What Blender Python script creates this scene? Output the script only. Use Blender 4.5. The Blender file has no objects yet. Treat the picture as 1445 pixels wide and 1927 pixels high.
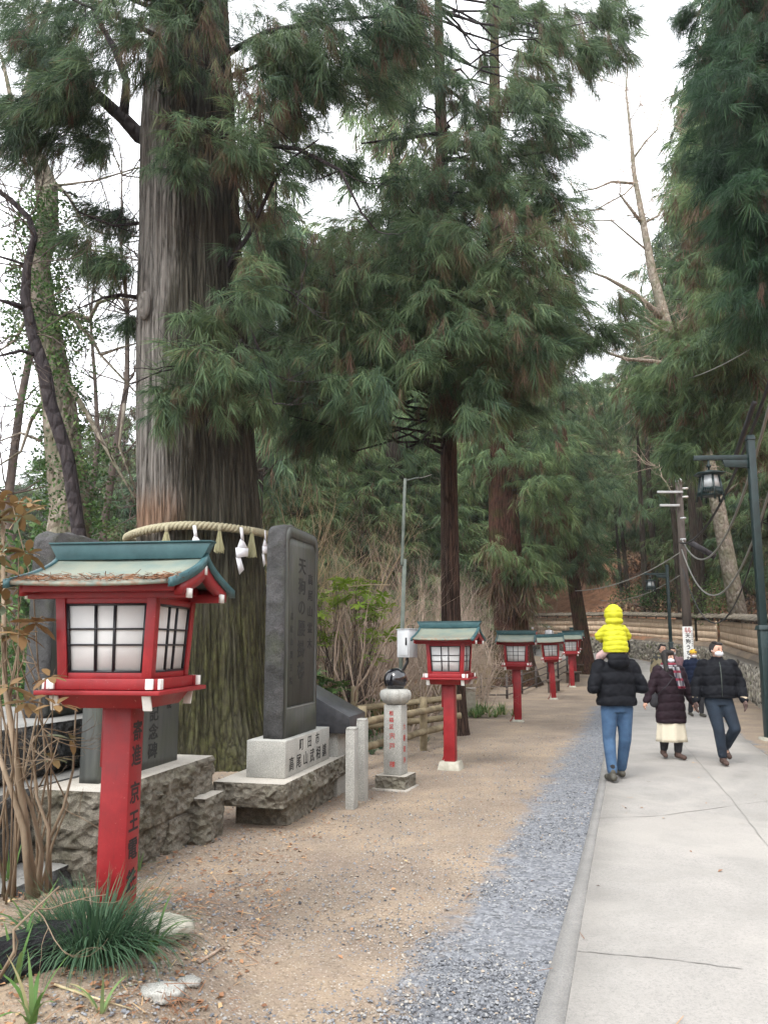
import bpy, math, random
import numpy as np
from mathutils import Vector, Matrix, noise
PI = math.pi
sc = bpy.context.scene
col = sc.collection
R = math.radians
rng = np.random.default_rng(7)

# ------------------------------------------------------------------ camera
CAMZ, PITCH, FPX, CX, CY = 1.7, R(8.0), 1447.0, 722.5, 1011.5
cd = bpy.data.cameras.new('camera'); cam = bpy.data.objects.new('camera', cd); col.objects.link(cam)
cam.location = (0, 0, CAMZ); cam.rotation_euler = (R(90) + PITCH, 0, 0)
cd.sensor_fit = 'VERTICAL'; cd.sensor_height = 36; cd.lens = 36 * FPX / 1927.0
cd.shift_y = 48 / 1927.0; cd.clip_end = 2000; cd.clip_start = 0.05
sc.camera = cam
CP, SP = math.cos(PITCH), math.sin(PITCH)

def ray(px, py):
    u, v = (px - CX) / FPX, (CY - py) / FPX
    return np.array([u, CP - SP * v, SP + CP * v])
def at(px, py, Y):
    d = ray(px, py); return np.array([0, 0, CAMZ]) + d * (Y / d[1])
def sstep(t):
    t = np.clip(t, 0, 1); return t * t * (3 - 2 * t)

# wall line of the plaque wall: (x, y)
WALLP = np.array([[6.2, 9.0], [8.8, 17.6], [12.6, 28.0], [15.4, 38.0], [13.6, 49.0], [9.0, 57.0], [3.0, 62.0], [-8.0, 66.0]])
def wall_side(x, y):
    """signed distance behind the wall line (positive = hill side)"""
    x = np.asarray(x, float); y = np.asarray(y, float)
    best = np.full(np.broadcast(x, y).shape, 1e9); sg = np.ones_like(best)
    P = np.vstack([[3.6, 0.0], WALLP, [-90, 75]])
    for a, b in zip(P[:-1], P[1:]):
        d = b - a; L = np.hypot(*d); n = np.array([d[1], -d[0]]) / L
        t = np.clip(((x - a[0]) * d[0] + (y - a[1]) * d[1]) / L**2, 0, 1)
        dx, dy = x - (a[0] + t * d[0]), y - (a[1] + t * d[1])
        ds = np.hypot(dx, dy); s = np.sign(dx * n[0] + dy * n[1])
        m = ds < best - 1e-9; best = np.where(m, ds, best); sg = np.where(m, s, sg)
    return best * sg
def ground_z(x, y):
    x = np.asarray(x, float); y = np.asarray(y, float)
    z = 1.4 * sstep((y - 22) / 36)
    z = z + .25 * sstep((-.55 - x) / .8) * sstep((6.0 - y) / 1.6) * sstep((y - 2.6) / 1.2)
    # valley on the far side of the fences
    fx = np.interp(y, [0, 10, 13, 17, 24, 30, 40, 60], [-6.0, -4.6, -.9, .8, 2.6, 4.6, 7.4, -6])
    dv = np.clip(fx - .5 - x, 0, 20)
    valley = -2.2 * sstep(dv / 7) * sstep((y - 9) / 6) * (1 - sstep((y - 48) / 14))
    z = z + valley
    z = z - 3.5 * sstep((-9 - x) / 22)
    s = wall_side(x, y)
    h = np.clip(s - .45, 0, None)
    z = z + np.where(h > 0, np.minimum(1.0, h * 5) + .42 * h + .5 * np.sin(x * .35 + y * .2) * sstep(h / 6), 0) * sstep((x + 42) / 30)
    return z
def ground(px, py, dz=0.0):
    d = ray(px, py); o = np.array([0, 0, CAMZ]); t = .5
    last = t
    while t < 400:
        p = o + d * t
        if p[2] <= float(ground_z(p[0], p[1])) + dz: break
        last = t; t *= 1.01
    lo, hi = last, t
    for _ in range(20):
        m = (lo + hi) / 2; p = o + d * m
        if p[2] <= float(ground_z(p[0], p[1])) + dz: hi = m
        else: lo = m
    p = o + d * hi
    return np.array([p[0], p[1], float(ground_z(p[0], p[1]))])
def gz(x, y): return float(ground_z(x, y))

# ------------------------------------------------------------------ world / light
w = bpy.data.worlds.new('World'); sc.world = w; w.use_nodes = True
nt = w.node_tree; nt.nodes.clear()
SUN_EL, SUN_AZ = R(52), R(-150)     # soft sun over the photographer's shoulder
sky = nt.nodes.new('ShaderNodeTexSky'); sky.sky_type = 'NISHITA'; sky.sun_disc = False
sky.sun_elevation = SUN_EL; sky.sun_rotation = SUN_AZ; sky.dust_density = 3.0; sky.air_density = 1.0; sky.ozone_density = 1.0
hs = nt.nodes.new('ShaderNodeHueSaturation'); hs.inputs['Saturation'].default_value = .16
bg = nt.nodes.new('ShaderNodeBackground'); bg.inputs['Strength'].default_value = .15
wo = nt.nodes.new('ShaderNodeOutputWorld')
# overcast veil: even out the sky with a broad, soft cloud layer
veil = nt.nodes.new('ShaderNodeMixRGB'); veil.blend_type = 'MIX'; veil.inputs[0].default_value = .55
veil.inputs[2].default_value = (12.0, 12.3, 12.8, 1)
nt.links.new(sky.outputs[0], hs.inputs['Color']); nt.links.new(hs.outputs[0], veil.inputs[1])
nt.links.new(veil.outputs[0], bg.inputs[0]); nt.links.new(bg.outputs[0], wo.inputs[0])
sd = bpy.data.lights.new('sun', 'SUN'); so = bpy.data.objects.new('sun', sd); col.objects.link(so)
sd.energy = 1.0; sd.angle = R(16); sd.color = (1, .96, .9)
dirv = Vector((math.sin(SUN_AZ) * math.cos(SUN_EL), math.cos(SUN_AZ) * math.cos(SUN_EL), math.sin(SUN_EL)))
so.rotation_euler = (-dirv).to_track_quat('-Z', 'Y').to_euler(); so.location = (0, 0, 60)
sc.view_settings.view_transform = 'Standard'; sc.view_settings.look = 'None'
sc.view_settings.exposure = 1.25; sc.view_settings.gamma = 1
sc.render.engine = 'CYCLES'; cy = sc.cycles
cy.max_bounces = 6; cy.diffuse_bounces = 4; cy.glossy_bounces = 2; cy.transmission_bounces = 2; cy.transparent_max_bounces = 4
cy.caustics_reflective = False; cy.caustics_refractive = False; cy.use_denoising = True

# ------------------------------------------------------------------ materials
def lin(c):
    if isinstance(c, str):
        c = [int(c[i:i + 2], 16) / 255 for i in (0, 2, 4)]
        c = [x / 12.92 if x <= .04045 else ((x + .055) / 1.055) ** 2.4 for x in c]
    return (c[0], c[1], c[2], 1)
class G:
    """tiny node-graph helper"""
    def __init__(s, name):
        s.m = bpy.data.materials.new(name); s.m.use_nodes = True; s.t = s.m.node_tree; s.b = s.t.nodes['Principled BSDF']
    def n(s, ty, **kw):
        n = s.t.nodes.new('ShaderNode' + ty)
        for k, v in kw.items(): setattr(n, k, v)
        return n
    def l(s, a, b): s.t.links.new(a, b)
    def coord(s, scale=(1, 1, 1), kind='Object', rot=(0, 0, 0)):
        tc = s.n('TexCoord'); mp = s.n('Mapping'); mp.inputs['Scale'].default_value = scale; mp.inputs['Rotation'].default_value = rot
        s.l(tc.outputs[kind], mp.inputs[0]); return mp.outputs[0]
    def noise(s, co, scale, detail=4, rough=.6, dist=0):
        n = s.n('TexNoise'); n.inputs['Scale'].default_value = scale; n.inputs['Detail'].default_value = detail
        n.inputs['Roughness'].default_value = rough; n.inputs['Distortion'].default_value = dist; s.l(co, n.inputs[0]); return n.outputs['Fac']
    def vor(s, co, scale, feat='F1', out='Distance'):
        n = s.n('TexVoronoi', feature=feat); n.inputs['Scale'].default_value = scale; s.l(co, n.inputs[0]); return n.outputs[out]
    def ramp(s, fac, stops, interp='LINEAR'):
        n = s.n('ValToRGB'); r = n.color_ramp; r.interpolation = interp
        while len(r.elements) < len(stops): r.elements.new(.5)
        for e, (p, c) in zip(r.elements, stops): e.position = p; e.color = lin(c) if not isinstance(c, (int, float)) else (c, c, c, 1)
        s.l(fac, n.inputs[0]); return n.outputs[0]
    def mix(s, fac, a, b, mode='MIX'):
        n = s.n('MixRGB', blend_type=mode)
        for i, v in ((0, fac), (1, a), (2, b)):
            if isinstance(v, (int, float)) and i == 0: n.inputs[0].default_value = v
            elif isinstance(v, bpy.types.NodeSocket): s.l(v, n.inputs[i])
            else: n.inputs[i].default_value = lin(v)
        return n.outputs[0]
    def math(s, op, a, b=0.0, c=None, clamp=False):
        n = s.n('Math', operation=op, use_clamp=clamp)
        for i, v in ((0, a), (1, b), (2, c)):
            if v is None: continue
            if isinstance(v, bpy.types.NodeSocket): s.l(v, n.inputs[i])
            else: n.inputs[i].default_value = v
        return n.outputs[0]
    def attr(s, name, out='Fac'):
        n = s.n('Attribute'); n.attribute_name = name; return n.outputs[out]
    def bump(s, h, strength=.5, dist=.02, prev=None):
        n = s.n('Bump'); n.inputs['Strength'].default_value = strength; n.inputs['Distance'].default_value = dist; s.l(h, n.inputs['Height'])
        if prev is not None: s.l(prev, n.inputs['Normal'])
        s.l(n.outputs[0], s.b.inputs['Normal']); return n.outputs[0]
    def fin(s, color=None, rough=.8, metal=0, spec=.5):
        if color is not None:
            if isinstance(color, bpy.types.NodeSocket): s.l(color, s.b.inputs['Base Color'])
            else: s.b.inputs['Base Color'].default_value = lin(color)
        if isinstance(rough, bpy.types.NodeSocket): s.l(rough, s.b.inputs['Roughness'])
        else: s.b.inputs['Roughness'].default_value = rough
        s.b.inputs['Metallic'].default_value = metal; s.b.inputs['Specular IOR Level'].default_value = spec
        return s.m
def pm(name, c1, c2, scale=6., rough=.8, bump=.3, bscale=None, stretch=(1, 1, 1), dist=.01, lo=.35, hi=.65, spec=.4, metal=0):
    g = G(name); co = g.coord(stretch); f = g.noise(co, scale, 5)
    c = g.ramp(f, [(lo, c1), (hi, c2)])
    if bump: g.bump(g.noise(co, bscale or scale * 6, 4), bump, dist)
    return g.fin(c, rough, metal, spec)

M = {}
# lantern paints, metals
M['red'] = pm('red_paint', (.33, .010, .012), (.42, .018, .019), 9, .42, .12, 60, dist=.002)
g = G('worn_red_paint'); co = g.coord(); f = g.noise(co, 5, 6, .7); fs = g.noise(g.coord((1, 1, .12)), 30, 5, .8)
c = g.ramp(f, [(.3, (.17, .007, .010)), (.55, (.235, .010, .014)), (.75, (.30, .020, .022))])
c = g.mix(g.ramp(fs, [(.56, 0.), (.72, .65)]), c, (.13, .010, .010)); c = g.mix(g.ramp(g.noise(co, 55, 4, .8), [(.66, 0.), (.70, .8)]), c, (.45, .20, .17))
g.bump(fs, .25, .002); M['red'] = g.fin(c, g.ramp(f, [(.3, .35), (.7, .6)]), 0, .4)
M['white_end'] = pm('white_paint', (.62, .62, .60), (.76, .76, .73), 12, .6, .1)
M['teal'] = pm('teal_copper', (.018, .058, .066), (.04, .10, .11), 7, .45, .15, 50, dist=.002)
g = G('weathered_copper_roof'); co = g.coord()
f1 = g.noise(co, 3.2, 6, .65); f2 = g.noise(co, 26, 5, .7)
c = g.ramp(f1, [(.3, (.085, .14, .135)), (.55, (.165, .19, .155)), (.75, (.21, .21, .155))])
sep = g.n('SeparateXYZ'); g.l(co, sep.inputs[0])
dirt = g.math('MULTIPLY', g.ramp(f2, [(.42, 0.), (.62, 1.)]), g.ramp(g.math('ADD', sep.outputs['Z'], -1.7), [(.07, 1.), (.16, .0)]))
c = g.mix(dirt, c, (.19, .10, .055)); g.bump(f2, .3, .004); M['roof'] = g.fin(c, .6)
M['paper'] = pm('lantern_paper_panel', (.60, .61, .61), (.68, .69, .68), 4, .7, .05)
M['black'] = pm('black_lacquer', (.008, .009, .012), (.02, .021, .026), 9, .4, .05)
M['ink'] = G('black_ink').fin((.006, .006, .007), .7)
M['redink'] = G('red_ink').fin((.38, .035, .03), .7)
M['darkink'] = G('dark_engraving').fin((.012, .013, .013), .8)
M['greenmetal'] = pm('dark_green_painted_metal', (.006, .017, .018), (.011, .027, .028), 8, .4, .1, 50, dist=.002)
M['greypost'] = pm('grey_green_steel', (.05, .065, .055), (.10, .12, .10), 8, .5, .15)
M['greybox'] = pm('light_grey_enclosure', (.40, .42, .44), (.50, .52, .53), 3, .45, .05)
M['glass'] = pm('frosted_lamp_glass', (.30, .33, .34), (.44, .47, .48), 3, .25, .02)
M['darkwood'] = pm('weathered_brown_wood', (.05, .036, .028), (.12, .09, .07), 10, .85, .4, 40, (1, 1, .2))
M['blackfence'] = pm('dark_board', (.020, .018, .020), (.05, .045, .05), 9, .85, .4, 30, (1, 1, .1))
M['pole'] = pm('creosoted_pole', (.045, .036, .032), (.10, .082, .07), 8, .85, .4, 30, (1, 1, .08))
M['brownrail'] = pm('brown_painted_pipe', (.045, .036, .034), (.085, .07, .062), 12, .6, .15)
M['cable'] = G('cable_rubber').fin((.02, .02, .022), .6)
M['cablegrey'] = G('grey_cable').fin((.20, .20, .18), .6)
M['concrete_base'] = pm('pale_concrete', (.26, .25, .20), (.40, .38, .32), 9, .9, .4, 60)
M['porcelain'] = pm('white_insulator', (.6, .6, .58), (.7, .7, .68), 9, .2, 0)
# stone
def stone(name, c1, c2, c3, fine=120, bump=.5, moss=0., speck=0.):
    g = G(name); co = g.coord(); f = g.noise(co, 4, 6, .65); f2 = g.noise(co, fine, 3, .7)
    c = g.ramp(f, [(.3, c1), (.5, c2), (.7, c3)])
    c = g.mix(g.ramp(f2, [(.35, .75), (.65, 0.)]), c, tuple(x * .55 for x in c1))
    if speck:
        c = g.mix(g.math('MULTIPLY', g.ramp(g.vor(co, 260), [(.10, 1.), (.22, 0.)]), speck), c, (.06, .06, .06))
    if moss:
        c = g.mix(g.math('MULTIPLY', g.ramp(g.noise(co, 2.3, 6, .7), [(.5, 0.), (.68, 1.)]), moss), c, (.07, .085, .03))
    b = g.bump(g.noise(co, 11, 8, .75), bump, .06)
    if bump > .9: b = g.bump(g.vor(g.coord((1, 1, 1.3), rot=(.4, .3, .2)), 13), 1., .07, b)
    pass; g.bump(f2, .35, .003, b)
    return g.fin(c, .9, 0, .25)
M['rough_tan'] = stone('rock_faced_tan_stone', (.15, .135, .105), (.28, .255, .205), (.40, .37, .31), moss=.3, bump=1.)
M['rough_dark'] = stone('rock_faced_dark_stone', (.05, .052, .052), (.10, .10, .098), (.16, .155, .145), bump=1.)
M['top_tan'] = stone('sawn_pale_stone', (.38, .35, .30), (.46, .43, .38), (.52, .49, .44), bump=.1)
M['top_dark'] = stone('sawn_grey_stone', (.20, .20, .19), (.26, .255, .24), (.32, .31, .29), bump=.1)
M['slate_rock'] = stone('black_slate_rock', (.012, .012, .014), (.03, .03, .034), (.07, .07, .078), bump=1.)
M['granite'] = stone('light_granite', (.30, .30, .28), (.40, .40, .37), (.48, .47, .43), bump=.05, speck=.8)
M['stele'] = stone('slate_stele_side', (.045, .046, .046), (.085, .085, .085), (.14, .135, .14), bump=.8, moss=.3)
g = G('slate_stele_face'); co = g.coord((1, 1, .12)); f = g.noise(co, 22, 4); f3 = g.noise(g.coord(), 3, 5)
c = g.ramp(f, [(.3, (.034, .038, .036)), (.7, (.070, .074, .068))]); c = g.mix(g.ramp(f3, [(.45, 0.), (.75, .7)]), c, (.05, .06, .035))
g.bump(g.noise(g.coord(), 150, 3), .15, .002); M['face'] = g.fin(c, .62)
M['facegroove'] = pm('pale_cut_line', (.16, .165, .155), (.2, .2, .19), 20)
M['blackstone'] = pm('polished_black_stone', (.028, .03, .034), (.05, .052, .058), 14, .33, .06)
g = G('glossy_black_ball'); g.b.inputs['Coat Weight'].default_value = .6; M['ball'] = g.fin((.006, .006, .009), .06)
# wood logs, rope
M['log'] = pm('weathered_log', (.12, .095, .055), (.26, .215, .135), 5, .85, .5, 40, (1, 1, 1))
g = G('straw_rope'); co = g.coord(); f = g.noise(co, 60, 5, .8)
g.bump(f, .8, .01); M['rope'] = g.fin(g.ramp(f, [(.3, (.20, .18, .11)), (.7, (.44, .41, .29))]), .9)
M['straw'] = pm('straw_tassel', (.26, .25, .13), (.46, .44, .28), 60, .9, .5, 90, (1, 1, .1))
M['shide'] = G('white_folded_paper').fin((.66, .68, .72), .7)
# bark
def bark(name, cols, sx=26, sz=1.1, strength=1.0, moss=None, special=None):
    g = G(name); co = g.coord((1, 1, sz / sx)); f = g.noise(co, sx, 7, .7); f2 = g.noise(g.coord(), 2.0, 4)
    c = g.ramp(f, [(.30, cols[0]), (.5, cols[1]), (.72, cols[2])])
    cr = g.vor(g.coord((1, 1, .07 if sz < 2 else .5)), sx * .62, 'DISTANCE_TO_EDGE'); wv = g.noise(g.coord((1, 1, .15)), sx * 2.6, 4, .8)
    if moss: c = g.mix(g.ramp(f2, [(.45, 0.), (.62, moss[0])]), c, moss[1])
    if special: c = special(g, c, f)
    if sz < 2 and not special:
        c = g.mix(g.ramp(g.math('MULTIPLY_ADD', wv, .25, cr), [(.13, .85), (.24, 0.)]), c, tuple(x * .45 for x in cols[0]))
        c = g.mix(g.ramp(wv, [(.5, 0.), (.75, .5)]), c, cols[2])
    elif special:
        c = g.mix(g.ramp(g.math('MULTIPLY_ADD', wv, .25, cr), [(.12, .6), (.21, 0.)]), c, (.012, .011, .008))
    bb = g.bump(g.ramp(g.math('MULTIPLY_ADD', wv, .2, cr), [(.08, 0.), (.35, 1.)]), .9, .04); g.bump(f, strength, .03, bb); return g.fin(c, .95, 0, .15)
M['bark'] = bark('cedar_bark', [(.022, .013, .010), (.065, .040, .030), (.12, .078, .060)])
M['bark_far'] = bark('cedar_bark_far', [(.03, .022, .018), (.06, .045, .036), (.10, .078, .065)], moss=(.5, (.05, .06, .03)))
M['bark_red'] = bark('red_cedar_bark', [(.03, .015, .011), (.085, .042, .030), (.13, .07, .05)], moss=(.75, (.045, .050, .016)))
M['bark_pale'] = bark('pale_lichen_bark', [(.10, .085, .065), (.22, .19, .155), (.34, .32, .27)], sx=9, sz=6, strength=.4, moss=(.5, (.09, .10, .05)))
M['bark_dark'] = bark('dark_smooth_bark', [(.018, .015, .017), (.035, .03, .032), (.06, .05, .05)], sx=12, sz=5, strength=.4)
def giant(g, c, f):
    co = g.coord(); sep = g.n('SeparateXYZ'); g.l(co, sep.inputs[0]); X, Z = sep.outputs['X'], sep.outputs['Z']
    big = g.noise(g.coord((1, 1, .25)), 2.2, 5, .7)
    # grey weathered flank, dark mossy flank
    side = g.math('ADD', X, g.math('MULTIPLY_ADD', big, 1.1, -.55))
    side = g.math('ADD', side, g.math('MULTIPLY', Z, .045))
    m1 = g.ramp(g.math('MULTIPLY_ADD', side, .5, .5), [(.36, 1.), (.47, 0.)])
    grey = g.ramp(f, [(.28, (.035, .031, .028)), (.46, (.145, .135, .122)), (.70, (.27, .255, .235))])
    c = g.mix(m1, c, grey)
    # moss low down
    lowm = g.math('MULTIPLY', g.ramp(g.math('MULTIPLY', Z, .25), [(.45, 1.), (1., .0)]), g.ramp(big, [(.35, .15), (.60, 1.)]))
    mossc = g.ramp(g.noise(g.coord((1, 1, .5)), 13, 7, .8), [(.32, (.018, .016, .009)), (.47, (.046, .042, .020)), (.58, (.072, .074, .030)), (.74, (.13, .125, .055))])
    c = g.mix(g.math('MULTIPLY', lowm, .95), c, mossc)
    # wet orange stain above the rope
    og = g.math('MULTIPLY', g.ramp(g.math('ADD', X, .5), [(0.05, 1.), (.45, 0.)]),
                g.math('MULTIPLY', g.ramp(g.math('MULTIPLY_ADD', big, .12, g.math('MULTIPLY', Z, .2)), [(.73, 0.), (.745, 1.)]),
                       g.ramp(g.math('MULTIPLY_ADD', f, .12, g.math('MULTIPLY', Z, .2)), [(.80, 1.), (.88, 0.)])))
    return g.mix(g.math('MULTIPLY', og, .5), c, g.ramp(f, [(.3, (.10, .035, .012)), (.7, (.32, .15, .06))]))
M['bark_giant'] = bark('giant_cedar_bark', [(.014, .013, .010), (.05, .047, .036), (.11, .10, .08)], sx=16, sz=.5, strength=1.0, special=giant)
# foliage : per-tuft tint attribute drives the hue of the leaf itself
def foliage(name, stops, rough=.65, var=.25, trans=0.25):
    g = G(name); t = g.attr('tint'); c = g.ramp(t, stops)
    f = g.noise(g.coord(), 1.1, 3)
    c = g.mix(g.math('MULTIPLY', g.ramp(f, [(.4, 0.), (.65, 1.)]), var), c, stops[-3][1] if len(stops) > 2 else stops[-1][1])
    g.fin(c, rough, 0, .25)
    if trans:
        tr = g.n('BsdfTranslucent'); g.l(c, tr.inputs['Color']); mx = g.n('MixShader'); mx.inputs[0].default_value = trans
        out = g.t.nodes['Material Output']; g.l(g.b.outputs[0], mx.inputs[1]); g.l(tr.outputs[0], mx.inputs[2]); g.l(mx.outputs[0], out.inputs[0])
    return g.m
M['cedar'] = foliage('cedar_foliage', [(0, (.024, .050, .032)), (.35, (.068, .122, .064)), (.7, (.135, .205, .098)), (.82, (.165, .215, .09)), (.86, (.075, .045, .033)), (1, (.14, .082, .058))])
M['cedar_warm'] = foliage('warm_cedar_foliage', [(0, (.045, .085, .048)), (.35, (.115, .185, .085)), (.7, (.19, .27, .115)), (.82, (.125, .165, .060)), (.86, (.085, .052, .035)), (1, (.15, .09, .06))])
M['cedar_dark'] = foliage('dark_cedar_foliage', [(0, (.014, .038, .022)), (.35, (.032, .080, .036)), (.7, (.060, .12, .050)), (.82, (.06, .10, .04)), (.86, (.085, .05, .035)), (1, (.12, .07, .05))])
M['leaf'] = foliage('broad_leaf', [(0, (.035, .075, .025)), (.4, (.07, .14, .04)), (.7, (.12, .20, .05)), (.82, (.16, .24, .06)), (.9, (.20, .22, .10)), (1, (.22, .14, .07))])
M['lime'] = foliage('lime_leaf', [(0, (.15, .25, .035)), (.5, (.26, .40, .05)), (1, (.38, .50, .08))], trans=.35)
M['ivy'] = foliage('ivy_leaf', [(0, (.020, .050, .016)), (.4, (.045, .10, .028)), (.7, (.08, .15, .04)), (.85, (.12, .19, .06)), (1, (.16, .20, .08))])
M['bronze'] = foliage('bronze_rhododendron_leaf', [(0, (.13, .07, .03)), (.5, (.21, .13, .055)), (.75, (.16, .14, .07)), (.85, (.18, .24, .16)), (1, (.26, .33, .24))], trans=.2)
M['grass'] = foliage('grass_blade', [(0, (.022, .055, .030)), (.5, (.05, .105, .055)), (.8, (.10, .16, .09)), (1, (.18, .20, .10))])
M['strap'] = foliage('strap_leaf', [(0, (.05, .12, .03)), (.5, (.10, .19, .05)), (.8, (.20, .27, .12)), (1, (.38, .34, .18))])
M['dry'] = foliage('dry_grass', [(0, (.16, .11, .06)), (.5, (.30, .23, .12)), (1, (.42, .36, .20))])
M['litter'] = foliage('leaf_litter', [(0, (.12, .055, .03)), (.4, (.22, .11, .06)), (.7, (.32, .17, .09)), (.9, (.40, .26, .14)), (1, (.48, .36, .2))], trans=0)
M['brush'] = foliage('brown_undergrowth', [(0, (.09, .065, .05)), (.35, (.20, .13, .09)), (.6, (.31, .20, .13)), (.8, (.38, .30, .18)), (1, (.07, .12, .05))], trans=.1)
M['twig'] = pm('bare_twigs', (.26, .20, .155), (.44, .35, .275), 3, .8, 0)
M['twig_pale'] = pm('pale_bare_twigs', (.36, .29, .17), (.55, .46, .30), 3, .8, 0)
M['twig_dark'] = pm('dark_twigs', (.035, .026, .022), (.09, .068, .055), 3, .85, 0)
M['stem'] = pm('shrub_stem', (.13, .095, .06), (.26, .20, .14), 8, .8, .3, 40, (1, 1, .3))
M['stones'] = foliage('loose_stones', [(0, (.05, .053, .060)), (.35, (.14, .147, .162)), (.6, (.215, .222, .235)), (.8, (.32, .30, .265)), (1, (.25, .175, .115))], rough=.85, trans=0, var=0)
# ------------------------------------------------------------------ mesh builder
def rotz(a): c, s = math.cos(a), math.sin(a); return np.array([[c, -s, 0], [s, c, 0], [0, 0, 1.]])
def rotx(a): c, s = math.cos(a), math.sin(a); return np.array([[1, 0, 0], [0, c, -s], [0, s, c]], float)
def roty(a): c, s = math.cos(a), math.sin(a); return np.array([[c, 0, s], [0, 1, 0], [-s, 0, c]], float)
def unit(v): v = np.asarray(v, float); return v / (np.linalg.norm(v) + 1e-12)
def frame(d, up=(0, 0, 1)):
    d = unit(d); up = np.asarray(up, float)
    if abs(d @ up) > .98: up = np.array([0, 1., 0])
    s = unit(np.cross(up, d)); return s, np.cross(d, s), d      # side, up, forward
class MB:
    def __init__(s): s.v, s.f, s.t, s.mi, s.n = [], [], [], [], 0
    def add(s, V, F, t=0., mi=0):
        V = np.asarray(V, float).reshape(-1, 3); s.v.append(V)
        tt = np.empty(len(V)); tt[:] = t; s.t.append(tt)
        if isinstance(F, np.ndarray): s.f.append(F + s.n); s.mi.append(np.full(len(F), mi))
        else:
            by = {}
            for f in F: by.setdefault(len(f), []).append(f)
            for k in by: a = np.array(by[k]); s.f.append(a + s.n); s.mi.append(np.full(len(a), mi))
        s.n += len(V); return s
    def box(s, c, size, rot=None, top=1., mi=0, t=0.):
        """box centred at c; top scales the upper face"""
        x, y, z = np.array(size) / 2.
        V = np.array([[-x, -y, -z], [x, -y, -z], [x, y, -z], [-x, y, -z], [-x * top, -y * top, z], [x * top, -y * top, z], [x * top, y * top, z], [-x * top, y * top, z]])
        if rot is not None: V = V @ np.asarray(rot).T
        F = np.array([[0, 3, 2, 1], [4, 5, 6, 7], [0, 1, 5, 4], [1, 2, 6, 5], [2, 3, 7, 6], [3, 0, 4, 7]])
        return s.add(V + np.array(c), F, t, mi)
    def bar(s, a, b, wd, ht, up=(0, 0, 1), mi=0):
        a, b = np.array(a, float), np.array(b, float); sd, u, d = frame(b - a, up)
        V = []
        for p in (a, b):
            for i, j in ((-1, -1), (1, -1), (1, 1), (-1, 1)): V.append(p + sd * i * wd / 2 + u * j * ht / 2)
        return s.add(V, np.array([[0, 3, 2, 1], [4, 5, 6, 7], [0, 1, 5, 4], [1, 2, 6, 5], [2, 3, 7, 6], [3, 0, 4, 7]]), 0, mi)
    def prism(s, poly, a, b, fn, mi=0):
        """poly: 2-D outline; fn(u,v,w) -> 3-D; w from a to b"""
        n = len(poly); V = [fn(u, v, a) for u, v in poly] + [fn(u, v, b) for u, v in poly]
        F = [tuple(range(n))[::-1], tuple(range(n, 2 * n))] + [(i, (i + 1) % n, n + (i + 1) % n, n + i) for i in range(n)]
        return s.add(V, F, 0, mi)
    def tube(s, P, r, n=8, t=0., mi=0, cap=True, ry=None):
        P = np.asarray(P, float); k = len(P); r = np.broadcast_to(np.asarray(r, float), (k,))
        D = np.gradient(P, axis=0); D /= np.linalg.norm(D, axis=1)[:, None] + 1e-12
        up = np.array([0, 0, 1.]) if abs(D[:, 2]).mean() < .8 else np.array([0, 1., 0])
        S = np.cross(up, D); S /= np.linalg.norm(S, axis=1)[:, None] + 1e-9; U = np.cross(D, S)
        a = np.arange(n) * 2 * PI / n; ca, sa = np.cos(a), np.sin(a)
        rr = r if ry is None else np.broadcast_to(np.asarray(ry, float), (k,))
        V = P[:, None] + S[:, None] * (ca[None, :, None] * r[:, None, None]) + U[:, None] * (sa[None, :, None] * rr[:, None, None])
        i = np.arange(k - 1)[:, None] * n; j = np.arange(n)[None]; j2 = (j + 1) % n
        F = np.stack([i + j, i + j2, i + n + j2, i + n + j], -1).reshape(-1, 4)
        s.add(V.reshape(-1, 3), F, t, mi)
        if cap and n > 2:
            b = s.n - k * n
            s.f.append(np.array([list(range(b, b + n))[::-1], list(range(b + (k - 1) * n, b + k * n))])); s.mi.append(np.full(2, mi))
        return s
    def rings(s, rings, t=0., mi=0, cap=True):
        """closed loft through equal-length rings"""
        A = np.asarray(rings, float); k, n = A.shape[:2]
        i = np.arange(k - 1)[:, None] * n; j = np.arange(n)[None]; j2 = (j + 1) % n
        F = np.stack([i + j, i + j2, i + n + j2, i + n + j], -1).reshape(-1, 4)
        s.add(A.reshape(-1, 3), F, t, mi)
        if cap:
            b = s.n - k * n
            s.f.append(np.array([list(range(b, b + n))[::-1], list(range(b + (k - 1) * n, b + k * n))])); s.mi.append(np.full(2, mi))
        return s
    def lathe(s, prof, c=(0, 0, 0), n=24, t=0., mi=0):
        a = np.arange(n) * 2 * PI / n
        return s.rings([[(c[0] + r * math.cos(x), c[1] + r * math.sin(x), c[2] + z) for x in a] for r, z in prof], t, mi)
    def ell(s, c, rad, rot=None, n=14, m=9, t=0.):
        a = np.arange(n) * 2 * PI / n; b = np.linspace(-PI / 2 + .12, PI / 2 - .12, m)
        V = np.array([[(math.cos(q) * math.cos(x), math.cos(q) * math.sin(x), math.sin(q)) for x in a] for q in b]) * np.array(rad)
        if rot is not None: V = V @ np.asarray(rot).T
        return s.rings(V + np.array(c), t)
    def cap(s, a, b, ra, rb, n=12, t=0., flat=1., up=(0, 0, 1)):
        """tapered capsule"""
        a, b = np.array(a, float), np.array(b, float); sd, u, d = frame(b - a, up); out = []
        ang = np.arange(n) * 2 * PI / n
        for q in np.linspace(-PI / 2 + .15, 0, 4): out.append((a + d * ra * math.sin(q), ra * math.cos(q)))
        for q in np.linspace(0, PI / 2 - .15, 4): out.append((b + d * rb * math.sin(q), rb * math.cos(q)))
        return s.rings([[p + sd * r * math.cos(x) + u * r * flat * math.sin(x) for x in ang] for p, r in out], t)
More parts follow.
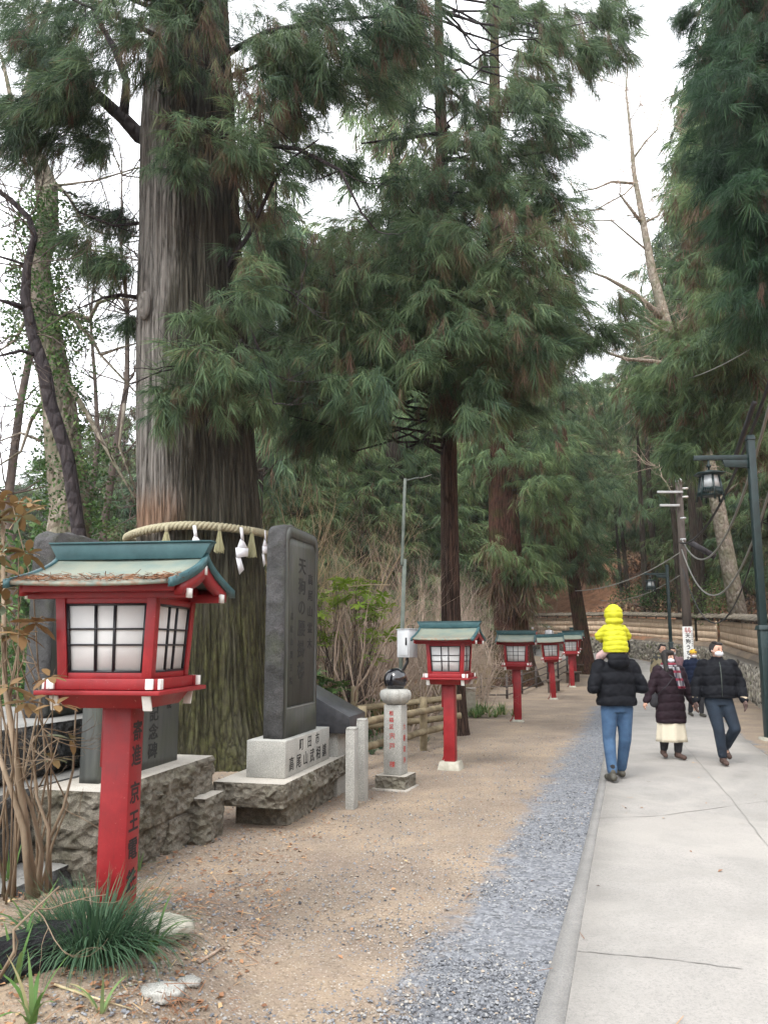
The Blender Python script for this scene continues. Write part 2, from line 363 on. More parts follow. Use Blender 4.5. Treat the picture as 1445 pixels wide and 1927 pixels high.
    def inst(s, T, Rm, sc_, pos, tint):
        """T=(V,F) template, Rm (N,3,3), sc_ (N,), pos (N,3), tint (N,)"""
        V, F = T[0], T[1]; N = len(pos)
        if N == 0: return s
        W = np.einsum('nij,vj->nvi', Rm, V) * np.asarray(sc_)[:, None, None] + np.asarray(pos)[:, None]
        FF = (F[None] + (np.arange(N) * len(V))[:, None, None]).reshape(-1, F.shape[1])
        tv = np.repeat(np.asarray(tint, float), len(V))
        if len(T) > 2: tv = tv + np.tile(T[2], N)
        return s.add(W.reshape(-1, 3), FF, tv)
    def mesh(s, name, mats, origin=None, smooth=False, tint=True):
        V = np.vstack(s.v) if s.v else np.zeros((0, 3))
        if origin is not None: V = V - np.asarray(origin)
        me = bpy.data.meshes.new(name); me.vertices.add(len(V)); me.vertices.foreach_set('co', V.astype(np.float32).ravel())
        li = np.concatenate([f.ravel() for f in s.f]); tot = np.concatenate([np.full(len(f), f.shape[1]) for f in s.f])
        me.loops.add(len(li)); me.loops.foreach_set('vertex_index', li.astype(np.int32))
        me.polygons.add(len(tot)); st = np.concatenate([[0], np.cumsum(tot)[:-1]])
        me.polygons.foreach_set('loop_start', st.astype(np.int32))
        mi = np.concatenate(s.mi)
        if mi.any(): me.polygons.foreach_set('material_index', mi.astype(np.int32))
        if smooth: me.polygons.foreach_set('use_smooth', np.ones(len(tot), bool))
        me.update(calc_edges=True)
        tv = np.concatenate(s.t)
        if tint and tv.any():
            at_ = me.attributes.new('tint', 'FLOAT', 'POINT'); at_.data.foreach_set('value', tv.astype(np.float32))
        for m in (mats if isinstance(mats, (list, tuple)) else [mats]): me.materials.append(M[m] if isinstance(m, str) else m)
        return me
    def build(s, name, mats, parent=None, origin=None, smooth=False, bevel=0, seg=2, loc=None):
        if origin is None and parent is not None and parent.get('_w'): origin = parent.location
        me = s.mesh(name, mats, origin, smooth)
        o = bpy.data.objects.new(name, me); col.objects.link(o)
        if parent is not None: o.parent = parent
        if loc is not None: o.location = loc
        if bevel:
            b = o.modifiers.new('edge', 'BEVEL'); b.width = bevel; b.segments = seg; b.limit_method = 'ANGLE'; b.angle_limit = R(40)
        return o
def tag(o, label=None, cat=None, group=None, kind=None):
    if label: o['label'] = label
    if cat: o['category'] = cat
    if group: o['group'] = group
    if kind: o['kind'] = kind
    return o
def root(name, loc, label, cat, group=None, rz=0, world=False):
    o = bpy.data.objects.new(name, None); o.empty_display_size = .1; col.objects.link(o)
    o.location = tuple(float(v) for v in loc); o.rotation_euler = (0, 0, rz); tag(o, label, cat, group)
    if world: o['_w'] = 1
    return o
def copy_tree(o, parent=None):
    c = o.copy(); col.objects.link(c); c.parent = parent
    for ch in list(o.children): copy_tree(ch, c)
    return c
_dg_jobs = []
def text_mesh(txt, size, mat, name='lettering', parent=None, mtx=None, extrude=.001, vertical=False, bold=0., space=1.0):
    """CJK lettering turned into a mesh; local x right, z up, faces -y"""
    cu = bpy.data.curves.new('t', 'FONT'); cu.size = size; cu.extrude = extrude; cu.offset = bold; cu.align_x = 'CENTER'; cu.align_y = 'CENTER'
    cu.resolution_u = 3
    if vertical: cu.body = '\n'.join(txt); cu.space_line = space
    else: cu.body = txt; cu.space_character = space
    o = bpy.data.objects.new('t', cu); col.objects.link(o); bpy.context.view_layer.update()
    dg = bpy.context.evaluated_depsgraph_get(); me = bpy.data.meshes.new_from_object(o.evaluated_get(dg))
    bpy.data.objects.remove(o); me.transform(Matrix.Rotation(PI / 2, 4, 'X'))
    me.materials.clear(); me.materials.append(M[mat]); me.name = name
    ob = bpy.data.objects.new(name, me); col.objects.link(ob); ob.parent = parent
    if mtx is not None: ob.matrix_local = mtx
    return ob
def place(loc, rz=0, tilt=0): return Matrix.Translation(loc) @ Matrix.Rotation(rz, 4, 'Z') @ Matrix.Rotation(tilt, 4, 'X')
def fbm(p, s=1., o=4):
    return np.array([noise.fractal(Vector(q) * s, .9, 2.1, o) for q in np.asarray(p)])
def rough_box(mb, lo, hi, faces='-x+x-y+y', amp=.03, res=.05, sc_=4., mi_side=0, mi_top=1, edge=.035, skew=None, seed=0.):
    """box with rock-faced sides: each named side bulges, its edges stay crisp"""
    lo, hi = np.array(lo, float), np.array(hi, float)
    for ax in range(3):
        for sgn in (-1, 1):
            nm = ('-' if sgn < 0 else '+') + 'xyz'[ax]; a, b = [i for i in range(3) if i != ax]
            rg = nm in faces; na = max(1, int((hi[a] - lo[a]) / res)) if rg else 1; nb = max(1, int((hi[b] - lo[b]) / res)) if rg else 1
            A, B = np.meshgrid(np.linspace(lo[a], hi[a], na + 1), np.linspace(lo[b], hi[b], nb + 1), indexing='ij')
            P = np.zeros(A.shape + (3,)); P[..., a] = A; P[..., b] = B; P[..., ax] = hi[ax] if sgn > 0 else lo[ax]
            if rg:
                e = np.minimum(np.minimum(A - lo[a], hi[a] - A), np.minimum(B - lo[b], hi[b] - B)); wgt = np.clip(e / edge, 0, 1)
                q = P.reshape(-1, 3) + seed
                nz = fbm(q, sc_, 5).reshape(A.shape); rd = np.array([noise.noise(Vector(v) * sc_ * 2.2) for v in q]).reshape(A.shape)
                vv = [noise.voronoi(Vector((v[0], v[1], v[2] * 1.25)) * sc_ * 1.15 + Vector((seed * .37, 1, 2)))[0] for v in q + np.stack([rd.ravel()] * 3, 1) * .05]
                fc = np.array([v[1] - v[0] for v in vv]).reshape(A.shape)
                P[..., ax] += sgn * wgt * amp * (.15 + .5 * nz - .4 * np.abs(rd) + 1.1 * np.minimum(fc, .9))
            i = np.arange(na)[:, None] * (nb + 1); j = np.arange(nb)[None]
            F = np.stack([i + j, i + j + nb + 1, i + j + nb + 2, i + j + 1], -1).reshape(-1, 4)
            if (sgn > 0) == (ax == 1): F = F[:, ::-1]
            P = P.reshape(-1, 3)
            if skew is not None: P = skew(P)
            mb.add(P, F, 0, mi_side if rg else mi_top)
    return mb
# ------------------------------------------------------------------ foliage templates
def strands(n, L, wd, spread, droop, rg, curl=.0, k=3, rachis=.6, jit=.15):
    """a cedar spray: tapering strips fanning from a short stem along +X"""
    V, F, t = [], [], []
    for i in range(n):
        b = np.array([rg.random() * L * rachis, rg.normal() * .02, rg.normal() * .02])
        a = rg.uniform(-spread, spread); e = rg.normal() * .25
        d = unit([math.cos(a) * math.cos(e), math.sin(a) * math.cos(e), math.sin(e)]); l = L * rg.uniform(.45, 1.0); sd = unit(np.cross(d, rg.normal(size=3)))
        tv = rg.normal() * jit * .4; base = len(V)
        for j in range(k + 1):
            q = j / k; p = b + d * l * q + np.array([0, 0, -droop * q * q * l + curl * q ** 3 * l]); ww = wd * (.35 + .65 * math.sin(PI * min(q * .9 + .12, 1)))
            if j == k: ww *= .25
            V += [p - sd * ww / 2, p + sd * ww / 2]; t += [tv, tv]
        for j in range(k): o = base + 2 * j; F.append([o, o + 1, o + 3, o + 2])
    return np.array(V), np.array(F), np.array(t)
def leaf_cluster(n, R_, L, wd, rg, jit=.12, updir=.3):
    """broad leaves (folded quads) filling a ball of radius R_"""
    V, F, t = [], [], []
    for i in range(n):
        p = rg.normal(size=3); p = unit(p) * R_ * rg.random() ** .4; d = unit(unit(p) * .6 + rg.normal(size=3) * .7 + np.array([0, 0, updir])); s_ = unit(np.cross(d, rg.normal(size=3))) ; u = np.cross(s_, d)
        l = L * rg.uniform(.6, 1.1); w_ = wd * rg.uniform(.7, 1.1); b = len(V); tv = rg.normal() * jit
        V += [p, p + d * l * .45 + s_ * w_ / 2 + u * w_ * .15, p + d * l, p + d * l * .45 - s_ * w_ / 2 + u * w_ * .15]; t += [tv] * 4; F.append([b, b + 1, b + 2, b + 3])
    return np.array(V), np.array(F), np.array(t)
def rosette(n, L, wd, rg, tilt=.3, k=2):
    """whorl of long leaves round a twig end (rhododendron)"""
    V, F, t = [], [], []
    for i in range(n):
        a = 2 * PI * i / n + rg.normal() * .2; e = tilt + rg.normal() * .2; d = np.array([math.cos(a) * math.cos(e), math.sin(a) * math.cos(e), math.sin(e)])
        s_ = np.array([-math.sin(a), math.cos(a), 0]); l = L * rg.uniform(.7, 1.1); b = len(V); tv = rg.normal() * .12
        for q, ww in ((.1, .25), (.45, 1), (.8, .8), (1, .08)):
            p = d * l * q + np.array([0, 0, -.35 * q * q * l]); V += [p - s_ * wd * ww / 2, p + s_ * wd * ww / 2]; t += [tv] * 2
        for j in range(3): o = b + 2 * j; F.append([o, o + 1, o + 3, o + 2])
    return np.array(V), np.array(F), np.array(t)
def mats_from(yaw, pitch, roll):
    N = len(yaw); cy_, sy = np.cos(yaw), np.sin(yaw); cp, sp = np.cos(pitch), np.sin(pitch); cr, sr = np.cos(roll), np.sin(roll); Z, O = np.zeros(N), np.ones(N)
    Rz = np.stack([np.stack([cy_, -sy, Z], -1), np.stack([sy, cy_, Z], -1), np.stack([Z, Z, O], -1)], 1)
    Ry = np.stack([np.stack([cp, Z, -sp], -1), np.stack([Z, O, Z], -1), np.stack([sp, Z, cp], -1)], 1)   # pitch>0 lifts +X
    Rx = np.stack([np.stack([O, Z, Z], -1), np.stack([Z, cr, -sr], -1), np.stack([Z, sr, cr], -1)], 1)
    return Rz @ Ry @ Rx
rg0 = np.random.default_rng(3)
SPRAY = [strands(60, .40, .0082, R(40), .75, rg0, curl=.35, k=3, rachis=1.0, jit=.5) for _ in range(4)]
SPRAY_M = [strands(44, .52, .0145, R(42), .7, rg0, curl=.3, k=3, rachis=1.0, jit=.5) for _ in range(3)]
SPRAY_F = [strands(28, .66, .033, R(48), .6, rg0, k=2, rachis=1., jit=.5) for _ in range(3)]
HANG = [strands(46, .34, .006, R(28), .0, rg0, k=2) for _ in range(2)]
def tufts(mb, C, rad, n, T, rg, cen=None, size=1., brown=.07, flat=.6, pitch=-.6, tint=.35, tv=.2, H=None, tpc=None):
    """n sprays scattered in the ellipsoid round each centre of C, heading outwards and drooping"""
    C = np.asarray(C, float).reshape(-1, 3); N = len(C) * n
    ci = np.repeat(np.arange(len(C)), n); d = rg.normal(size=(N, 3)); d /= np.linalg.norm(d, axis=1)[:, None]
    rr = np.broadcast_to(np.asarray(rad, float), (len(C),))[ci]
    off = d * (rr * rg.random(N) ** .5)[:, None]; off[:, 2] *= flat; P = C[ci] + off
    out = off.copy() if cen is None else (P - np.asarray(cen)) * .5 + off * 1.0
    yaw = np.arctan2(out[:, 1], out[:, 0]) + rg.normal(size=N) * .5; pit = pitch + rg.normal(size=N) * .35
    ctint = rg.normal(size=len(C)) * tv * .8 + tint if tpc is None else np.asarray(tpc); tt = np.clip(ctint[ci] + rg.normal(size=N) * tv * .7, 0.0, .72)
    br = rg.random(N) < brown; hm = br
    dead = rg.random(len(C)) < brown * .55; br = br | (dead[ci] & (rg.random(N) < .8)); hm = br
    tt = np.where(br, rg.uniform(.86, 1, N), tt); sz = size * rg.uniform(.7, 1.25, N)
    which = rg.integers(0, len(T), N)
    for k, tp in enumerate(T):
        m = (which == k) & ~hm
        mb.inst(tp, mats_from(yaw[m], pit[m], rg.normal(size=m.sum()) * .5), sz[m], P[m], tt[m])
    m = hm
    if m.any():
        HH = H or T; mb.inst(HH[0], mats_from(yaw[m], -1.35 + rg.normal(size=m.sum()) * .15, rg.normal(size=m.sum())), sz[m] * (1.1 if H else 1), P[m], tt[m])
def twigs(mb, p, d, L, r, depth, rg, spread=.6, n=5, wob=.18, up=.15, ends=None, ratio=.68, kids=(2, 4)):
    pts, rs = [np.array(p, float)], [r]; d = unit(d)
    for i in range(n):
        d = unit(d + rg.normal(size=3) * wob + np.array([0, 0, up * .3])); pts.append(pts[-1] + d * L / n); rs.append(r * (1 - .55 * (i + 1) / n))
    mb.tube(pts, rs, 5 if r > .012 else 3, cap=False)
    if depth <= 0:
        if ends is not None: ends.append((pts[-1], d))
        return
    for _ in range(rg.integers(*kids) + 1):
        i = rg.integers(2, n + 1); dd = unit(d + rg.normal(size=3) * spread + np.array([0, 0, up]))
        twigs(mb, pts[i], dd, L * ratio * rg.uniform(.7, 1.1), rs[i] * .62, depth - 1, rg, spread, n, wob, up, ends, ratio, kids)
# ------------------------------------------------------------------ path and ground
def gpts(L): return np.array([ground(*p)[:2] for p in L])
Lp = gpts([(1065, 1927), (1085, 1800), (1110, 1650), (1127, 1550), (1140, 1480), (1149, 1400), (1150, 1340), (1140, 1290), (1118, 1262), (1080, 1245), (1010, 1233), (930, 1228), (850, 1225)])
Lo = gpts([(1008, 1927), (1042, 1800), (1075, 1690), (1108, 1560), (1126, 1480), (1140, 1400), (1144, 1340), (1136, 1290), (1114, 1262), (1076, 1246), (1006, 1234), (926, 1229), (846, 1226)])
def ext(P, y0): d = P[0] - P[1]; k = (y0 - P[0][1]) / d[1]; return np.vstack([P[0] + d * k, P])
Lp, Lo = ext(Lp, -4), ext(Lo, -4)
Rr = gpts([(1445, 1427), (1392, 1386), (1350, 1350), (1322, 1322), (1296, 1295), (1262, 1268), (1225, 1247), (1150, 1231), (1060, 1222), (960, 1216), (860, 1213)])
far_dir = unit(Rr[0] - Rr[1]) * .3 + unit(Lp[1] - Lp[3]) * .7
Rp = np.vstack([Rr[0] + far_dir / abs(far_dir[1]) * 15, Rr[0] + far_dir / abs(far_dir[1]) * 7, Rr])
def resample(P, n):
    s_ = np.concatenate([[0], np.cumsum(np.hypot(*np.diff(P, axis=0).T))]); q = np.linspace(0, 1, n) * s_[-1]
    return np.stack([np.interp(q, s_, P[:, 0]), np.interp(q, s_, P[:, 1])], 1)
def smooth(P, k=9):
    Q = np.vstack([np.repeat(P[:1], k, 0), P, np.repeat(P[-1:], k, 0)]); ker = np.ones(2 * k + 1) / (2 * k + 1)
    return np.stack([np.convolve(Q[:, i], ker, 'valid') for i in (0, 1)], 1)
NP_ = 220
Lp_, Lo_, Rp_ = smooth(resample(Lp, NP_), 3), smooth(resample(Lo, NP_), 3), smooth(resample(Rp, NP_), 4)
def sheet(name, A, B, nx, dz, mat, skirt=.12):
    mb = MB(); t = np.linspace(0, 1, nx)[None, :, None]; P = A[:, None] * (1 - t) + B[:, None] * t
    Z = ground_z(P[..., 0], P[..., 1]) + dz
    V = np.concatenate([P, Z[..., None]], -1)
    lo1, lo2 = V[:, :1].copy(), V[:, -1:].copy(); lo1[..., 2] -= skirt; lo2[..., 2] -= skirt
    V = np.concatenate([lo1, V, lo2], 1); n, m = V.shape[:2]
    i = np.arange(n - 1)[:, None] * m; j = np.arange(m - 1)[None]
    mb.add(V.reshape(-1, 3), np.stack([i + j, i + j + 1, i + m + j + 1, i + m + j], -1).reshape(-1, 4))
    return tag(mb.build(name, mat), kind='structure')
g = G('worn_concrete_path'); co = g.coord()
c = g.ramp(g.noise(co, 1.1, 6, .65), [(.3, (.215, .203, .186)), (.5, (.265, .251, .232)), (.7, (.315, .294, .272))])
c = g.mix(g.ramp(g.noise(co, 60, 6, .85), [(.36, .9), (.52, 0.)]), c, (.17, .165, .155))
c = g.mix(g.ramp(g.vor(co, 75), [(.05, .9), (.16, 0.)]), c, (.42, .405, .375))
c = g.mix(g.ramp(g.noise(co, 2.1, 8, .8), [(.5, 0.), (.7, .7)]), c, (.235, .225, .205)); c = g.mix(g.ramp(g.noise(co, .45, 4, .6, 1.5), [(.48, 0.), (.6, .45)]), c, (.33, .308, .28))
g.bump(g.noise(co, 120, 3), .25, .004); M['path'] = g.fin(c, .9)
g = G('rough_kerb_concrete'); co = g.coord()
c = g.ramp(g.noise(co, 2.4, 6, .7), [(.3, (.155, .150, .140)), (.7, (.25, .24, .225))]); c = g.mix(g.ramp(g.noise(co, 120, 4, .8), [(.38, .8), (.55, 0.)]), c, (.12, .12, .12))
g.bump(g.noise(co, 70, 4), .6, .008); M['kerb'] = g.fin(c, .95)
sheet('path', Lp_, Rp_, 7, .026, 'path')
sheet('kerb_strip', Lo_, Lp_ + (Rp_ - Lp_) * .004, 2, .022, 'kerb')
# joints: shallow dark seams lying on the slab
mb = MB()
for pts in ([(1087, 1800), (1180, 1808), (1268, 1817), (1400, 1835)], [(1128, 1545), (1240, 1541), (1400, 1518), (1445, 1512)], [(1283, 1402), (1330, 1455), (1385, 1520), (1445, 1600)], [(1146, 1398), (1280, 1395), (1420, 1402)], [(1268, 1372), (1283, 1402)]):
    W_ = np.array([ground(*p) for p in pts]); W_[:, 2] += .030
    W_ = np.array([W_[0] * (1 - t) + W_[-1] * t if len(W_) == 2 else np.array([np.interp(t * (len(W_) - 1), range(len(W_)), W_[:, k]) for k in range(3)]) for t in np.linspace(0, 1, 24)])
    W_ += rng.normal(size=W_.shape) * [.004, .004, 0]; d = np.gradient(W_, axis=0); n_ = np.stack([-d[:, 1], d[:, 0], d[:, 2] * 0], 1); n_ /= np.linalg.norm(n_, axis=1)[:, None]
    wd = (.002 + .004 * rng.random(len(W_)))[:, None]
    V = np.concatenate([W_ - n_ * wd, W_ + n_ * wd]); k = len(W_)
    mb.add(V, np.array([[i, i + 1, k + i + 1, k + i] for i in range(k - 1)]))
M['seam'] = G('dark_seam').fin((.185, .175, .162), .95)
tag(mb.build('path_seam', 'seam'), kind='structure')

# gravel / earth boundary (x of the boundary as a function of y)
GB = gpts([(600, 1927), (690, 1800), (770, 1720), (850, 1640), (905, 1560), (955, 1490), (1010, 1420), (1055, 1375), (1080, 1330)]); GB = ext(GB, -4)
GB = np.vstack([GB, [7.0, 24], [9.5, 34], [12, 60]])
Lpo = Lo_[np.argsort(Lo_[:, 1])]
def gravel_amt(x, y): 
    xb = np.interp(y, GB[:, 1], GB[:, 0]); xr = np.interp(y, Rso[:, 1], Rso[:, 0]); return (1 - sstep((x - xr + .1) / .3)) * sstep((x - xb) / (.62 + .03 * np.clip(y, 0, 30)) + .08)
Rso = Rp_[Rp_[:, 1] < 45]; Rso = Rso[np.argsort(Rso[:, 1])]
def axis(parts):
    a = []
    for lo, hi, st in parts: a += list(np.arange(lo, hi, st))
    return np.array(a + [parts[-1][1]], float)
xs = axis([(-160, -40, 15), (-40, -14, 2), (-14, -4, .5), (-4, 5, .09), (5, 18, .35), (18, 40, 1.2), (40, 160, 12)])
ys = axis([(-30, 2, 4), (2, 10, .09), (10, 20, .2), (20, 70, .7), (70, 120, 3), (120, 260, 20)])
X, Y = np.meshgrid(xs, ys, indexing='ij'); Z = ground_z(X, Y)
near = (X > -4) & (X < 5) & (Y < 10) & (Y > 2)
lump = (np.sin(X * 3.1 + np.sin(Y * 2.3)) * np.sin(Y * 2.7 + np.sin(X * 1.7))) * .010 + rng.normal(size=X.shape) * .0035
Z = Z + np.where(near, np.minimum(lump, .012), 0)
mb = MB(); i = np.arange(len(xs) - 1)[:, None] * len(ys); j = np.arange(len(ys) - 1)[None]
mb.add(np.stack([X, Y, Z], -1).reshape(-1, 3), np.stack([i + j, i + j + len(ys), i + j + len(ys) + 1, i + j + 1], -1).reshape(-1, 4), (gravel_amt(X, Y) + .001).ravel())
g = G('earth_and_gravel'); co = g.coord(); a = g.attr('tint')
f1 = g.noise(co, .9, 5, .6); f2 = g.noise(co, 38, 5, .8); f3 = g.noise(co, 9, 5, .7)
sand = g.ramp(f1, [(.32, (.165, .130, .102)), (.5, (.235, .188, .140)), (.68, (.335, .258, .178))])
sand = g.mix(g.ramp(f3, [(.38, .55), (.62, 0.)]), sand, (.24, .185, .145))
sand = g.mix(g.ramp(g.vor(co, 42), [(.12, .7), (.3, 0.)]), sand, (.42, .38, .34))
sand = g.mix(g.ramp(f2, [(.36, .85), (.48, 0.)]), sand, (.11, .085, .065))
gv = g.vor(co, 48, out='Color'); gvs = g.n('SeparateColor'); g.l(gv, gvs.inputs[0])
grav = g.ramp(gvs.outputs[0], [(0, (.07, .073, .080)), (.5, (.142, .148, .158)), (1, (.25, .258, .27))])
grav = g.mix(g.ramp(f3, [(.4, .45), (.6, 0.)]), grav, (.20, .21, .235))
fac = g.math('ADD', a, g.math('MULTIPLY_ADD', g.noise(co, 3.0, 7, .75), 1.9, -.95))
c = g.mix(g.ramp(fac, [(.30, 0.), (.66, 1.)]), sand, grav)
# forest floor away from the walked ground: rusty leaf mould
sep = g.n('SeparateXYZ'); g.l(co, sep.inputs[0])
wild = g.math('MAXIMUM', g.ramp(g.math('MULTIPLY_ADD', sep.outputs['Z'], .25, g.math('MULTIPLY_ADD', f1, .2, -.1)), [(.50, 0.), (.56, 1.)]), g.ramp(g.math('MULTIPLY_ADD', sep.outputs['Z'], -1., g.math('MULTIPLY_ADD', f1, .2, -.1)), [(.2, 0.), (.5, 1.)]))
mould = g.ramp(g.noise(co, 1.6, 6, .75), [(.3, (.13, .075, .045)), (.5, (.30, .155, .09)), (.7, (.40, .215, .125))])
c = g.mix(wild, c, mould)
b = g.bump(f2, .6, .012); g.bump(g.vor(co, 55), .5, .01, b)
M['ground'] = g.fin(c, .95, 0, .2)
gobj = tag(mb.build('ground', 'ground', smooth=True), kind='structure')

# loose stones and pebbles
def pebble_t(rg, k=6):
    V, F = [], []
    a = np.arange(k) * 2 * PI / k
    V.append([0, 0, .55]); 
    for z, r in ((.3, .75), (-.15, 1.)): V += [[r * math.cos(x) * rg.uniform(.75, 1.15), r * math.sin(x) * rg.uniform(.75, 1.15), z * rg.uniform(.7, 1.2)] for x in a]
    V = np.array(V) * [1, .75, .8]; Q = [[0, 1 + i, 1 + (i + 1) % k, 1 + (i + 1) % k] for i in range(k)]
    F = [[0, 1 + i, 1 + (i + 1) % k] for i in range(k)] + [x for i in range(k) for x in ([1 + i, 1 + k + i, 1 + k + (i + 1) % k], [1 + i, 1 + k + (i + 1) % k, 1 + (i + 1) % k])]
    return V, np.array(F), np.zeros(len(V))
PEB = [pebble_t(rng, 5) for _ in range(4)]
def left_kerb(y): return np.interp(y, Lpo[:, 1], Lpo[:, 0])
def scatter(n, y0, y1, smin, smax, want, tints, name, label):
    # uniform in the picture of the ground is not needed: uniform in area, denser near by
    y = y0 * (y1 / y0) ** rng.random(n); x = rng.uniform(-3.2, 5.0, n) * np.clip(y / 9, .45, 1) + np.clip(y - 9, 0, 9) * .25
    ga = gravel_amt(x, y) + rng.normal(size=n) * .30
    k = want(x, y, ga) & (x < left_kerb(y) - .01); x, y = x[k], y[k]; z = ground_z(x, y) + .003
    N = len(x); s_ = smin * (smax / smin) ** (rng.random(N) ** 1.8)
    mb = MB(); wh = rng.integers(0, 4, N); tt = np.clip(tints[0] + rng.normal(size=N) * tints[1], .01, .8); tt = np.where(rng.random(N) < tints[2], rng.uniform(.82, 1, N), tt)
    for q in range(4):
        m = wh == q; mb.inst(PEB[q], mats_from(rng.random(m.sum()) * 6.3, rng.normal(size=m.sum()) * .3, rng.normal(size=m.sum()) * .3), s_[m], np.stack([x, y, z], 1)[m], tt[m])
    tag(mb.build(name, 'stones'), label, kind='stuff')
scatter(150000, 2.9, 20, .0035, .016, lambda x, y, g_: g_ > .45, (.42, .2, .03), 'gravel', 'blue grey crushed gravel beside the concrete path')
scatter(38000, 2.9, 15, .004, .015, lambda x, y, g_: g_ <= .45, (.5, .26, .4), 'pebbles', 'small pale and brown stones scattered over the bare earth')
# leaf litter and fallen needles
lt = MB(); N = 9500; y = 2.9 * (16 / 2.9) ** rng.random(N); x = rng.uniform(-4.2, 2.2, N) * np.clip(y / 8, .5, 1.4)
dens = np.where(x < -.9 + .05 * y, 1., .05) * (gravel_amt(x, y) < .5) ; k = rng.random(N) < dens; x, y = x[k], y[k]
xe = rng.uniform(.0, 3.2, 60); ye = rng.uniform(3.2, 15, 60); x, y = np.concatenate([x, xe + ye * .12]), np.concatenate([y, ye])
LF = [(np.array([[0, -.0, 0], [.5, -.28, .08], [1, 0, .0], [.5, .28, .1]]) - [.5, 0, 0], np.array([[0, 1, 2, 3]]), np.zeros(4)), (np.array([[0, -.03, 0], [1, -.02, .05], [1, .02, .05], [0, .03, 0]]) - [.5, 0, 0], np.array([[0, 1, 2, 3]]), np.zeros(4))]
wh = rng.random(len(x)) < .45
for q, m, s0 in ((0, wh, .035), (1, ~wh, .07)):
    lt.inst(LF[q], mats_from(rng.random(m.sum()) * 6.3, rng.normal(size=m.sum()) * .2, rng.normal(size=m.sum()) * .3), s0 * rng.uniform(.5, 1.5, m.sum()), np.stack([x, y, ground_z(x, y) + np.where(x > left_kerb(y) - .1, .034, .012)], 1)[m], rng.uniform(.02, 1, m.sum()))
tag(lt.build('leaf_litter', 'litter'), 'dry brown leaves and cedar needles littering the earth', kind='stuff')

# ------------------------------------------------------------------ plaque wall with rubble base
def along(P, step):
    s_ = np.concatenate([[0], np.cumsum(np.hypot(*np.diff(P, axis=0).T))]); n = int(s_[-1] / step); q = np.linspace(0, s_[-1], n + 1)
    XY = np.stack([np.interp(q, s_, P[:, 0]), np.interp(q, s_, P[:, 1])], 1); T = np.gradient(XY, axis=0); T /= np.linalg.norm(T, axis=1)[:, None]
    return q, XY, T, np.stack([T[:, 1], -T[:, 0]], 1)          # n points to the hill
q, XY, T_, N_ = along(WALLP, .2)
rw = MB(); L = len(XY)
# backing of the rubble wall
front = XY + N_ * .10; back = XY + N_ * .62; bz = ground_z(XY[:, 0] - N_[:, 0] * .6, XY[:, 1] - N_[:, 1] * .6)
def ring_(P, z): return np.column_stack([P, z])
A = np.stack([ring_(front, bz - .3), ring_(front, bz + .98), ring_(back, bz + 1.05), ring_(back, bz - .3)], 1)
rw.rings(A, .3)
ico = pebble_t(rng, 7)
N = 7000; k = rng.integers(0, L, N); hh = rng.random(N) * 1.0; k = np.sort(k)
d = np.hypot(XY[k, 0], XY[k, 1]); keep = (d < 45) | (rng.random(N) < .5); k = k[keep]; hh = hh[keep]; N = len(k)
ang = np.arctan2(-N_[k, 1], -N_[k, 0])
Rm = mats_from(ang, np.full(N, 0.), np.zeros(N)) @ mats_from(np.zeros(N), np.full(N, 0), np.zeros(N))
tip = np.array([[0, 0, 1.], [0, 1, 0], [-1, 0, 0]])   # stone's flat side on the wall
rw.inst(ico, Rm @ tip[None] @ mats_from(rng.random(N) * 6.3, rng.normal(size=N) * .3, rng.normal(size=N) * .3), rng.uniform(.07, .15, N), np.column_stack([front[k] + T_[k] * rng.normal(size=N)[:, None] * .1, bz[k] + hh]), np.clip(rng.normal(size=N) * .25 + .5, .01, 1))
M['rubble'] = foliage('rubble_stone', [(0, (.07, .065, .055)), (.3, (.17, .155, .13)), (.6, (.30, .275, .23)), (.8, (.40, .37, .31)), (1, (.14, .15, .08))], rough=.95, trans=0, var=0)
wall = root('plaque_wall', (XY[20, 0], XY[20, 1], 0), 'long roofed wall of pale wooden name plaques running beside the road', 'wall', world=True)
rb = root('rubble_wall', (XY[20, 0], XY[20, 1], 0), 'low retaining wall of rough rubble stones under the wooden plaques', 'stone wall', world=True)
rw.build('stonework', 'rubble', rb)
M['plaque'] = foliage('plaque_wood', [(0, (.46, .33, .22)), (.4, (.64, .48, .34)), (.8, (.74, .58, .43)), (1, (.80, .66, .52))], rough=.8, trans=0, var=0)
M['shingle'] = pm('weathered_roof_slats', (.13, .11, .085), (.30, .26, .20), 6, .9, .5, 30)
SB = 1.0
seg_i = [0] + [int(np.argmin(np.hypot(*(XY - p).T))) for p in WALLP[1:]]
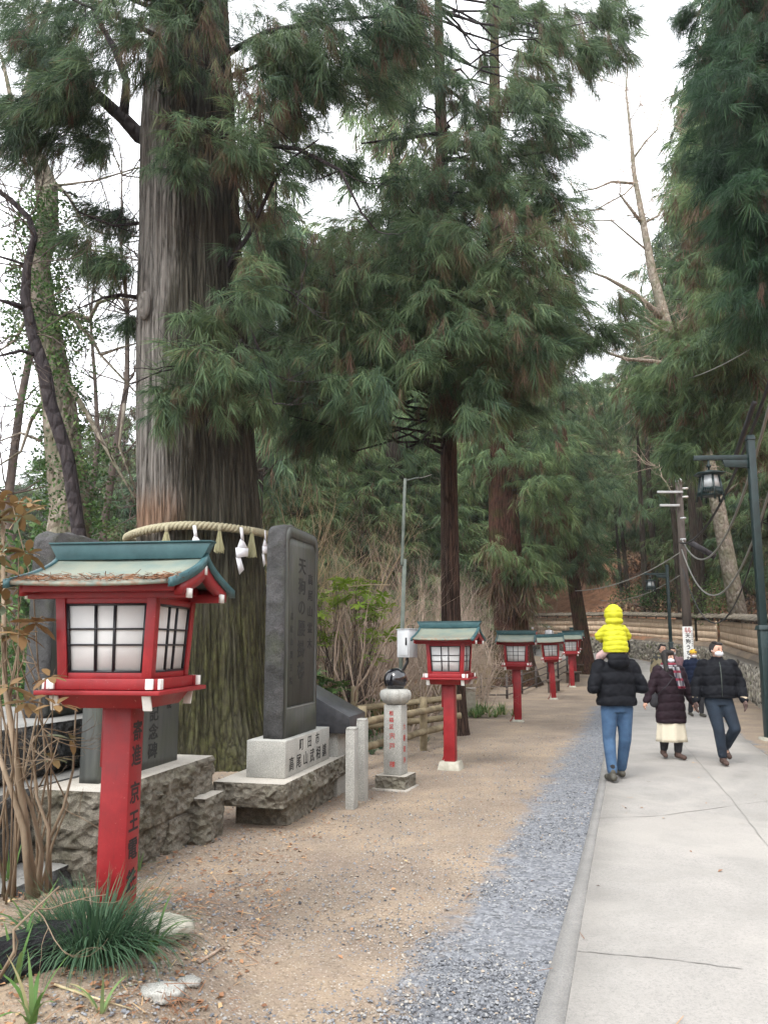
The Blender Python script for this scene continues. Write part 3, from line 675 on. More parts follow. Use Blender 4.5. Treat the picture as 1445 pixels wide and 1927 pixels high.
for a, b in zip(seg_i[:-1], seg_i[1:]):
    P0, P1 = XY[a] + N_[min(a + 2, L - 1)] * SB, XY[b] + N_[max(b - 2, 0)] * SB
    if b == seg_i[-1]: P1 = XY[b] + N_[b] * SB
    Lg = np.hypot(*(P1 - P0)); t2 = (P1 - P0) / Lg; n2 = np.array([t2[1], -t2[0]])
    z0, z1 = bz[a], bz[b]; dist = np.hypot(*((P0 + P1) / 2))
    def W(s_, n_, h): s_ = np.asarray(s_, float); return np.stack(np.broadcast_arrays(P0[0] + t2[0] * s_ + n2[0] * n_, P0[1] + t2[1] * s_ + n2[1] * n_, z0 + (z1 - z0) * s_ / Lg + h), -1)
    bd = MB(); e = [(.0, 1.20), (.0, 2.32), (.05, 2.32), (.05, 1.20)]
    bd.rings([[W(s_, n_, h) for n_, h in e] for s_ in (0.02, Lg - .02)], .35)
    bd.build('board', 'plaque', wall)
    # plaques: three rows of upright strips, each with a brushed line of script
    pl = MB(); ink = MB(); rows = [(1.22, 1.42), (1.44, 1.78), (1.80, 2.08), (2.10, 2.30)]
    step = .085 if dist < 30 else .13
    for r0, r1 in rows:
        n = int(Lg / step); s_ = np.arange(n) * step + step / 2 + .02; tt = np.clip(rng.normal(size=n) * .16 + .55, .02, 1)
        wv = step * .45; dz = rng.uniform(0, .012, n)
        c = [W(s_ + sx * wv, -.012 - 0 * s_, hh + 0 * s_) for sx, hh in ((-1, r0), (1, r0), (1, r1), (-1, r1))]; c2 = [W(s_ + sx * wv, .0, hh) for sx, hh in ((-1, r0), (1, r0), (1, r1), (-1, r1))]
        V = np.stack(c + c2, 1).reshape(-1, 3); o = (np.arange(n) * 8)[:, None]
        for f in ([0, 1, 2, 3], [0, 4, 5, 1], [3, 2, 6, 7], [0, 3, 7, 4], [1, 5, 6, 2]): pl.add(V if f == [0, 1, 2, 3] else np.zeros((0, 3)), (o + np.array(f)) if f == [0, 1, 2, 3] else (o + np.array(f) - len(V)), np.repeat(tt, 8) if f == [0, 1, 2, 3] else 0.)
        if (r1 - r0) > .25:
            for q in range(6):
                hq = r0 + (r1 - r0) * (.12 + .125 * q) + rng.normal(size=n) * .004; ww = step * rng.uniform(.05, .15, n); h2 = (r1 - r0) * rng.uniform(.02, .05, n); m = rng.random(n) < .85; sj = s_ + rng.normal(size=n) * step * .05
                V = np.stack([W((sj + sx * ww)[m], -.0145, (hq + sz * h2)[m]) for sx, sz in ((-1, -1), (1, -1), (1, 1), (-1, 1))], 1).reshape(-1, 3)
                ink.add(V, np.arange(len(V)).reshape(-1, 4))
    tag(pl.build('plaque', 'plaque', wall), kind='stuff')
    M['plink'] = M.get('plink') or G('faded_brush_ink').fin((.38, .27, .18), .8)
    tag(ink.build('brushed_script', 'plink', wall), kind='stuff')
    for s_ in np.arange(.4, Lg, 1.1):
        k_ = gz(*(W(s_, .02, 0)[:2])); zt = W(s_, 0, 1.2)[2]; p = W(s_, .03, 0)
        MB().box((p[0], p[1], (k_ - .3 + zt) / 2), (.09, .09, zt - k_ + .3), rotz(math.atan2(t2[1], t2[0]))).build('post', 'darkwood', wall)
        MB().bar(W(s_, .06, 1.2), W(s_, .06, 2.5), .07, .07, (t2[0], t2[1], 0)).build('upright', 'darkwood', wall)
    rf = MB()
    for n0, h0, n1, h1 in ((-.24, 2.45, .12, 2.62), (.12, 2.62, .55, 2.44)):
        rf.rings([[W(s_, n_, h) for n_, h in ((n0, h0), (n0, h0 + .03), (n1, h1 + .03), (n1, h1))] for s_ in (-.05, Lg + .05)])
    for s_ in np.arange(0, Lg, .22):
        j_ = rng.normal() * .01; rf.bar(W(s_, -.27, 2.475 + j_), W(s_, .12, 2.665 + j_), .11, .045, (0, 0, 1))
    rf.build('roof', 'shingle', wall)
    bm = MB(); bm.bar(W(0, -.16, 2.44), W(Lg, -.16, 2.44), .06, .07); bm.build('eave_beam', 'darkwood', wall)
# ------------------------------------------------------------------ far dark board fence and teal revetments on the slope
def strip_wall(name, pts, Ydist, h, mat, label, cat, thick=.25, dz=0):
    P = [at(px, py, Yd) for (px, py), Yd in zip(pts, Ydist)]; mb = MB()
    ringsl = []
    for i, p in enumerate(P):
        ringsl.append([(p[0], p[1], p[2] + dz), (p[0], p[1] + thick, p[2] + dz), (p[0], p[1] + thick, p[2] - h), (p[0], p[1], p[2] - h)])
    mb.rings(ringsl); rt = root(name, P[0], label, cat, world=True); mb.build('panel', mat, rt)
    cp = MB(); cp.tube([p + np.array([0, thick / 2, .06 + dz]) for p in P], .09, 6); cp.build('coping', mat if mat == 'blackfence' else 'granite', rt)
    return rt
M['tealwall'] = pm('pale_teal_coated_concrete', (.20, .31, .28), (.30, .42, .38), 2, .8, .2)
# ------------------------------------------------------------------ red lanterns
def make_lantern():
    rt = root('votive_lantern', (0, 0, 0), 'x', 'lantern')
    post = MB(); post.box((0, 0, .62), (.155, .155, 1.24)); post.build('post', 'red', rt, bevel=.006)
    jb = MB().box((-.095, .03, 1.0), (.045, .09, .32)).build('junction_box', 'red', rt, bevel=.003)
    cdm = MB().tube([(-.095, .03, .9), (-.095, .03, .3), (-.10, .03, .16), (-.14, .02, .06), (-.19, .02, .0)], .011, 8)
    for z in (.86, .52): cdm.tube([(-.095, .03, z), (-.095, .03, z + .04)], .017, 8)
    cdm.build('conduit', 'red', rt, smooth=True)
    br = MB()
    br.box((0, 0, 1.199), (.435, .435, .072), None, 1.2)
    br.build('bracket', 'red', rt, bevel=.003)
    tr = MB(); tr.box((0, 0, 1.245), (.66, .66, .022)); tr.build('tray', 'red', rt, bevel=.003)
    rl = MB()
    for s_ in (-1, 1):
        rl.box((0, s_ * .262, 1.2865), (.60, .05, .055)); rl.box((s_ * .262, 0, 1.286), (.05, .47, .054))
    rl.build('rail', 'red', rt, bevel=.003)
    bench_ = None
    for sx in (-1, 1):
        for sy in (-1, 1):
            MB().box((sx * .262, sy * .292, 1.288), (.040, .016, .052)).build('white_rail_end', 'white_end', rt, bevel=.002); MB().box((sx * .306, sy * .262, 1.287), (.016, .040, .052)).build('white_rail_end', 'white_end', rt, bevel=.002)
            MB().prism([(-.023, .0), (.023, 0), (.023, .075), (-.023, .075)], 0, .012, lambda u, v, w, sx=sx, sy=sy: (sx * .245 + u, sy * (.255 + w + (v) * .35), 1.155 + v)).build('white_bracket_end', 'white_end', rt, bevel=.002)
    # body: four corner posts that lean out, sill and head rails
    def bw(z): return .225 + .022 * (z - 1.315) / .40          # half width of the post centres
    fr = MB()
    for sx in (-1, 1):
        for sy in (-1, 1):
            fr.rings([[(sx * bw(z) + i * .026, sy * bw(z) + j * .026, z) for i, j in ((-1, -1), (1, -1), (1, 1), (-1, 1))] for z in (1.314, 1.722)])
    for z, h in ((1.328, .03), (1.71, .03)):
        for s_ in (-1, 1):
            fr.box((0, s_ * bw(z), z), (2 * bw(z) - .05, .036, h)); fr.box((s_ * bw(z), 0, z), (.036, 2 * bw(z) - .05, h))
    fr.build('body_frame', 'red', rt, bevel=.002)
    for k in range(4):
        Rk = rotz(k * PI / 2)
        def P(u, z, off): return np.array([u, -(bw(z) + off), z]) @ Rk.T
        z0, z1 = 1.343, 1.695; w0, w1 = bw(z0) - .026, bw(z1) - .026
        pn = MB(); pn.rings([[P(-w, z, o) for w, z, o in ((w0, z0, 0), (-w0, z0, 0), (-w1, z1, 0), (w1, z1, 0))], [P(-w, z, o) for w, z, o in ((w0, z0, .006), (-w0, z0, .006), (-w1, z1, .006), (w1, z1, .006))]])
        po = pn.build('paper_panel', 'paper', rt)
        lt_ = MB()
        def bar(u0, za, u1, zb, wd):
            a, b = P(u0, za, .011), P(u1, zb, .011); lt_.bar(a, b, wd, .011, (Rk @ np.array([0, -1, 0])))
        for fu in (.365, .605): bar(-w0 + 2 * w0 * fu, z0, -w1 + 2 * w1 * fu, z1, .013)
        for fz in (.40, .63): z = z0 + (z1 - z0) * fz; ww = bw(z) - .026; bar(-ww, z, ww, z, .009)
        bar(-w0 + .006, z0, -w1 + .006, z1, .014); bar(w0 - .006, z0, w1 - .006, z1, .014); bar(-w0, z0 + .005, w0, z0 + .005, .012); bar(-w1, z1 - .005, w1, z1 - .005, .012)
        lt_.build('lattice', 'black', po)
    # roof: concave gable, ridge along x
    HL = .425
    def prof(t): return (.46 * t, 1.955 - .175 * (t ** .62) if t > 0 else 1.955)   # (y offset, z) from ridge to eave
    ts = [0, .04, .1, .2, .32, .46, .62, .8, 1.0]
    for s_ in (-1, 1):
        sh = MB(); top = [prof(t) for t in ts]; rg_ = []
        xs_ = np.linspace(-HL, HL, 9)
        for x_ in xs_:
            sag = .012 * (x_ / HL) ** 2; ring = [(x_, s_ * y, z + sag + .008) for y, z in top] + [(x_, s_ * y, z + sag - .012) for y, z in top[::-1]]
            rg_.append(ring)
        sh.rings(rg_); r_ = sh.build('roof_slope', 'roof', rt, smooth=False)
    for sx in (-1, 1):
        for s_ in (-1, 1):
            ed = MB(); bg_ = MB(); rgA, rgB = [], []
            for t in ts:
                y, z = prof(t); z += .012; y2 = y + .012 * t; rgA.append([(sx * (HL - .012), s_ * y2, z + .014), (sx * (HL + .016), s_ * y2, z + .014), (sx * (HL + .016), s_ * y2, z - .030), (sx * (HL - .012), s_ * y2, z - .030)])
                if t <= .97: rgB.append([(sx * (HL - .03), s_ * y * .95, z - .030), (sx * (HL + .004), s_ * y * .95, z - .030), (sx * (HL + .004), s_ * y * .95, z - .105 + .025 * t), (sx * (HL - .03), s_ * y * .95, z - .105 + .025 * t)])
            ed.rings(rgA); bg_.rings(rgB); ed.build('roof_edge', 'teal', rt); bg_.build('bargeboard', 'red', rt)
    un = MB()
    for s_ in (-1, 1):
        un.box((0, s_ * .345, 1.775), (.80, .045, .05)); un.box((0, s_ * .25, 1.745), (.86, .05, .048))
    un.box((0, 0, 1.745), (.50, .50, .045)); un.prism([(-.30, 1.76), (.30, 1.76), (.16, 1.835), (.02, 1.915), (-.02, 1.915), (-.16, 1.835)], -.30, .30, lambda u, v, w: (w, u, v))
    un.box((0, 0, 1.905), (.84, .045, .05))
    un.build('eave_beam', 'red', rt, bevel=.002)
    for sx in (-1, 1):
        for s_ in (-1, 1): MB().box((sx * .435, s_ * .25, 1.745), (.016, .05, .048)).build('beam_end', 'white_end', rt)
        MB().box((sx * .4245, 0, 1.885), (.012, .038, .05)).build('beam_end', 'white_end', rt)
    rd = MB(); rd.prism([(-.415, 1.948), (.415, 1.948), (.465, 2.035), (-.465, 2.035)], -.032, .032, lambda u, v, w: (u, w, v)); rd.build('ridge', 'teal', rt, bevel=.003)
    cp = MB(); cp.prism([(-.466, 2.036), (.466, 2.036), (.468, 2.046), (-.468, 2.046)], -.040, .040, lambda u, v, w: (u, w, v)); cp.build('ridge_cap', 'teal', rt)
    ft = MB(); ft.box((0, 0, .02), (.36, .36, .18), None, .72); ft.build('footing', 'concrete_base', rt, bevel=.008)
    return rt
L1 = make_lantern()
tag(L1, 'large red lantern with black lettering on its post, needle litter on its roof', 'lantern', 'red votive lanterns along the path')
def lantern_at(o, px, py_base, dz=0., rz=-18, s_=1.0, Yd=None, lean=0):
    p = ground(px, py_base) if Yd is None else at(px, py_base, Yd)
    o.location = (p[0], p[1], p[2] + dz); o.rotation_euler = (0, R(lean), R(rz)); o.scale = (s_,) * 3; return p
LG = 'red votive lanterns along the path'
L1.location = (-1.392, 4.22, .22); L1.rotation_euler = (0, 0, R(-7)); L1P = L1.location
LANT = [(848, 1447, -18, 'second red lantern, on a pale concrete block between the pillar and the log fence'),
        (975, 1358, -14, 'red lantern standing alone on bare earth in front of the thick mossy trunk'),
        (1042, 1316, -12, 'slightly leaning red lantern beside the first small wooden bench'),
        (1077, 1293, -12, 'red lantern next to the bench, its roof overlapping the one behind it'),
        (1082, 1280, -12, 'red lantern mostly hidden behind the one by the bench'),
        (1093, 1262, -12, 'red lantern at the foot of the slim cedar beside the man in black')]
for i, (px, py, rz, lb) in enumerate(LANT):
    o = copy_tree(L1); tag(o, lb); lantern_at(o, px, py, 0, rz, lean=(-2.2 if i == 2 else (-1 if i > 2 else 0)))
    if i > 0:
        for ch in list(o.children):
            if ch.name.startswith('footing'): ch.scale = (.8, .8, .45)
o = copy_tree(L1); tag(o, 'tiny distant red lantern before the small board wall across the valley'); p = at(909, 1222, 56); o.location = (p[0], p[1], gz(p[0], p[1])); o.rotation_euler = (0, 0, 0)
for ch in list(L1.children):
    if ch.name.startswith('footing'): ch.location = (.0, 0, -.06); ch.scale = (1.35, 1.35, .8)
# lettering on the first lantern's post (its side toward the path)
zz = [1.00, .875, .685, .54, .40, .245]
for chx, z in zip('寄進京王電鉄', zz):
    text_mesh(chx, .115, 'ink', 'lettering', L1, place((.0785, .0, z + .02), PI / 2), extrude=.0008, bold=.0022)
# needle litter on L1's roof
nl = MB(); N = 500; x_ = rng.uniform(-.42, .42, N); t_ = 1 - np.abs(rng.normal(size=N)) * .16; t_ = np.clip(t_, .35, 1.0); edgeb = rng.random(N) < .4; x_ = np.where(edgeb, np.sign(x_) * (.42 - np.abs(rng.normal(size=N)) * .1), x_)
P = np.stack([x_, -.46 * t_, 1.955 - .175 * t_ ** .62 + .018 + rng.random(N) * .008], 1)
nl.inst(LF[1], mats_from(rng.random(N) * 6.3, rng.normal(size=N) * .2, rng.normal(size=N)), rng.uniform(.03, .09, N), P, rng.uniform(.02, .6, N))
o = nl.build('needle_litter', 'litter', loc=L1.location); o.rotation_euler = L1.rotation_euler
tag(o, 'dry cedar needles caught along the eave of the big lantern', 'needles', kind='stuff')

# ------------------------------------------------------------------ the big inscribed stele
SF = np.array([[math.cos(R(-13.7)), -math.sin(R(-13.7)), 0], [math.sin(R(-13.7)), math.cos(R(-13.7)), 0], [0, 0, 1]])
def stele_slab(mb, W_, D, H, cr=.12, res=.05, rough=True, mi_f=1, taper=0., seed=0.):
    """upright slab; local x = front normal (0..-D behind), y = width, z = up, corners rounded at the top"""
    n = 6; out = [(-W_ / 2, 0)] + [(-W_ / 2 + taper, z) for z in np.linspace(.05, H - cr, int(H / res))]
    out += [(-W_ / 2 + taper + cr - cr * math.cos(a), H - cr + cr * math.sin(a)) for a in np.linspace(.25, PI / 2, n)]
    top = [(y, H) for y in np.linspace(-W_ / 2 + taper + cr, W_ / 2 - taper - cr, 14)[1:-1]]
    half = out + top; full = half + [(-y, z) for y, z in out[::-1]]
    full = np.array(full); ringsl = []
    for x_ in np.linspace(-D, 0, max(3, int(D / .04))):
        e = min(x_ + D, -x_) / .03; e = min(1, max(0, e)); Rg = []
        for y, z in full:
            nn = noise.fractal(Vector((x_ * 7 + seed, y * 7, z * 7)), .9, 2.1, 4); am = (.03 * e * (.3 + nn)) if rough else 0
            sgn = -1 if y < 0 else 1; Rg.append((x_, y + (sgn * am if abs(abs(y) - W_ / 2) < cr * .6 else 0), z + (am if z > H - cr * .5 else 0)))
        ringsl.append(Rg)
    mb.rings(ringsl); return mb
S2 = root('inscribed_stele', (-.915, 7.28, 0), 'tall dark slate stele with carved vertical writing on a stepped rough stone base', 'stone monument', rz=R(-13.7))
pd = MB(); rough_box(pd, (-.60, .30, -.15), (-.08, 1.98, .225), amp=.02, faces='-x+x-y+y', sc_=5)
pd.box((-.34, 1.12, .05), (.54, .012, .36)); pd.build('pedestal', ['rough_tan', 'rough_tan'], S2)
sl = MB(); rough_box(sl, (-.70, 0, .225), (0, .70, .44), amp=.06, seed=1, sc_=7, res=.025); rough_box(sl, (-.70, .703, .225), (0, 2.14, .44), amp=.06, seed=4, sc_=7, res=.025)
sl.build('lower_step', ['rough_tan', 'top_tan'], S2)
bk = MB(); bk.box((-.30, .98, .6155), (.40, 1.38, .35)); bk.build('granite_block', 'granite', S2, bevel=.006)
sb = MB(); stele_slab(sb, 1.0, .20, 2.14, cr=.16); sb.mi  # front face at local x=0
slab = sb.build('slab', 'stele', S2, loc=(-.185, .92, .79))
# border + sunk panel on the front face
def outline(hw, z0, z1, cr, n=7):
    return [(-hw, z0), (hw, z0)] + [(hw - cr + cr * math.cos(a), z1 - cr + cr * math.sin(a)) for a in np.linspace(0, PI / 2, n)] + [(-hw + cr - cr * math.sin(a), z1 - cr + cr * math.cos(a)) for a in np.linspace(0, PI / 2, n)]
o1, o2 = outline(.487, .004, 2.125, .13), outline(.425, .30, 2.02, .09)
fm = MB(); V = [(.001, y, z) for y, z in o1] + [(.014, y, z) for y, z in o1] + [(.014, y, z) for y, z in o2] + [(.002, y, z) for y, z in o2]; n = len(o1)
fm.add(V, [(k * n + i, k * n + (i + 1) % n, (k + 1) * n + (i + 1) % n, (k + 1) * n + i) for k in range(3) for i in range(n)])
fm.build('border', 'face', slab)
MB().prism(o2, .0025, .004, lambda u, v, w: (w, u, v)).build('sunk_panel', 'face', slab)
MB().box((.0145, 0, .285), (.004, .86, .008)).build('cut_line', 'facegroove', slab)
def carve(txt, y, zt, zb, size, parent, x_=.006, mat='darkink', bold=.001, sy=1.0):
    n = len(txt)
    for i, c_ in enumerate(txt):
        z = zt + (zb - zt) * (i / (n - 1) if n > 1 else 0); m = place((x_, y, z), PI / 2) @ Matrix.Diagonal((sy, 1, 1, 1))
        text_mesh(c_, size, mat, 'engraving', parent, m, extrude=.0012, bold=bold)
carve('天狗の腰掛杉', -.01, 1.74, .64, .185, slab, bold=.003, sy=1.25)
carve('高尾山霊木', .26, 1.62, .92, .125, slab, bold=.001, sy=1.3)
carve('高尾山薬王院', -.30, 1.20, .55, .085, slab, bold=0)
# lettering on the granite block
for i, c_ in enumerate('町田市'): text_mesh(c_, .13, 'ink', 'engraving', S2, place((-.0985, .74 + i * .25, .700), PI / 2), extrude=.0008, bold=.001)
for i, c_ in enumerate('高尾山武相講'): text_mesh(c_, .145, 'ink', 'engraving', S2, place((-.0985, .46 + i * .205, .545), PI / 2), extrude=.0008, bold=.001)
# ------------------------------------------------------------------ memorial stele behind the big lantern
S1 = root('memorial_stele', (-1.60, 7.42, 0), 'smooth dark stele partly hidden behind the big lantern, on a thick rock-faced block', 'stone monument', rz=R(-12))
rb_ = MB(); rough_box(rb_, (-.68, -1.86, .28), (0, 0, .68), amp=.08, faces='-x+x-y+y', sc_=5.5, res=.03, seed=9); rough_box(rb_, (-.68, -1.86, -.2), (-.05, -.42, .28), amp=.07, sc_=5.5, res=.03, seed=3)
rb_.build('base_block', ['rough_tan', 'top_tan'], S1)
sb = MB(); stele_slab(sb, 1.25, .16, 1.5, cr=.05, rough=False); slb = sb.build('slab', 'face', S1, loc=(-.20, -.95, .68))
carve('杉苗植樹記念碑', .17, 1.06, .13, .14, slb, x_=.003, bold=.002, sy=1.15); carve('高尾山薬王院', .43, 1.05, .50, .075, slb, x_=.003, sy=1.1); carve('平成十年', -.02, .95, .62, .06, slb, x_=.003)
MB().box((.0015, -.50, .12), (.002, .07, .12)).build('red_seal', 'redink', slb)
for (px, py, sz, lb) in ((292, 1601, (.40, .34, .26), 'small rock-faced stone cube in front of the memorial block, by the red post'), (368, 1583, (.34, .40, .38), 'taller rock-faced stone cube at the far end of the memorial block')):
    p = ground(px, py); s_ = root('stone_step', (p[0] - .02, p[1] + .1, p[2]), lb, 'stone block', rz=R(-12))
    mm = MB(); rough_box(mm, (-sz[0] / 2, -sz[1] / 2, -.1), (sz[0] / 2, sz[1] / 2, sz[2]), amp=.05, seed=px, sc_=8, res=.025); mm.build('block', ['rough_tan', 'top_tan'], s_)
# ------------------------------------------------------------------ leftmost stele on dark tiers
S0 = root('rough_edged_stele', (-2.62, 7.0, 0), 'dark stele with chiselled edge on tiered dark rock blocks behind the brown shrub', 'stone monument', rz=R(-14))
t_ = MB()
rough_box(t_, (-1.6, -1.9, .70), (.16, .62, 1.09), amp=.09, sc_=5, res=.035, seed=2); t_.build('upper_tier', ['rough_dark', 'top_dark'], S0)
t_ = MB(); rough_box(t_, (-1.7, -2.3, .20), (.40, .40, .69), amp=.09, sc_=5, res=.035, seed=5); t_.build('middle_tier', ['rough_dark', 'top_dark'], S0)
t_ = MB(); rough_box(t_, (-1.8, -2.9, -.3), (.75, .30, .19), amp=.09, sc_=5, res=.035, seed=8); t_.build('lower_tier', ['rough_dark', 'top_dark'], S0)
sb = MB(); stele_slab(sb, .80, .22, 1.60, cr=.10, seed=3.); o = sb.build('slab', 'stele', S0, loc=(-.15, .0, 1.09))
MB().prism(outline(.37, .02, 1.52, .08), 0, .012, lambda u, v, w: (w, u, v)).build('front_face', 'face', o)

# ------------------------------------------------------------------ slanted plaque, granite posts
W1 = root('slanted_plaque', (-.66, 9.25, 0), 'black slanted stone lectern plaque on a granite pedestal behind the tall stele', 'plaque', rz=R(-14))
MB().box((-.02, .1, .31), (.40, .56, .80)).build('pedestal', 'granite', W1, bevel=.006)
MB().prism([(-.34, .712), (.34, .712), (.34, .90), (-.34, 1.25), (-.38, 1.20)], -.26, .42, lambda u, v, w: (u, w, v)).build('tablet', 'blackstone', W1, bevel=.004)
for (px, py, zt, lb) in ((656, 1524, .81, 'square granite post at the end of the stepped stele base'), (676, 1508, .86, 'granite post just behind the other granite post near the black plaque')):
    p = ground(px, py); r_ = root('granite_post', p, lb, 'post', 'pair of granite posts', rz=R(-16))
    MB().box((0, .1, zt / 2 - .1), (.10, .14, zt + .2)).build('shaft', 'granite', r_, bevel=.006)
    MB().box((0, .1, zt + .0125), (.10, .14, .025), None, .82).build('cap', 'granite', r_)
# ------------------------------------------------------------------ lotus pillar with glossy black ball
p = ground(745, 1489); PL = root('lotus_pillar', (p[0], p[1] + .19, 0), 'short stone pillar with red writing topped by a lotus and a glossy black ball', 'stone pillar', rz=R(-22))
mm = MB(); rough_box(mm, (-.19, -.19, -.1), (.19, .19, .17), amp=.018, res=.04, sc_=6); mm.box((0, 0, .0), (.44, .44, .05), mi=1); mm.build('plinth', ['rough_tan', 'top_tan'], PL)
MB().box((0, 0, .58), (.225, .225, .82), None, .97).build('shaft', 'granite', PL, bevel=.006)
lo = MB()
n = 96; prf = [(.10, 0), (.145, .02), (.185, .07), (.195, .12), (.18, .165), (.135, .185), (.08, .19)]
lo.rings([[(r * (1 - .16 * (1 - abs(math.sin(4 * a + .4))) ** 4) * math.cos(a), r * (1 - .16 * (1 - abs(math.sin(4 * a + .4))) ** 4) * math.sin(a), z) for a in np.arange(n) * 2 * PI / n] for r, z in prf])
lo.build('lotus_capital', 'granite', PL, smooth=True, loc=(0, 0, .99))
bl = MB().ell((0, 0, 0), (.145, .145, .145), n=40, m=26).build('ball', 'ball', PL, smooth=True, loc=(0, 0, 1.285))
carve2 = [('板橋区', -.01, .89, .73, .06), ('宍戸', -.0, .62, .50, .078), ('様', .0, .29, .29, .075)]
for s_, x_, za, zb, size in carve2:
    for i, c_ in enumerate(s_): text_mesh(c_, size, 'redink', 'engraving', PL, place((x_, -.1135, za + (zb - za) * (i / max(1, len(s_) - 1)))), extrude=.0006, bold=.0006)
for i, c_ in enumerate('六根清浄'): text_mesh(c_, .08, 'redink', 'engraving', PL, place((.1135, 0, .72 - i * .13), PI / 2), extrude=.0006, bold=.0006)
# ------------------------------------------------------------------ steel pole, control box, wire
p = at(750, 1262, 11.6); b_ = gz(p[0], 11.6); t_ = at(762, 901, 11.6)
SPo = root('steel_pole', (p[0], 11.6, b_), 'thin grey green steel pole beside the control box, rising over the shrubs', 'pole', world=True)
MB().bar((p[0] - .02, 11.6, b_), (t_[0] - .01, 11.6, 3.0), .06, .06, (0, 1, 0)).build('lower_tube', 'greypost', SPo, bevel=.004)
MB().bar((p[0] + .055, 11.6, 2.9), (t_[0], 11.6, t_[2]), .045, .075, (0, 1, 0)).build('upper_channel', 'greypost', SPo, bevel=.003)
MB().tube([t_ + [0, 0, -.04], t_ + [.12, 0, 0], t_ + [.22, 0, .02]], .012, 6).build('bracket', 'greypost', SPo)
c_ = at(766, 1211, 11.4); CB = root('control_box', (c_[0], 11.35, c_[2]), 'light grey steel control box mounted on the thin pole left of a lantern'.replace(' left of a lantern', ' beside the second lantern'), 'electrical box', rz=R(-50))
MB().box((0, 0, 0), (.26, .17, .40)).build('cabinet', 'greybox', CB, bevel=.006)
MB().box((0, 0, .207), (.28, .19, .012)).build('lid', 'greybox', CB, bevel=.002)
MB().box((.02, -.092, -.0), (.20, .012, .34)).build('door', 'greybox', CB, bevel=.003)
MB().box((.09, -.102, .03), (.03, .012, .11)).build('handle', 'black', CB)
MB().tube([(0, 0, -.2), (.02, -.02, -.27), (-.05, -.02, -.36), (-.14, 0, -.42), (-.16, 0, -.7)], .022, 8).build('cable', 'cable', CB, smooth=True)
# ------------------------------------------------------------------ log fences
def log(mb, a, b, r, wob=.006):
    a, b = np.array(a), np.array(b); P = [a + (b - a) * t + rng.normal(size=3) * wob for t in np.linspace(0, 1, 9)]; mb.tube(P, [r * rng.uniform(.95, 1.05) for _ in P], 10)
def log_fence(name, A, B, n, hs, label, hp):
    A, B = np.array(A, float), np.array(B, float); rt = root(name, (A[0], A[1], gz(*A)), label, 'fence', world=True)
    for h in hs:
        m = MB(); P0, P1 = A + (A - B) * .02, B + (B - A) * .03; log(m, (P0[0], P0[1] - .06, gz(*P0) + h), (P1[0], P1[1] - .06, gz(*P1) + h), .055); m.build('rail', 'log', rt, smooth=True)
    for i in range(n):
        q = A + (B - A) * (i / (n - 1)); m = MB(); log(m, (q[0], q[1], gz(*q) - .2), (q[0], q[1], gz(*q) + hp), .062, .003); m.build('post', 'log', rt, smooth=True)
FA = ground(700, 1455)[:2] * 1.0; FB = ground(838, 1392)[:2]
log_fence('log_fence', (-.30, 11.0), (1.12, 13.9), 4, (.30, .64), 'weathered log fence running back from the granite posts to the slim cedar', .86)
log_fence('log_fence', (-3.2, 13.7), (1.25, 14.15), 6, (.45, .78), 'weathered log fence crossing behind the lotus pillar and shrubs', .98)
# ------------------------------------------------------------------ pipe fence along the valley edge
fp = [ground(px, py) for px, py in ((862, 1330), (906, 1315), (954, 1315), (982, 1306), (1009, 1294), (1031, 1284), (1050, 1277), (1067, 1267), (1083, 1257), (1097, 1250))]
fp[0] = fp[1] + (fp[1] - fp[2]) * .0 + np.array([-2.2, -.6, 0]); fp[0][2] = gz(fp[0][0], fp[0][1])
PF = root('pipe_fence', fp[1], 'brown metal pipe fence curving along the valley edge behind the lanterns', 'fence', world=True)
fpp = np.array(fp)
for h in (.12, .38, .64):
    m = MB(); m.tube(fpp + [0, 0, h], .022, 8); m.build('rail', 'brownrail', PF, smooth=True)
for p in fp:
    m = MB(); m.tube([p + [0, 0, -.1], p + [0, 0, .76]], .04, 10); m.ell(p + [0, 0, .77], (.045, .045, .035), n=10, m=5); m.build('post', 'brownrail', PF, smooth=True)
# ------------------------------------------------------------------ benches
def bench(px, py, rz, label):
    p = ground(px, py); r_ = root('wooden_bench', p, label, 'bench', 'small wooden benches behind the lanterns', rz=rz)
    for y in (-.11, .11): MB().box((0, y, .40), (1.1, .20, .05)).build('seat_plank', 'darkwood', r_, bevel=.006)
    for x_ in (-.38, .38): MB().box((x_, 0, .18), (.12, .30, .40)).build('leg', 'darkwood', r_, bevel=.006)
bench(1042, 1302, R(70), 'small wooden bench between the leaning lantern and the path')
bench(1078, 1284, R(60), 'small wooden bench just behind the lantern by the gravel')
bench(1100, 1267, R(50), 'wooden bench at the foot of the slim cedar by the path')
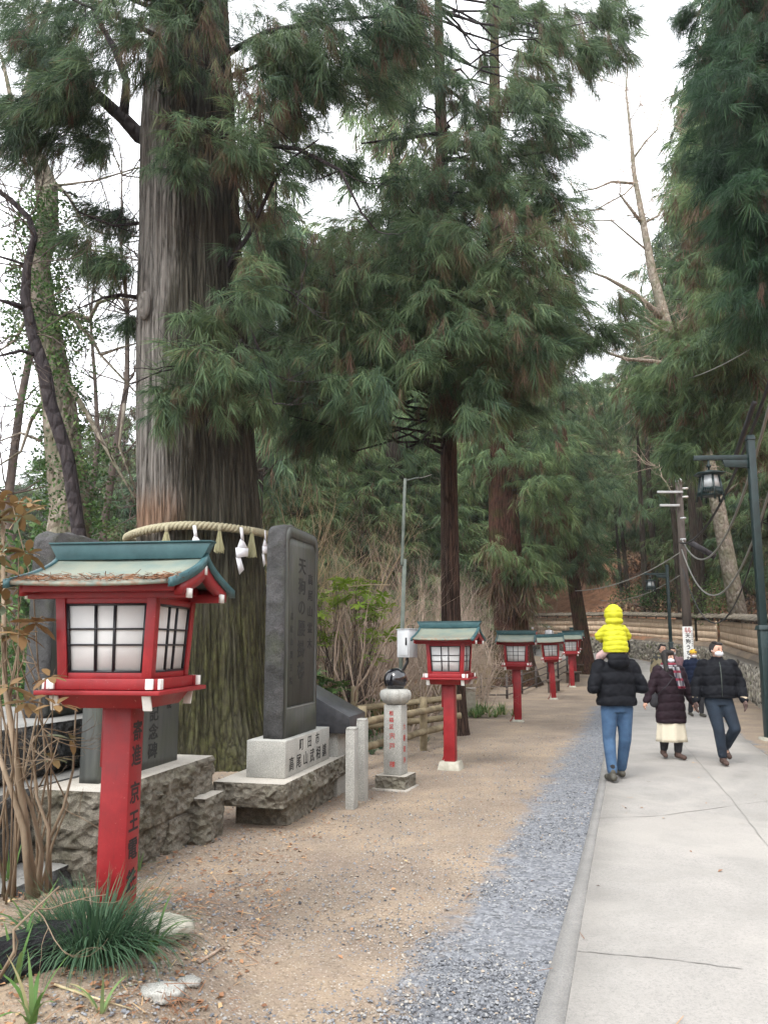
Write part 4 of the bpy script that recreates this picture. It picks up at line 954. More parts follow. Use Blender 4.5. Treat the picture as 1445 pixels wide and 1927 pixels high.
# ------------------------------------------------------------------ street lamps
def make_lamp(H, label):
    rt = root('street_lamp', (0, 0, 0), label, 'street lamp', 'dark green lantern street lamps')
    MB().box((0, 0, .8), (.17, .17, 2.4), None, .95).build('base_casing', 'greenmetal', rt, bevel=.01)
    MB().box((0, 0, 2.03), (.23, .23, .09), None, .8).build('collar', 'greenmetal', rt, bevel=.006)
    MB().box((0, 0, (H + 2.0) / 2), (.13, .13, H - 2.0)).build('pole', 'greenmetal', rt, bevel=.006)
    MB().box((0, 0, H + .02), (.16, .16, .10), None, .7).build('finial', 'greenmetal', rt, bevel=.006)
    MB().box((0, 0, -.30), (.5, .5, .7), None, .6).build('footing', 'concrete_base', rt)
    ar = MB(); ar.box((-.55, 0, H - .36), (1.05, .07, .09)); ar.prism([(-.06, 0), (-.55, 0), (-.50, -.14), (-.06, -.17)], -.025, .025, lambda u, v, w: (u, w, H - .40 + v)); ar.build('arm', 'greenmetal', rt, bevel=.004)
    lx, lz = -.80, H - .40
    hg = MB(); hg.tube([(lx, 0, lz), (lx, 0, lz - .22)], .022, 8); hg.ell((lx, 0, lz - .12), (.05, .05, .04), n=10, m=5); ho = hg.build('hanger', 'greenmetal', rt)
    lp = MB(); n = 6; a0 = PI / 6
    def hexr(r, z): return [(lx + r * math.cos(a0 + k * PI / 3), r * math.sin(a0 + k * PI / 3), z) for k in range(6)]
    lp.rings([hexr(.05, lz - .20), hexr(.12, lz - .235), hexr(.24, lz - .275), hexr(.285, lz - .262), hexr(.285, lz - .29), hexr(.2, lz - .31)])
    lp.rings([hexr(.21, lz - .55), hexr(.21, lz - .58)]); lp.rings([hexr(.225, lz - .68), hexr(.225, lz - .70)])
    for k in range(6):
        a = a0 + k * PI / 3; lp.bar((lx + .165 * math.cos(a), .165 * math.sin(a), lz - .29), (lx + .245 * math.cos(a), .245 * math.sin(a), lz - .80), .03, .03)
        b = a + PI / 3
        for q in (.2, .35, .5, .65, .8):
            pa = np.array([math.cos(a), math.sin(a)]) * (1 - q) + np.array([math.cos(b), math.sin(b)]) * q; lp.bar((lx + pa[0] * .21, pa[1] * .21, lz - .56), (lx + pa[0] * .225, pa[1] * .225, lz - .69), .012, .012)
    lo_ = lp.build('lamp_housing', 'greenmetal', rt)
    gl = MB(); gl.rings([hexr(.155, lz - .30), hexr(.195, lz - .555)]); gl.build('glass', 'glass', lo_)
    return rt
p = ground(1449, 1393); la = make_lamp(5.62, 'tall dark green lamp post with hanging six-sided lantern beside the rubble wall'); la.location = (p[0], p[1], 0); la.rotation_euler = (0, R(0), R(-4))
p2 = at(1263, 1240, 29.5); lb_ = copy_tree(la); tag(lb_, 'smaller-looking dark green lamp post further along, rising behind the walking couple'); lb_.location = (p2[0], 29.5, gz(p2[0], 29.5)); t2_ = at(1253, 1063, 29.5); k = (t2_[2] - gz(p2[0], 29.5)) / 5.69; lb_.scale = (k, k, k); lb_.rotation_euler = (0, 0, R(-4))
# ------------------------------------------------------------------ utility pole, cables
ub = at(1291, 1190, 31.0); ut = at(1276, 907, 31.0); UP = root('utility_pole', (ub[0], 31, gz(ub[0], 31)), 'brown wooden utility pole with insulator crossarms behind the plaque wall', 'utility pole', world=True)
ub2 = np.array([ub[0] + .06, 31.0, gz(ub[0], 31) - .2]); MB().tube([ub2, ut], [.20, .13], 14).build('pole', 'pole', UP, smooth=True)
MB().tube([ut, ut + [0, 0, .12]], [.14, .12], 12).build('cap', 'greybox', UP)
for (xa, xb, yy) in ((1236, 1284, 926), (1241, 1278, 951)):
    a, b = at(xa, yy, 30.8), at(xb, yy, 30.8); ca = MB().bar(a, b, .09, .09).build('crossarm', 'greybox', UP, bevel=.005)
    if yy == 926:
        for q in (.1, .32, .55):
            c = a + (b - a) * q; MB().tube([c + [0, 0, .03], c + [0, 0, .10], c + [0, 0, .11], c + [0, 0, .17]], [.015, .03, .07, .04], 10).build('insulator', 'porcelain', ca)
for k, yy in enumerate((919, 935, 975, 1015)):
    c = at(1288 if k < 2 else 1284, yy, 30.7); MB().tube([c - [.1, 0, 0], c + [.12, 0, 0]], [.035, .05], 8).build('fitting', 'porcelain' if k < 2 else 'greybox', UP)
for k in range(7):
    z = 3.2 + k * .32; c = ub2 + (ut - ub2) * ((z - ub2[2]) / (ut[2] - ub2[2])); MB().tube([c - [0, 0, .03], c + [0, 0, .03]], .185 - z * .006, 14).build('band', 'greybox', UP)
def cable(a, b, sag, r, mat, label, n=20, name='cable', grp='overhead cables'):
    a, b = np.array(a, float), np.array(b, float); t = np.linspace(0, 1, n)[:, None]; P = a + (b - a) * t; P[:, 2] -= sag * 4 * (t * (1 - t))[:, 0]
    o = MB().tube(P, r, 6).build(name, mat, smooth=True); tag(o, label, 'cable', grp); return o
cn = at(1280, 1022, 30.7)
cable(cn, at(1460, 680, 13), .9, .035, 'cable', 'thick black overhead cable sweeping down past the lamp to the pole')
cable(at(1283, 1017, 30.6), at(1470, 668, 12.6), 1.9, .03, 'cablegrey', 'pale grey cable sagging just under the thick black one')
cable(at(1282, 1034, 30.6), at(1465, 860, 14), 2.2, .026, 'cablegrey', 'lower grey cable drooping from the pole behind the lamp post')
cable(at(1284, 1070, 30.6), at(1470, 800, 15), 3.0, .02, 'cable', 'lowest dark cable looping from the pole behind the lamp post')
cable(at(1278, 1040, 30.6), at(1082, 1112, 33.5), .35, .02, 'cablegrey', 'thin pale cable stretched from the pole to the slim cedar')
cable(at(1278, 1083, 30.6), at(1130, 1130, 40), .35, .02, 'cablegrey', 'thin cable running from the pole toward the dark board fence')
cable(at(1230, 720, 26), at(1460, 625, 14), .3, .012, 'cablegrey', 'fine wire crossing in front of the evergreens above the lamp')
MB().tube([at(1296, 1020, 30.4), at(1345, 1048, 30.0)], .12, 10).build('cable_closure', 'blackfence', UP, smooth=True)
wire0 = at(764, 902, 11.6); cable(wire0, at(812, 893, 12.4), .02, .006, 'cablegrey', 'short thin wire leaving the top of the steel pole')
# leaning strut: dark sleeve on the thick cable
a, b = at(1418, 758, 15.2), at(1376, 880, 18.4)
tag(MB().tube([a, b], [.05, .06], 10).build('cable_sleeve', 'cable', smooth=True), 'thick black splice sleeve on the overhead cable next to the hanging lamp', 'cable sleeve')
# ------------------------------------------------------------------ banner sign
bb = at(1297, 1262, 24.0); BS = root('banner_sign', (bb[0], 24.0, gz(bb[0], 24.0)), 'narrow upright white banner with black and red Japanese lettering behind the walkers', 'sign', rz=R(-14))
zb = gz(bb[0], 24.0); topz = at(1292, 1179, 24)[2] - zb; hgt = 1.62; wd_ = .30
MB().box((0, 0, topz - hgt / 2), (wd_, .03, hgt)).build('panel', 'white_end', BS, bevel=.004)
for sx in (-1, 1): MB().tube([(sx * .12, .03, 0), (sx * .12, .03, topz - .1)], .014, 8).build('stand_leg', 'greypost', BS)
for sx in (-.047, .047):
    for k, c_ in enumerate('名物'): text_mesh(c_, .09, 'redink', 'lettering', BS, place((sx, -.0165, topz - .08 - k * .085)), extrude=.0005, bold=.002)
for k, c_ in enumerate('天狗うちわ'): text_mesh(c_, .15, 'ink', 'lettering', BS, place((.0, -.0165, topz - .29 - k * .175)), extrude=.0005, bold=.004)
for k in range(8): text_mesh('本山御祈祷済販売'[k], .05, 'ink', 'lettering', BS, place((.118, -.0165, topz - .14 - k * .065)), extrude=.0005)
# round feather fan mark
MB().lathe([(.10, -.001), (.10, .001)], n=20).build('emblem', 'ink', BS, loc=(0, -.0168, topz - 1.22)).rotation_euler = (PI / 2, 0, 0)
MB().lathe([(.045, -.001), (.045, .001)], n=20).build('emblem_centre', 'white_end', BS, loc=(0, -.019, topz - 1.22)).rotation_euler = (PI / 2, 0, 0)
# ------------------------------------------------------------------ far fence, revetments, small far board, pipe
tag(strip_wall('board_fence', [(1003, 1173), (1040, 1172), (1088, 1166)], [60, 59, 57], 2.6, 'blackfence', 'dark vertical-board fence below the rust-coloured slope', 'fence', .1))
for pts, Yd, h, lb in (([(1085, 1135), (1100, 1147), (1130, 1163)], [70, 69, 68], 1.3, 'pale teal revetment stepping down the rusty slope behind the child'),
                       ([(1107, 1108), (1160, 1107), (1178, 1110)], [82, 81, 80], 1.6, 'pale teal revetment high on the slope between slim trunks'),
                       ([(1014, 1126), (1025, 1142)], [74, 73], 1.0, 'short teal revetment at the edge of the rusty slope'),
                       ([(1052, 1102), (1070, 1113)], [88, 86], .8, 'small teal revetment near the top of the rusty slope')):
    strip_wall('revetment', pts, Yd, h, 'tealwall', lb, 'retaining wall', .4)
# small board display across the valley
p = at(917, 1175, 60); FBd = root('notice_board', (p[0], 60, gz(p[0], 60)), 'small roofed wooden plaque board across the valley behind the tiny lantern', 'board')
zt = p[2] - gz(p[0], 60)
MB().box((0, 0, zt - .75), (1.05, .1, 1.35)).build('board', 'plaque', FBd); MB().prism([(-.7, 0), (.7, 0), (.6, .14), (-.6, .14)], -.3, .3, lambda u, v, w: (u, w, zt - .05 + v)).build('roof', 'shingle', FBd)
for sx in (-.45, .45): MB().box((sx, 0, (zt - 1.4) / 2), (.1, .1, zt - 1.4)).build('leg', 'darkwood', FBd)
# pale electrical cabinet and conduit near trunks
p = ground(884, 1352); cbn = root('utility_cabinet', (p[0], p[1] + .4, p[2]), 'low pale grey cabinet behind the white-edged shrub beside the slim cedar', 'cabinet', rz=R(-12)); MB().box((0, 0, .33), (.34, .24, .66)).build('cabinet_body', 'concrete_base', cbn, bevel=.01); MB().box((0, 0, .675), (.38, .28, .03)).build('lid', 'top_tan', cbn, bevel=.005)
# ------------------------------------------------------------------ trees
def trunk_mesh(axis_pts, radii, nseg=24, flute=.0, flare=None, nz=None, seed=0.):
    """tapered trunk through axis points (z ascending), flutes and root flare"""
    A = np.array(axis_pts, float); r = np.array(radii, float); zz = np.linspace(A[0, 2], A[-1, 2], nz or max(6, int((A[-1, 2] - A[0, 2]) / 1.2)))
    cx = np.interp(zz, A[:, 2], A[:, 0]); cy_ = np.interp(zz, A[:, 2], A[:, 1]); rr = np.interp(zz, A[:, 2], r); a = np.arange(nseg) * 2 * PI / nseg; out = []
    for i, z in enumerate(zz):
        h = z - A[0, 2]; fl = 0 if flare is None else flare[0] * math.exp(-h / flare[1])
        lob = 1 + (flute + fl * .35) * np.sin(a * 5 + seed) * np.cos(a * 2 + seed * 1.7 + h * .05) + fl
        out.append(np.stack([cx[i] + rr[i] * lob * np.cos(a), cy_[i] + rr[i] * lob * np.sin(a), np.full(nseg, z)], 1))
    return out
def limb(mb, p0, p1, r0, r1, sag=.0, rg=rng, n=7, wob=.03):
    t = np.linspace(0, 1, n)[:, None]; P = np.array(p0) + (np.array(p1) - np.array(p0)) * t; P[:, 2] -= sag * (t * (1 - t))[:, 0] * 4
    L = np.linalg.norm(np.array(p1) - np.array(p0)); P[1:-1] += rg.normal(size=(n - 2, 3)) * wob * L; mb.tube(P, np.linspace(r0, r1, n), 6, cap=False); return P
def cedar_template(H, cb, cr, seed, T, HT, nb, per, cl_r=.9, size=1., r0=.45, brown=.06, tint=.35, dens=1.):
    """returns trunk mesh + crown mesh of a generic forest cedar at the origin"""
    rg = np.random.default_rng(seed); tm = MB(); tm.rings(trunk_mesh([(0, 0, -1.5), (rg.normal() * .2, rg.normal() * .2, H * .5), (0, 0, H)], [r0 * 1.05, r0 * .7, .03], 10, .04, (.5, 1.2)))
    C, S = [], []
    for i in range(nb):
        f = (i + .5) / nb; h = cb + (H - cb) * f; L = cr * (1 - f) ** .65 * rg.uniform(.65, 1.15) + .35; a = i * 2.4 + rg.normal() * .4
        e = np.array([math.cos(a) * L, math.sin(a) * L, h - .12 * L + rg.normal() * .3 + .3 * f * L]); P = limb(tm, (0, 0, h), e, .06 * (1 - f) + .02, .015, .10 * L, rg)
        for q in (.5, .78, 1.0)[0 if L > 1.5 else 1:]: C.append(P[min(len(P) - 1, int(q * (len(P) - 1)))] + rg.normal(size=3) * .15); S.append(cl_r * (.75 + .4 * (1 - f)) * rg.uniform(.8, 1.2))
    C.append([0, 0, H - .2]); S.append(.5)
    cm = MB(); tufts(cm, C, np.array(S), int(per * dens), T, rg, cen=(0, 0, cb), size=size, brown=brown, H=HT, tint=tint, tv=.25, flat=.75)
    return tm, cm
HANG_F = [strands(34, .6, .022, R(26), 0, rg0, k=2)]
TPL = []
for i, (H, cb, cr, nb, per) in enumerate([(22, 6, 3.6, 44, 9), (24, 9, 3.2, 38, 6), (18, 3, 3.4, 44, 10), (26, 12, 3.8, 36, 7)]):
    TPL.append(cedar_template(H, cb, cr, 20 + i, SPRAY_F, HANG_F, nb, per, size=1.15, tint=(.35, .42, .5, .3)[i], brown=(.06, .1, .05, .12)[i]) + (H,))
TM = [(a.mesh('trunk', 'bark_far', smooth=True), {}) for a, b, H in TPL]
def forest_tree(k, x, y, top_z, label, group, mat='cedar', wscale=1., rz=None):
    tm, cms = TM[k]; cm = cms.get(mat)
    if cm is None: cm = cms[mat] = TPL[k][1].mesh('crown', mat)
    z = gz(x, y); s_ = (top_z - z) / TPL[k][2]
    rt = root('cedar_tree', (x, y, z), label, 'cedar', group, rz=rng.random() * 6.3 if rz is None else rz); rt.scale = (s_ * wscale, s_ * wscale, s_)
    for nm, me in (('trunk', tm), ('crown', cm)): o = bpy.data.objects.new(nm, me); col.objects.link(o); o.parent = rt
    return rt
FG = {'hill': ('tall evergreen cedar in the dense stand on the slope beyond the road', 'cedars on the slope beyond the road'),
      'mid': ('background cedar behind the near trees, seen through gaps in their branches', 'background cedars behind the near trees'),
      'left': ('distant hazy cedar low on the skyline behind the bare ivy-covered tree', 'distant cedars behind the bare tree'),
      'right': ('evergreen tree crowding over the plaque wall behind the lamp posts', 'evergreens above the plaque wall')}
# (px, depth, top py, template, material, zone, width)
FT = [
 (490, 33, 150, 1, 'cedar', 'mid', .8), (735, 42, 60, 1, 'cedar_warm', 'mid', .9), 
 (520, 48, 400, 2, 'cedar', 'mid', 1.1), (800, 52, 380, 0, 'cedar', 'mid', 1.1),
 (700, 54, 480, 2, 'cedar_warm', 'mid', 1.3), (610, 58, 560, 0, 'cedar_warm', 'mid', 1.4), (900, 60, 500, 2, 'cedar_warm', 'mid', 1.3),
 (560, 36, 850, 2, 'cedar_warm', 'mid', 1.4), (690, 40, 850, 2, 'cedar_warm', 'mid', 1.5), (790, 42, 850, 2, 'cedar_warm', 'mid', 1.5), (480, 40, 820, 2, 'cedar_warm', 'mid', 1.4), (880, 50, 820, 2, 'cedar_warm', 'mid', 1.5), (740, 62, 740, 0, 'cedar_warm', 'mid', 2.0), (840, 70, 720, 0, 'cedar', 'mid', 2.0),
 (1015, 72, 660, 0, 'cedar', 'hill', 1.2), (1100, 76, 720, 2, 'cedar_warm', 'hill', 1.1), (1140, 88, 700, 0, 'cedar_warm', 'hill', 1.2), (1180, 76, 740, 2, 'cedar_warm', 'hill', 1.1), (1150, 70, 850, 2, 'cedar_warm', 'hill', 1.1), (1095, 68, 900, 2, 'cedar_warm', 'hill', 1.0),
 (1215, 66, 720, 2, 'cedar_warm', 'hill', 1.0), (1200, 96, 600, 0, 'cedar_warm', 'hill', .9), (1250, 82, 560, 0, 'cedar', 'hill', .9), (1225, 60, 860, 2, 'cedar_warm', 'hill', 1.1), (1040, 96, 620, 0, 'cedar', 'hill', 1.2), (960, 88, 620, 0, 'cedar_warm', 'hill', 1.4), (1280, 64, 480, 2, 'cedar', 'hill', .8), (1270, 56, 800, 2, 'cedar_warm', 'hill', 1.1), (1345, 56, 700, 2, 'cedar_warm', 'hill', 1.0),
 (1330, 42, 160, 3, 'cedar_warm', 'right', .9), (1305, 56, 200, 3, 'cedar', 'right', .8), (1400, 42, -60, 3, 'cedar', 'right', 1.0), (1350, 52, 80, 1, 'cedar', 'right', .9), (1460, 40, -200, 3, 'cedar', 'right', 1.1), (1300, 48, 760, 2, 'cedar_warm', 'right', 1.1), (1390, 42, 800, 2, 'cedar_warm', 'right', 1.1), (1440, 36, 740, 2, 'cedar', 'right', 1.1),
 (-20, 60, 940, 0, 'cedar', 'left', 1.9), (45, 72, 915, 2, 'cedar_warm', 'left', 1.8), (120, 62, 860, 0, 'cedar', 'left', 1.7), (190, 70, 800, 3, 'cedar', 'left', 1.4), (235, 52, 770, 1, 'cedar_warm', 'left', 1.4), (270, 60, 840, 2, 'cedar', 'left', 1.6), (170, 45, 930, 2, 'cedar_warm', 'left', 1.8), (80, 44, 985, 2, 'cedar', 'left', 1.8), (20, 34, 1030, 2, 'cedar', 'left', 1.8), (-60, 40, 990, 0, 'cedar', 'left', 1.8), (240, 36, 930, 2, 'cedar', 'left', 1.7), (-110, 30, 1000, 2, 'cedar', 'left', 2.0), (330, 48, 800, 0, 'cedar', 'left', 1.5), (400, 50, 500, 1, 'cedar', 'left', 1.2)]
for px, Yd, ty, k, mt, zone, ws in FT:
    p = at(px, ty, Yd); forest_tree(k, p[0], Yd, p[2], FG[zone][0], FG[zone][1], mt, ws)
# slim bare-stemmed trunks standing on the slope (two dark stems behind the child etc.)
for i, (bx, by, tx, ty, Yd, r_) in enumerate([(1172, 1145, 1163, 1040, 58, .16), (1186, 1160, 1174, 1042, 56, .20), (1214, 1130, 1206, 960, 52, .22), (1236, 1150, 1222, 930, 50, .24), (1280, 1120, 1266, 960, 44, .2), (1310, 1095, 1298, 900, 40, .24), (1318, 1100, 1312, 880, 42, .2)]):
    a, b = at(bx, by, Yd), at(tx, ty, Yd); a[2] = min(a[2], gz(a[0], Yd)); rt = root('slim_trunk_tree', (a[0], Yd, a[2]), 'slim straight cedar trunk standing on the slope behind the plaque wall', 'tree', 'slim trunks on the slope', world=True)
    m = MB(); top = b + (b - a) * 1.0; m.rings(trunk_mesh([a - [0, 0, .6], b, top], [r_, r_ * .8, r_ * .3], 8)); m.build('trunk', 'bark_far', rt, smooth=True)
    c = MB(); rg = np.random.default_rng(50 + i); tufts(c, [top + rg.normal(size=3) * [1.2, 1.2, 2.2] for _ in range(9)], 1.3, 12, SPRAY_F, rg, size=1.2, H=HANG_F); c.build('crown', 'cedar', rt)

# ------------------------------------------------------------------ giant cedar
GA = [(-2.78, 12, -.4), (-2.84, 12, 1.2), (-2.92, 12, 3.3), (-3.12, 12, 6), (-3.33, 12, 9.85), (-3.40, 12, 12.9), (-3.5, 12, 27)]; GR = [1.16, 1.02, .915, .85, .765, .62, .15]
GT = root('giant_cedar', (-2.78, 12, 0), 'enormous old cedar with furrowed grey and mossy bark wearing a straw rope', 'cedar', world=True)
def giant_surface(nseg=430, z0=-.4, z1=15., nz=170):
    A = np.array(GA, float); r = np.array(GR); zz = np.linspace(z0, z1, nz); a = np.arange(nseg) * 2 * PI / nseg; out = []
    for z in zz:
        cx, cy_, rr = (np.interp(z, A[:, 2], q) for q in (A[:, 0], A[:, 1], r)); fl = .22 * math.exp(-max(z, 0) / .55)
        lob = .035 * np.sin(3 * a + 1 + z * .04) + .025 * np.sin(7 * a + .6 * math.sin(z * .3)) + .02 * np.sin(13 * a + z * .15) + fl * (1 + .5 * np.sin(6 * a + .8))
        # furrowed bark
        fur = np.array([noise.fractal(Vector((math.cos(x) * 15, math.sin(x) * 15, z * .42)), 1., 2.2, 3) for x in a]); rdg = -np.clip(.28 - np.abs(fur), 0, 1) * .16 + fur * .012
        lumpy = 0
        if z < 2.4: lumpy = np.array([noise.noise(Vector((math.cos(x) * 3.4, math.sin(x) * 3.4, z * 2.2))) for x in a]) * .05 * (1 - z / 2.4)
        R_ = rr * (1 + lob) + rdg + .02 + lumpy; out.append(np.stack([cx + R_ * np.cos(a), cy_ + R_ * np.sin(a), np.full(nseg, z)], 1))
    return out
gm = MB(); gm.rings(giant_surface()); gm.rings(trunk_mesh([(-3.40, 12, 12.9), (-3.5, 12, 27)], [.62, .12], 24, .03)); gm.build('trunk', 'bark_giant', GT, smooth=True)
# big lower limb on the far side, knot, hanging small branches
rgT = np.random.default_rng(5)
def px_path(pts): return np.array([at(*p) for p in pts])
P = px_path([(290, 262, 11.7), (262, 255, 11.7), (232, 222, 11.6), (212, 205, 11.5), (175, 170, 11.2), (140, 165, 11.0), (95, 160, 10.8), (30, 190, 10.6)]); MB().tube(P, [.16, .13, .11, .10, .08, .06, .045, .02], 10).build('limb', 'bark_dark', GT)
P2 = px_path([(232, 222, 11.6), (236, 190, 11.5), (238, 150, 11.4), (215, 90, 11.3), (180, 30, 11.2), (160, -60, 11.1)]); MB().tube(P2, [.09, .08, .06, .05, .04, .02], 8).build('limb', 'bark_dark', GT)
limbs = [([(430, 500, 11.6), (470, 440, 11.2), (520, 330, 10.8), (560, 290, 10.6), (600, 262, 10.4)], .05), ([(425, 250, 11.4), (480, 270, 11), (560, 280, 10.7), (640, 320, 10.5), (680, 400, 10.4), (705, 430, 10.4)], .055),
         ([(430, 100, 11.6), (500, 60, 11.2), (600, 40, 10.8), (720, 30, 10.4), (790, 45, 10.2)], .06), ([(410, 150, 11.4), (470, 130, 11), (540, 95, 10.6), (620, 90, 10.3)], .05),
         ([(450, 560, 11.4), (480, 640, 11), (505, 700, 10.7), (515, 760, 10.5)], .03), ([(300, 70, 11.3), (240, 40, 10.9), (160, 10, 10.6), (80, -30, 10.4)], .06), ([(300, 170, 11.2), (335, 130, 10.7), (350, 60, 10.5), (370, -20, 10.4)], .035),
         ([(455, 640, 11.3), (430, 680, 10.6), (400, 700, 10.4), (350, 690, 10.3), (300, 700, 10.2)], .025), ([(262, 560, 11.8), (225, 555, 11.6), (195, 560, 11.5), (150, 580, 11.3)], .05), ([(440, 330, 11.4), (475, 400, 11.2), (500, 520, 11), (560, 560, 10.8)], .03),
         ([(262, 420, 11.8), (215, 425, 11.6), (150, 400, 11.4), (120, 360, 11.2)], .03), ([(300, 20, 11.4), (200, -20, 11), (100, -60, 10.6)], .06)]
for pts, r_ in limbs:
    gl = MB(); P = px_path(pts); P = np.vstack([P[:1] + (np.array([-3.2, 12, P[0][2]]) - P[0]) * .5, P]); gl.tube(P, np.linspace(r_, .010, len(P)), 7)
    for q in range(5):
        k = rgT.integers(1, len(P)); twigs(gl, P[k], unit(rgT.normal(size=3) + [0, 0, -.2]), .8, .012, 1, rgT)
    gl.build('limb', 'bark_dark', GT)
kn = MB(); kp = at(272, 575, 11.25); kn.ell(kp, (.10, .10, .24), n=16, m=10); kn.build('burl', 'bark_giant', GT, smooth=True)
def clusters(items, rg):
    C, Rr, T_ = [], [], []
    for x0, x1, y0, y1, n, d0, d1, r, tn in items:
        for _ in range(n):
            C.append(at(rg.uniform(x0, x1), rg.uniform(y0, y1), rg.uniform(d0, d1))); Rr.append(r * rg.uniform(.7, 1.25)); T_.append(np.clip(tn + rg.normal() * .13, .02, .78))
    return np.array(C), np.array(Rr), np.array(T_)
def crown(items, rt, mat, n, T, seed, size=1., brown=.08, H=HANG, axis=None, br=True, name='crown', pitch=-.6):
    rg = np.random.default_rng(seed); C, Rr, T_ = clusters(items, rg); m = MB(); tufts(m, C, Rr, n, T, rg, size=size, brown=brown, H=H, tpc=T_, cen=None if axis is None else (axis[0], axis[1], C[:, 2].mean()), pitch=pitch)
    o = m.build(name, mat, rt)
    if br and axis is not None:
        b = MB()
        for c in C[::2]:
            z0 = c[2] + rg.uniform(-.1, .5) * np.hypot(c[0] - axis[0], c[1] - axis[1]) * .5; limb(b, (axis[0], axis[1], z0), c, .03, .006, .08, rg, wob=.04)
        for c in C[::2]: twigs(b, c, unit(rg.normal(size=3)), .6, .008, 1, rg)
        tag(b.build('branches', 'bark_dark', rt), kind='stuff')
    return o
crown([(360, 455, 560, 640, 3, 10.5, 10.9, .30, .5), (350, 450, 640, 790, 7, 10.4, 10.9, .36, .45), (290, 350, 700, 800, 2, 10.5, 10.8, .22, .3),
       (330, 450, 230, 330, 3, 10.4, 10.8, .4, .3), (360, 470, 130, 300, 5, 10.4, 10.9, .4, .3), (260, 420, -40, 170, 13, 10.0, 10.8, .45, .25),
       (60, 270, -40, 160, 20, 10, 12.5, .5, .25), (0, 90, 180, 300, 6, 10.4, 11.4, .34, .2), (100, 250, 150, 230, 7, 10.6, 11.6, .35, .3),
       (160, 262, 380, 640, 7, 11.2, 12.4, .26, .15), (60, 200, 250, 330, 3, 10.8, 11.6, .25, .2),
       (470, 560, -40, 330, 20, 10.0, 12.2, .42, .25), (540, 780, -40, 110, 20, 9.8, 12, .5, .18), (560, 720, 120, 330, 8, 10, 12, .35, .2), (455, 540, 330, 560, 8, 10.4, 12.4, .35, .3)],
      GT, 'cedar', 21, SPRAY, 11, size=.85, brown=.16, axis=(-3.2, 12), br=False)
# straw rope ring with tassels and folded paper
rt_ = root('straw_rope', (-2.92, 12, 3.3), 'thick twisted straw rope tied round the giant cedar trunk', 'rope', world=True)
zr = at(373, 993, 11.0)[2]; n = 420; a = np.linspace(0, 2 * PI, n, endpoint=False); RR = 1.06
for k in range(3):
    ph = a * 34 + k * 2 * PI / 3; rad = RR + .032 * np.cos(ph); P = np.stack([-2.93 + rad * np.cos(a), 12 + rad * np.sin(a), zr + .032 * np.sin(ph) + .05 * np.cos(a * 1) + .02 * np.sin(3 * a)], 1)
    m = MB(); P = np.vstack([P, P[:1]]); m.tube(P, .034, 8, cap=False); m.build('strand', 'rope', rt_, smooth=True)
def on_rope(px):
    d = ray(px, 1000); best = None
    for q in np.linspace(-PI, 0, 721):
        x, y = -2.93 + RR * math.cos(q), 12 + RR * math.sin(q); e = abs(x / y - d[0] / d[1])
        if best is None or e < best[0]: best = (e, q, x, y)
    return best[1], best[2], best[3], zr + .05 * math.cos(best[1])
for px, L_, tl in ((411, .40, 'straw tassel hanging from the rope above the gable of the big lantern'), (468, .44, 'straw tassel hanging from the rope nearest the tall stele'), (318, .30, 'short straw tassel knotted on the rope above the lantern ridge')):
    q, x, y, z = on_rope(px); x += .07 * math.cos(q); y += .07 * math.sin(q); tr = root('straw_tassel', (x, y, z), tl, 'tassel', 'straw tassels on the rope')
    MB().tube([(0, 0, .02), (0, 0, -.07)], .028, 10).build('knot', 'rope', tr); m = MB(); rg = np.random.default_rng(int(px))
    for _ in range(90):
        aa = rg.random() * 2 * PI; rr = rg.random() ** .5; m.tube([(.012 * rr * math.cos(aa), .012 * rr * math.sin(aa), -.03), (.045 * rr * math.cos(aa), .045 * rr * math.sin(aa), -.5 * L_), (.085 * rr * math.cos(aa), .06 * rr * math.sin(aa), -L_ * rg.uniform(.86, 1))], .0045, 3, cap=False)
    m.build('straw_bundle', 'straw', tr)
for px, sc__, tl in ((447, 1.0, 'white zigzag paper streamer between two tassels on the rope'), (366, .85, 'white zigzag paper streamer partly hidden behind the lantern roof'), (491, .8, 'white paper streamer at the edge of the trunk by the stele top')):
    q, x, y, z = on_rope(min(px, 483)); x += .09 * math.cos(q) + (.05 if px > 485 else 0); y += .09 * math.sin(q); tr = root('paper_streamer', (x, y, z), tl, 'paper streamer', 'folded paper streamers on the rope', rz=q + PI / 2); tr.scale = (sc__,) * 3
    zig = [(-.03, 0), (.03, 0), (.05, -.16), (.01, -.20), (.10, -.30), (.12, -.42), (.04, -.46), (.09, -.60), (.03, -.68), (-.04, -.62), (-.05, -.48), (-.09, -.44), (-.08, -.34), (-.01, -.27), (-.02, -.16)]
    quads = [[(-.025, .0), (.03, 0), (.06, -.19), (0, -.17)], [(0, -.17), (.06, -.19), (.14, -.30), (-.06, -.33)], [(-.09, -.31), (.14, -.30), (.13, -.42), (-.07, -.46)], [(-.07, -.45), (.01, -.43), (.08, -.62), (.0, -.70)]]
    m = MB()
    for k, qd in enumerate(quads): m.prism(qd, -.002 + .012 * (k % 2), .001 + .012 * (k % 2), lambda u, v, w: (u, w, v))
    m.build('paper', 'shide', tr)

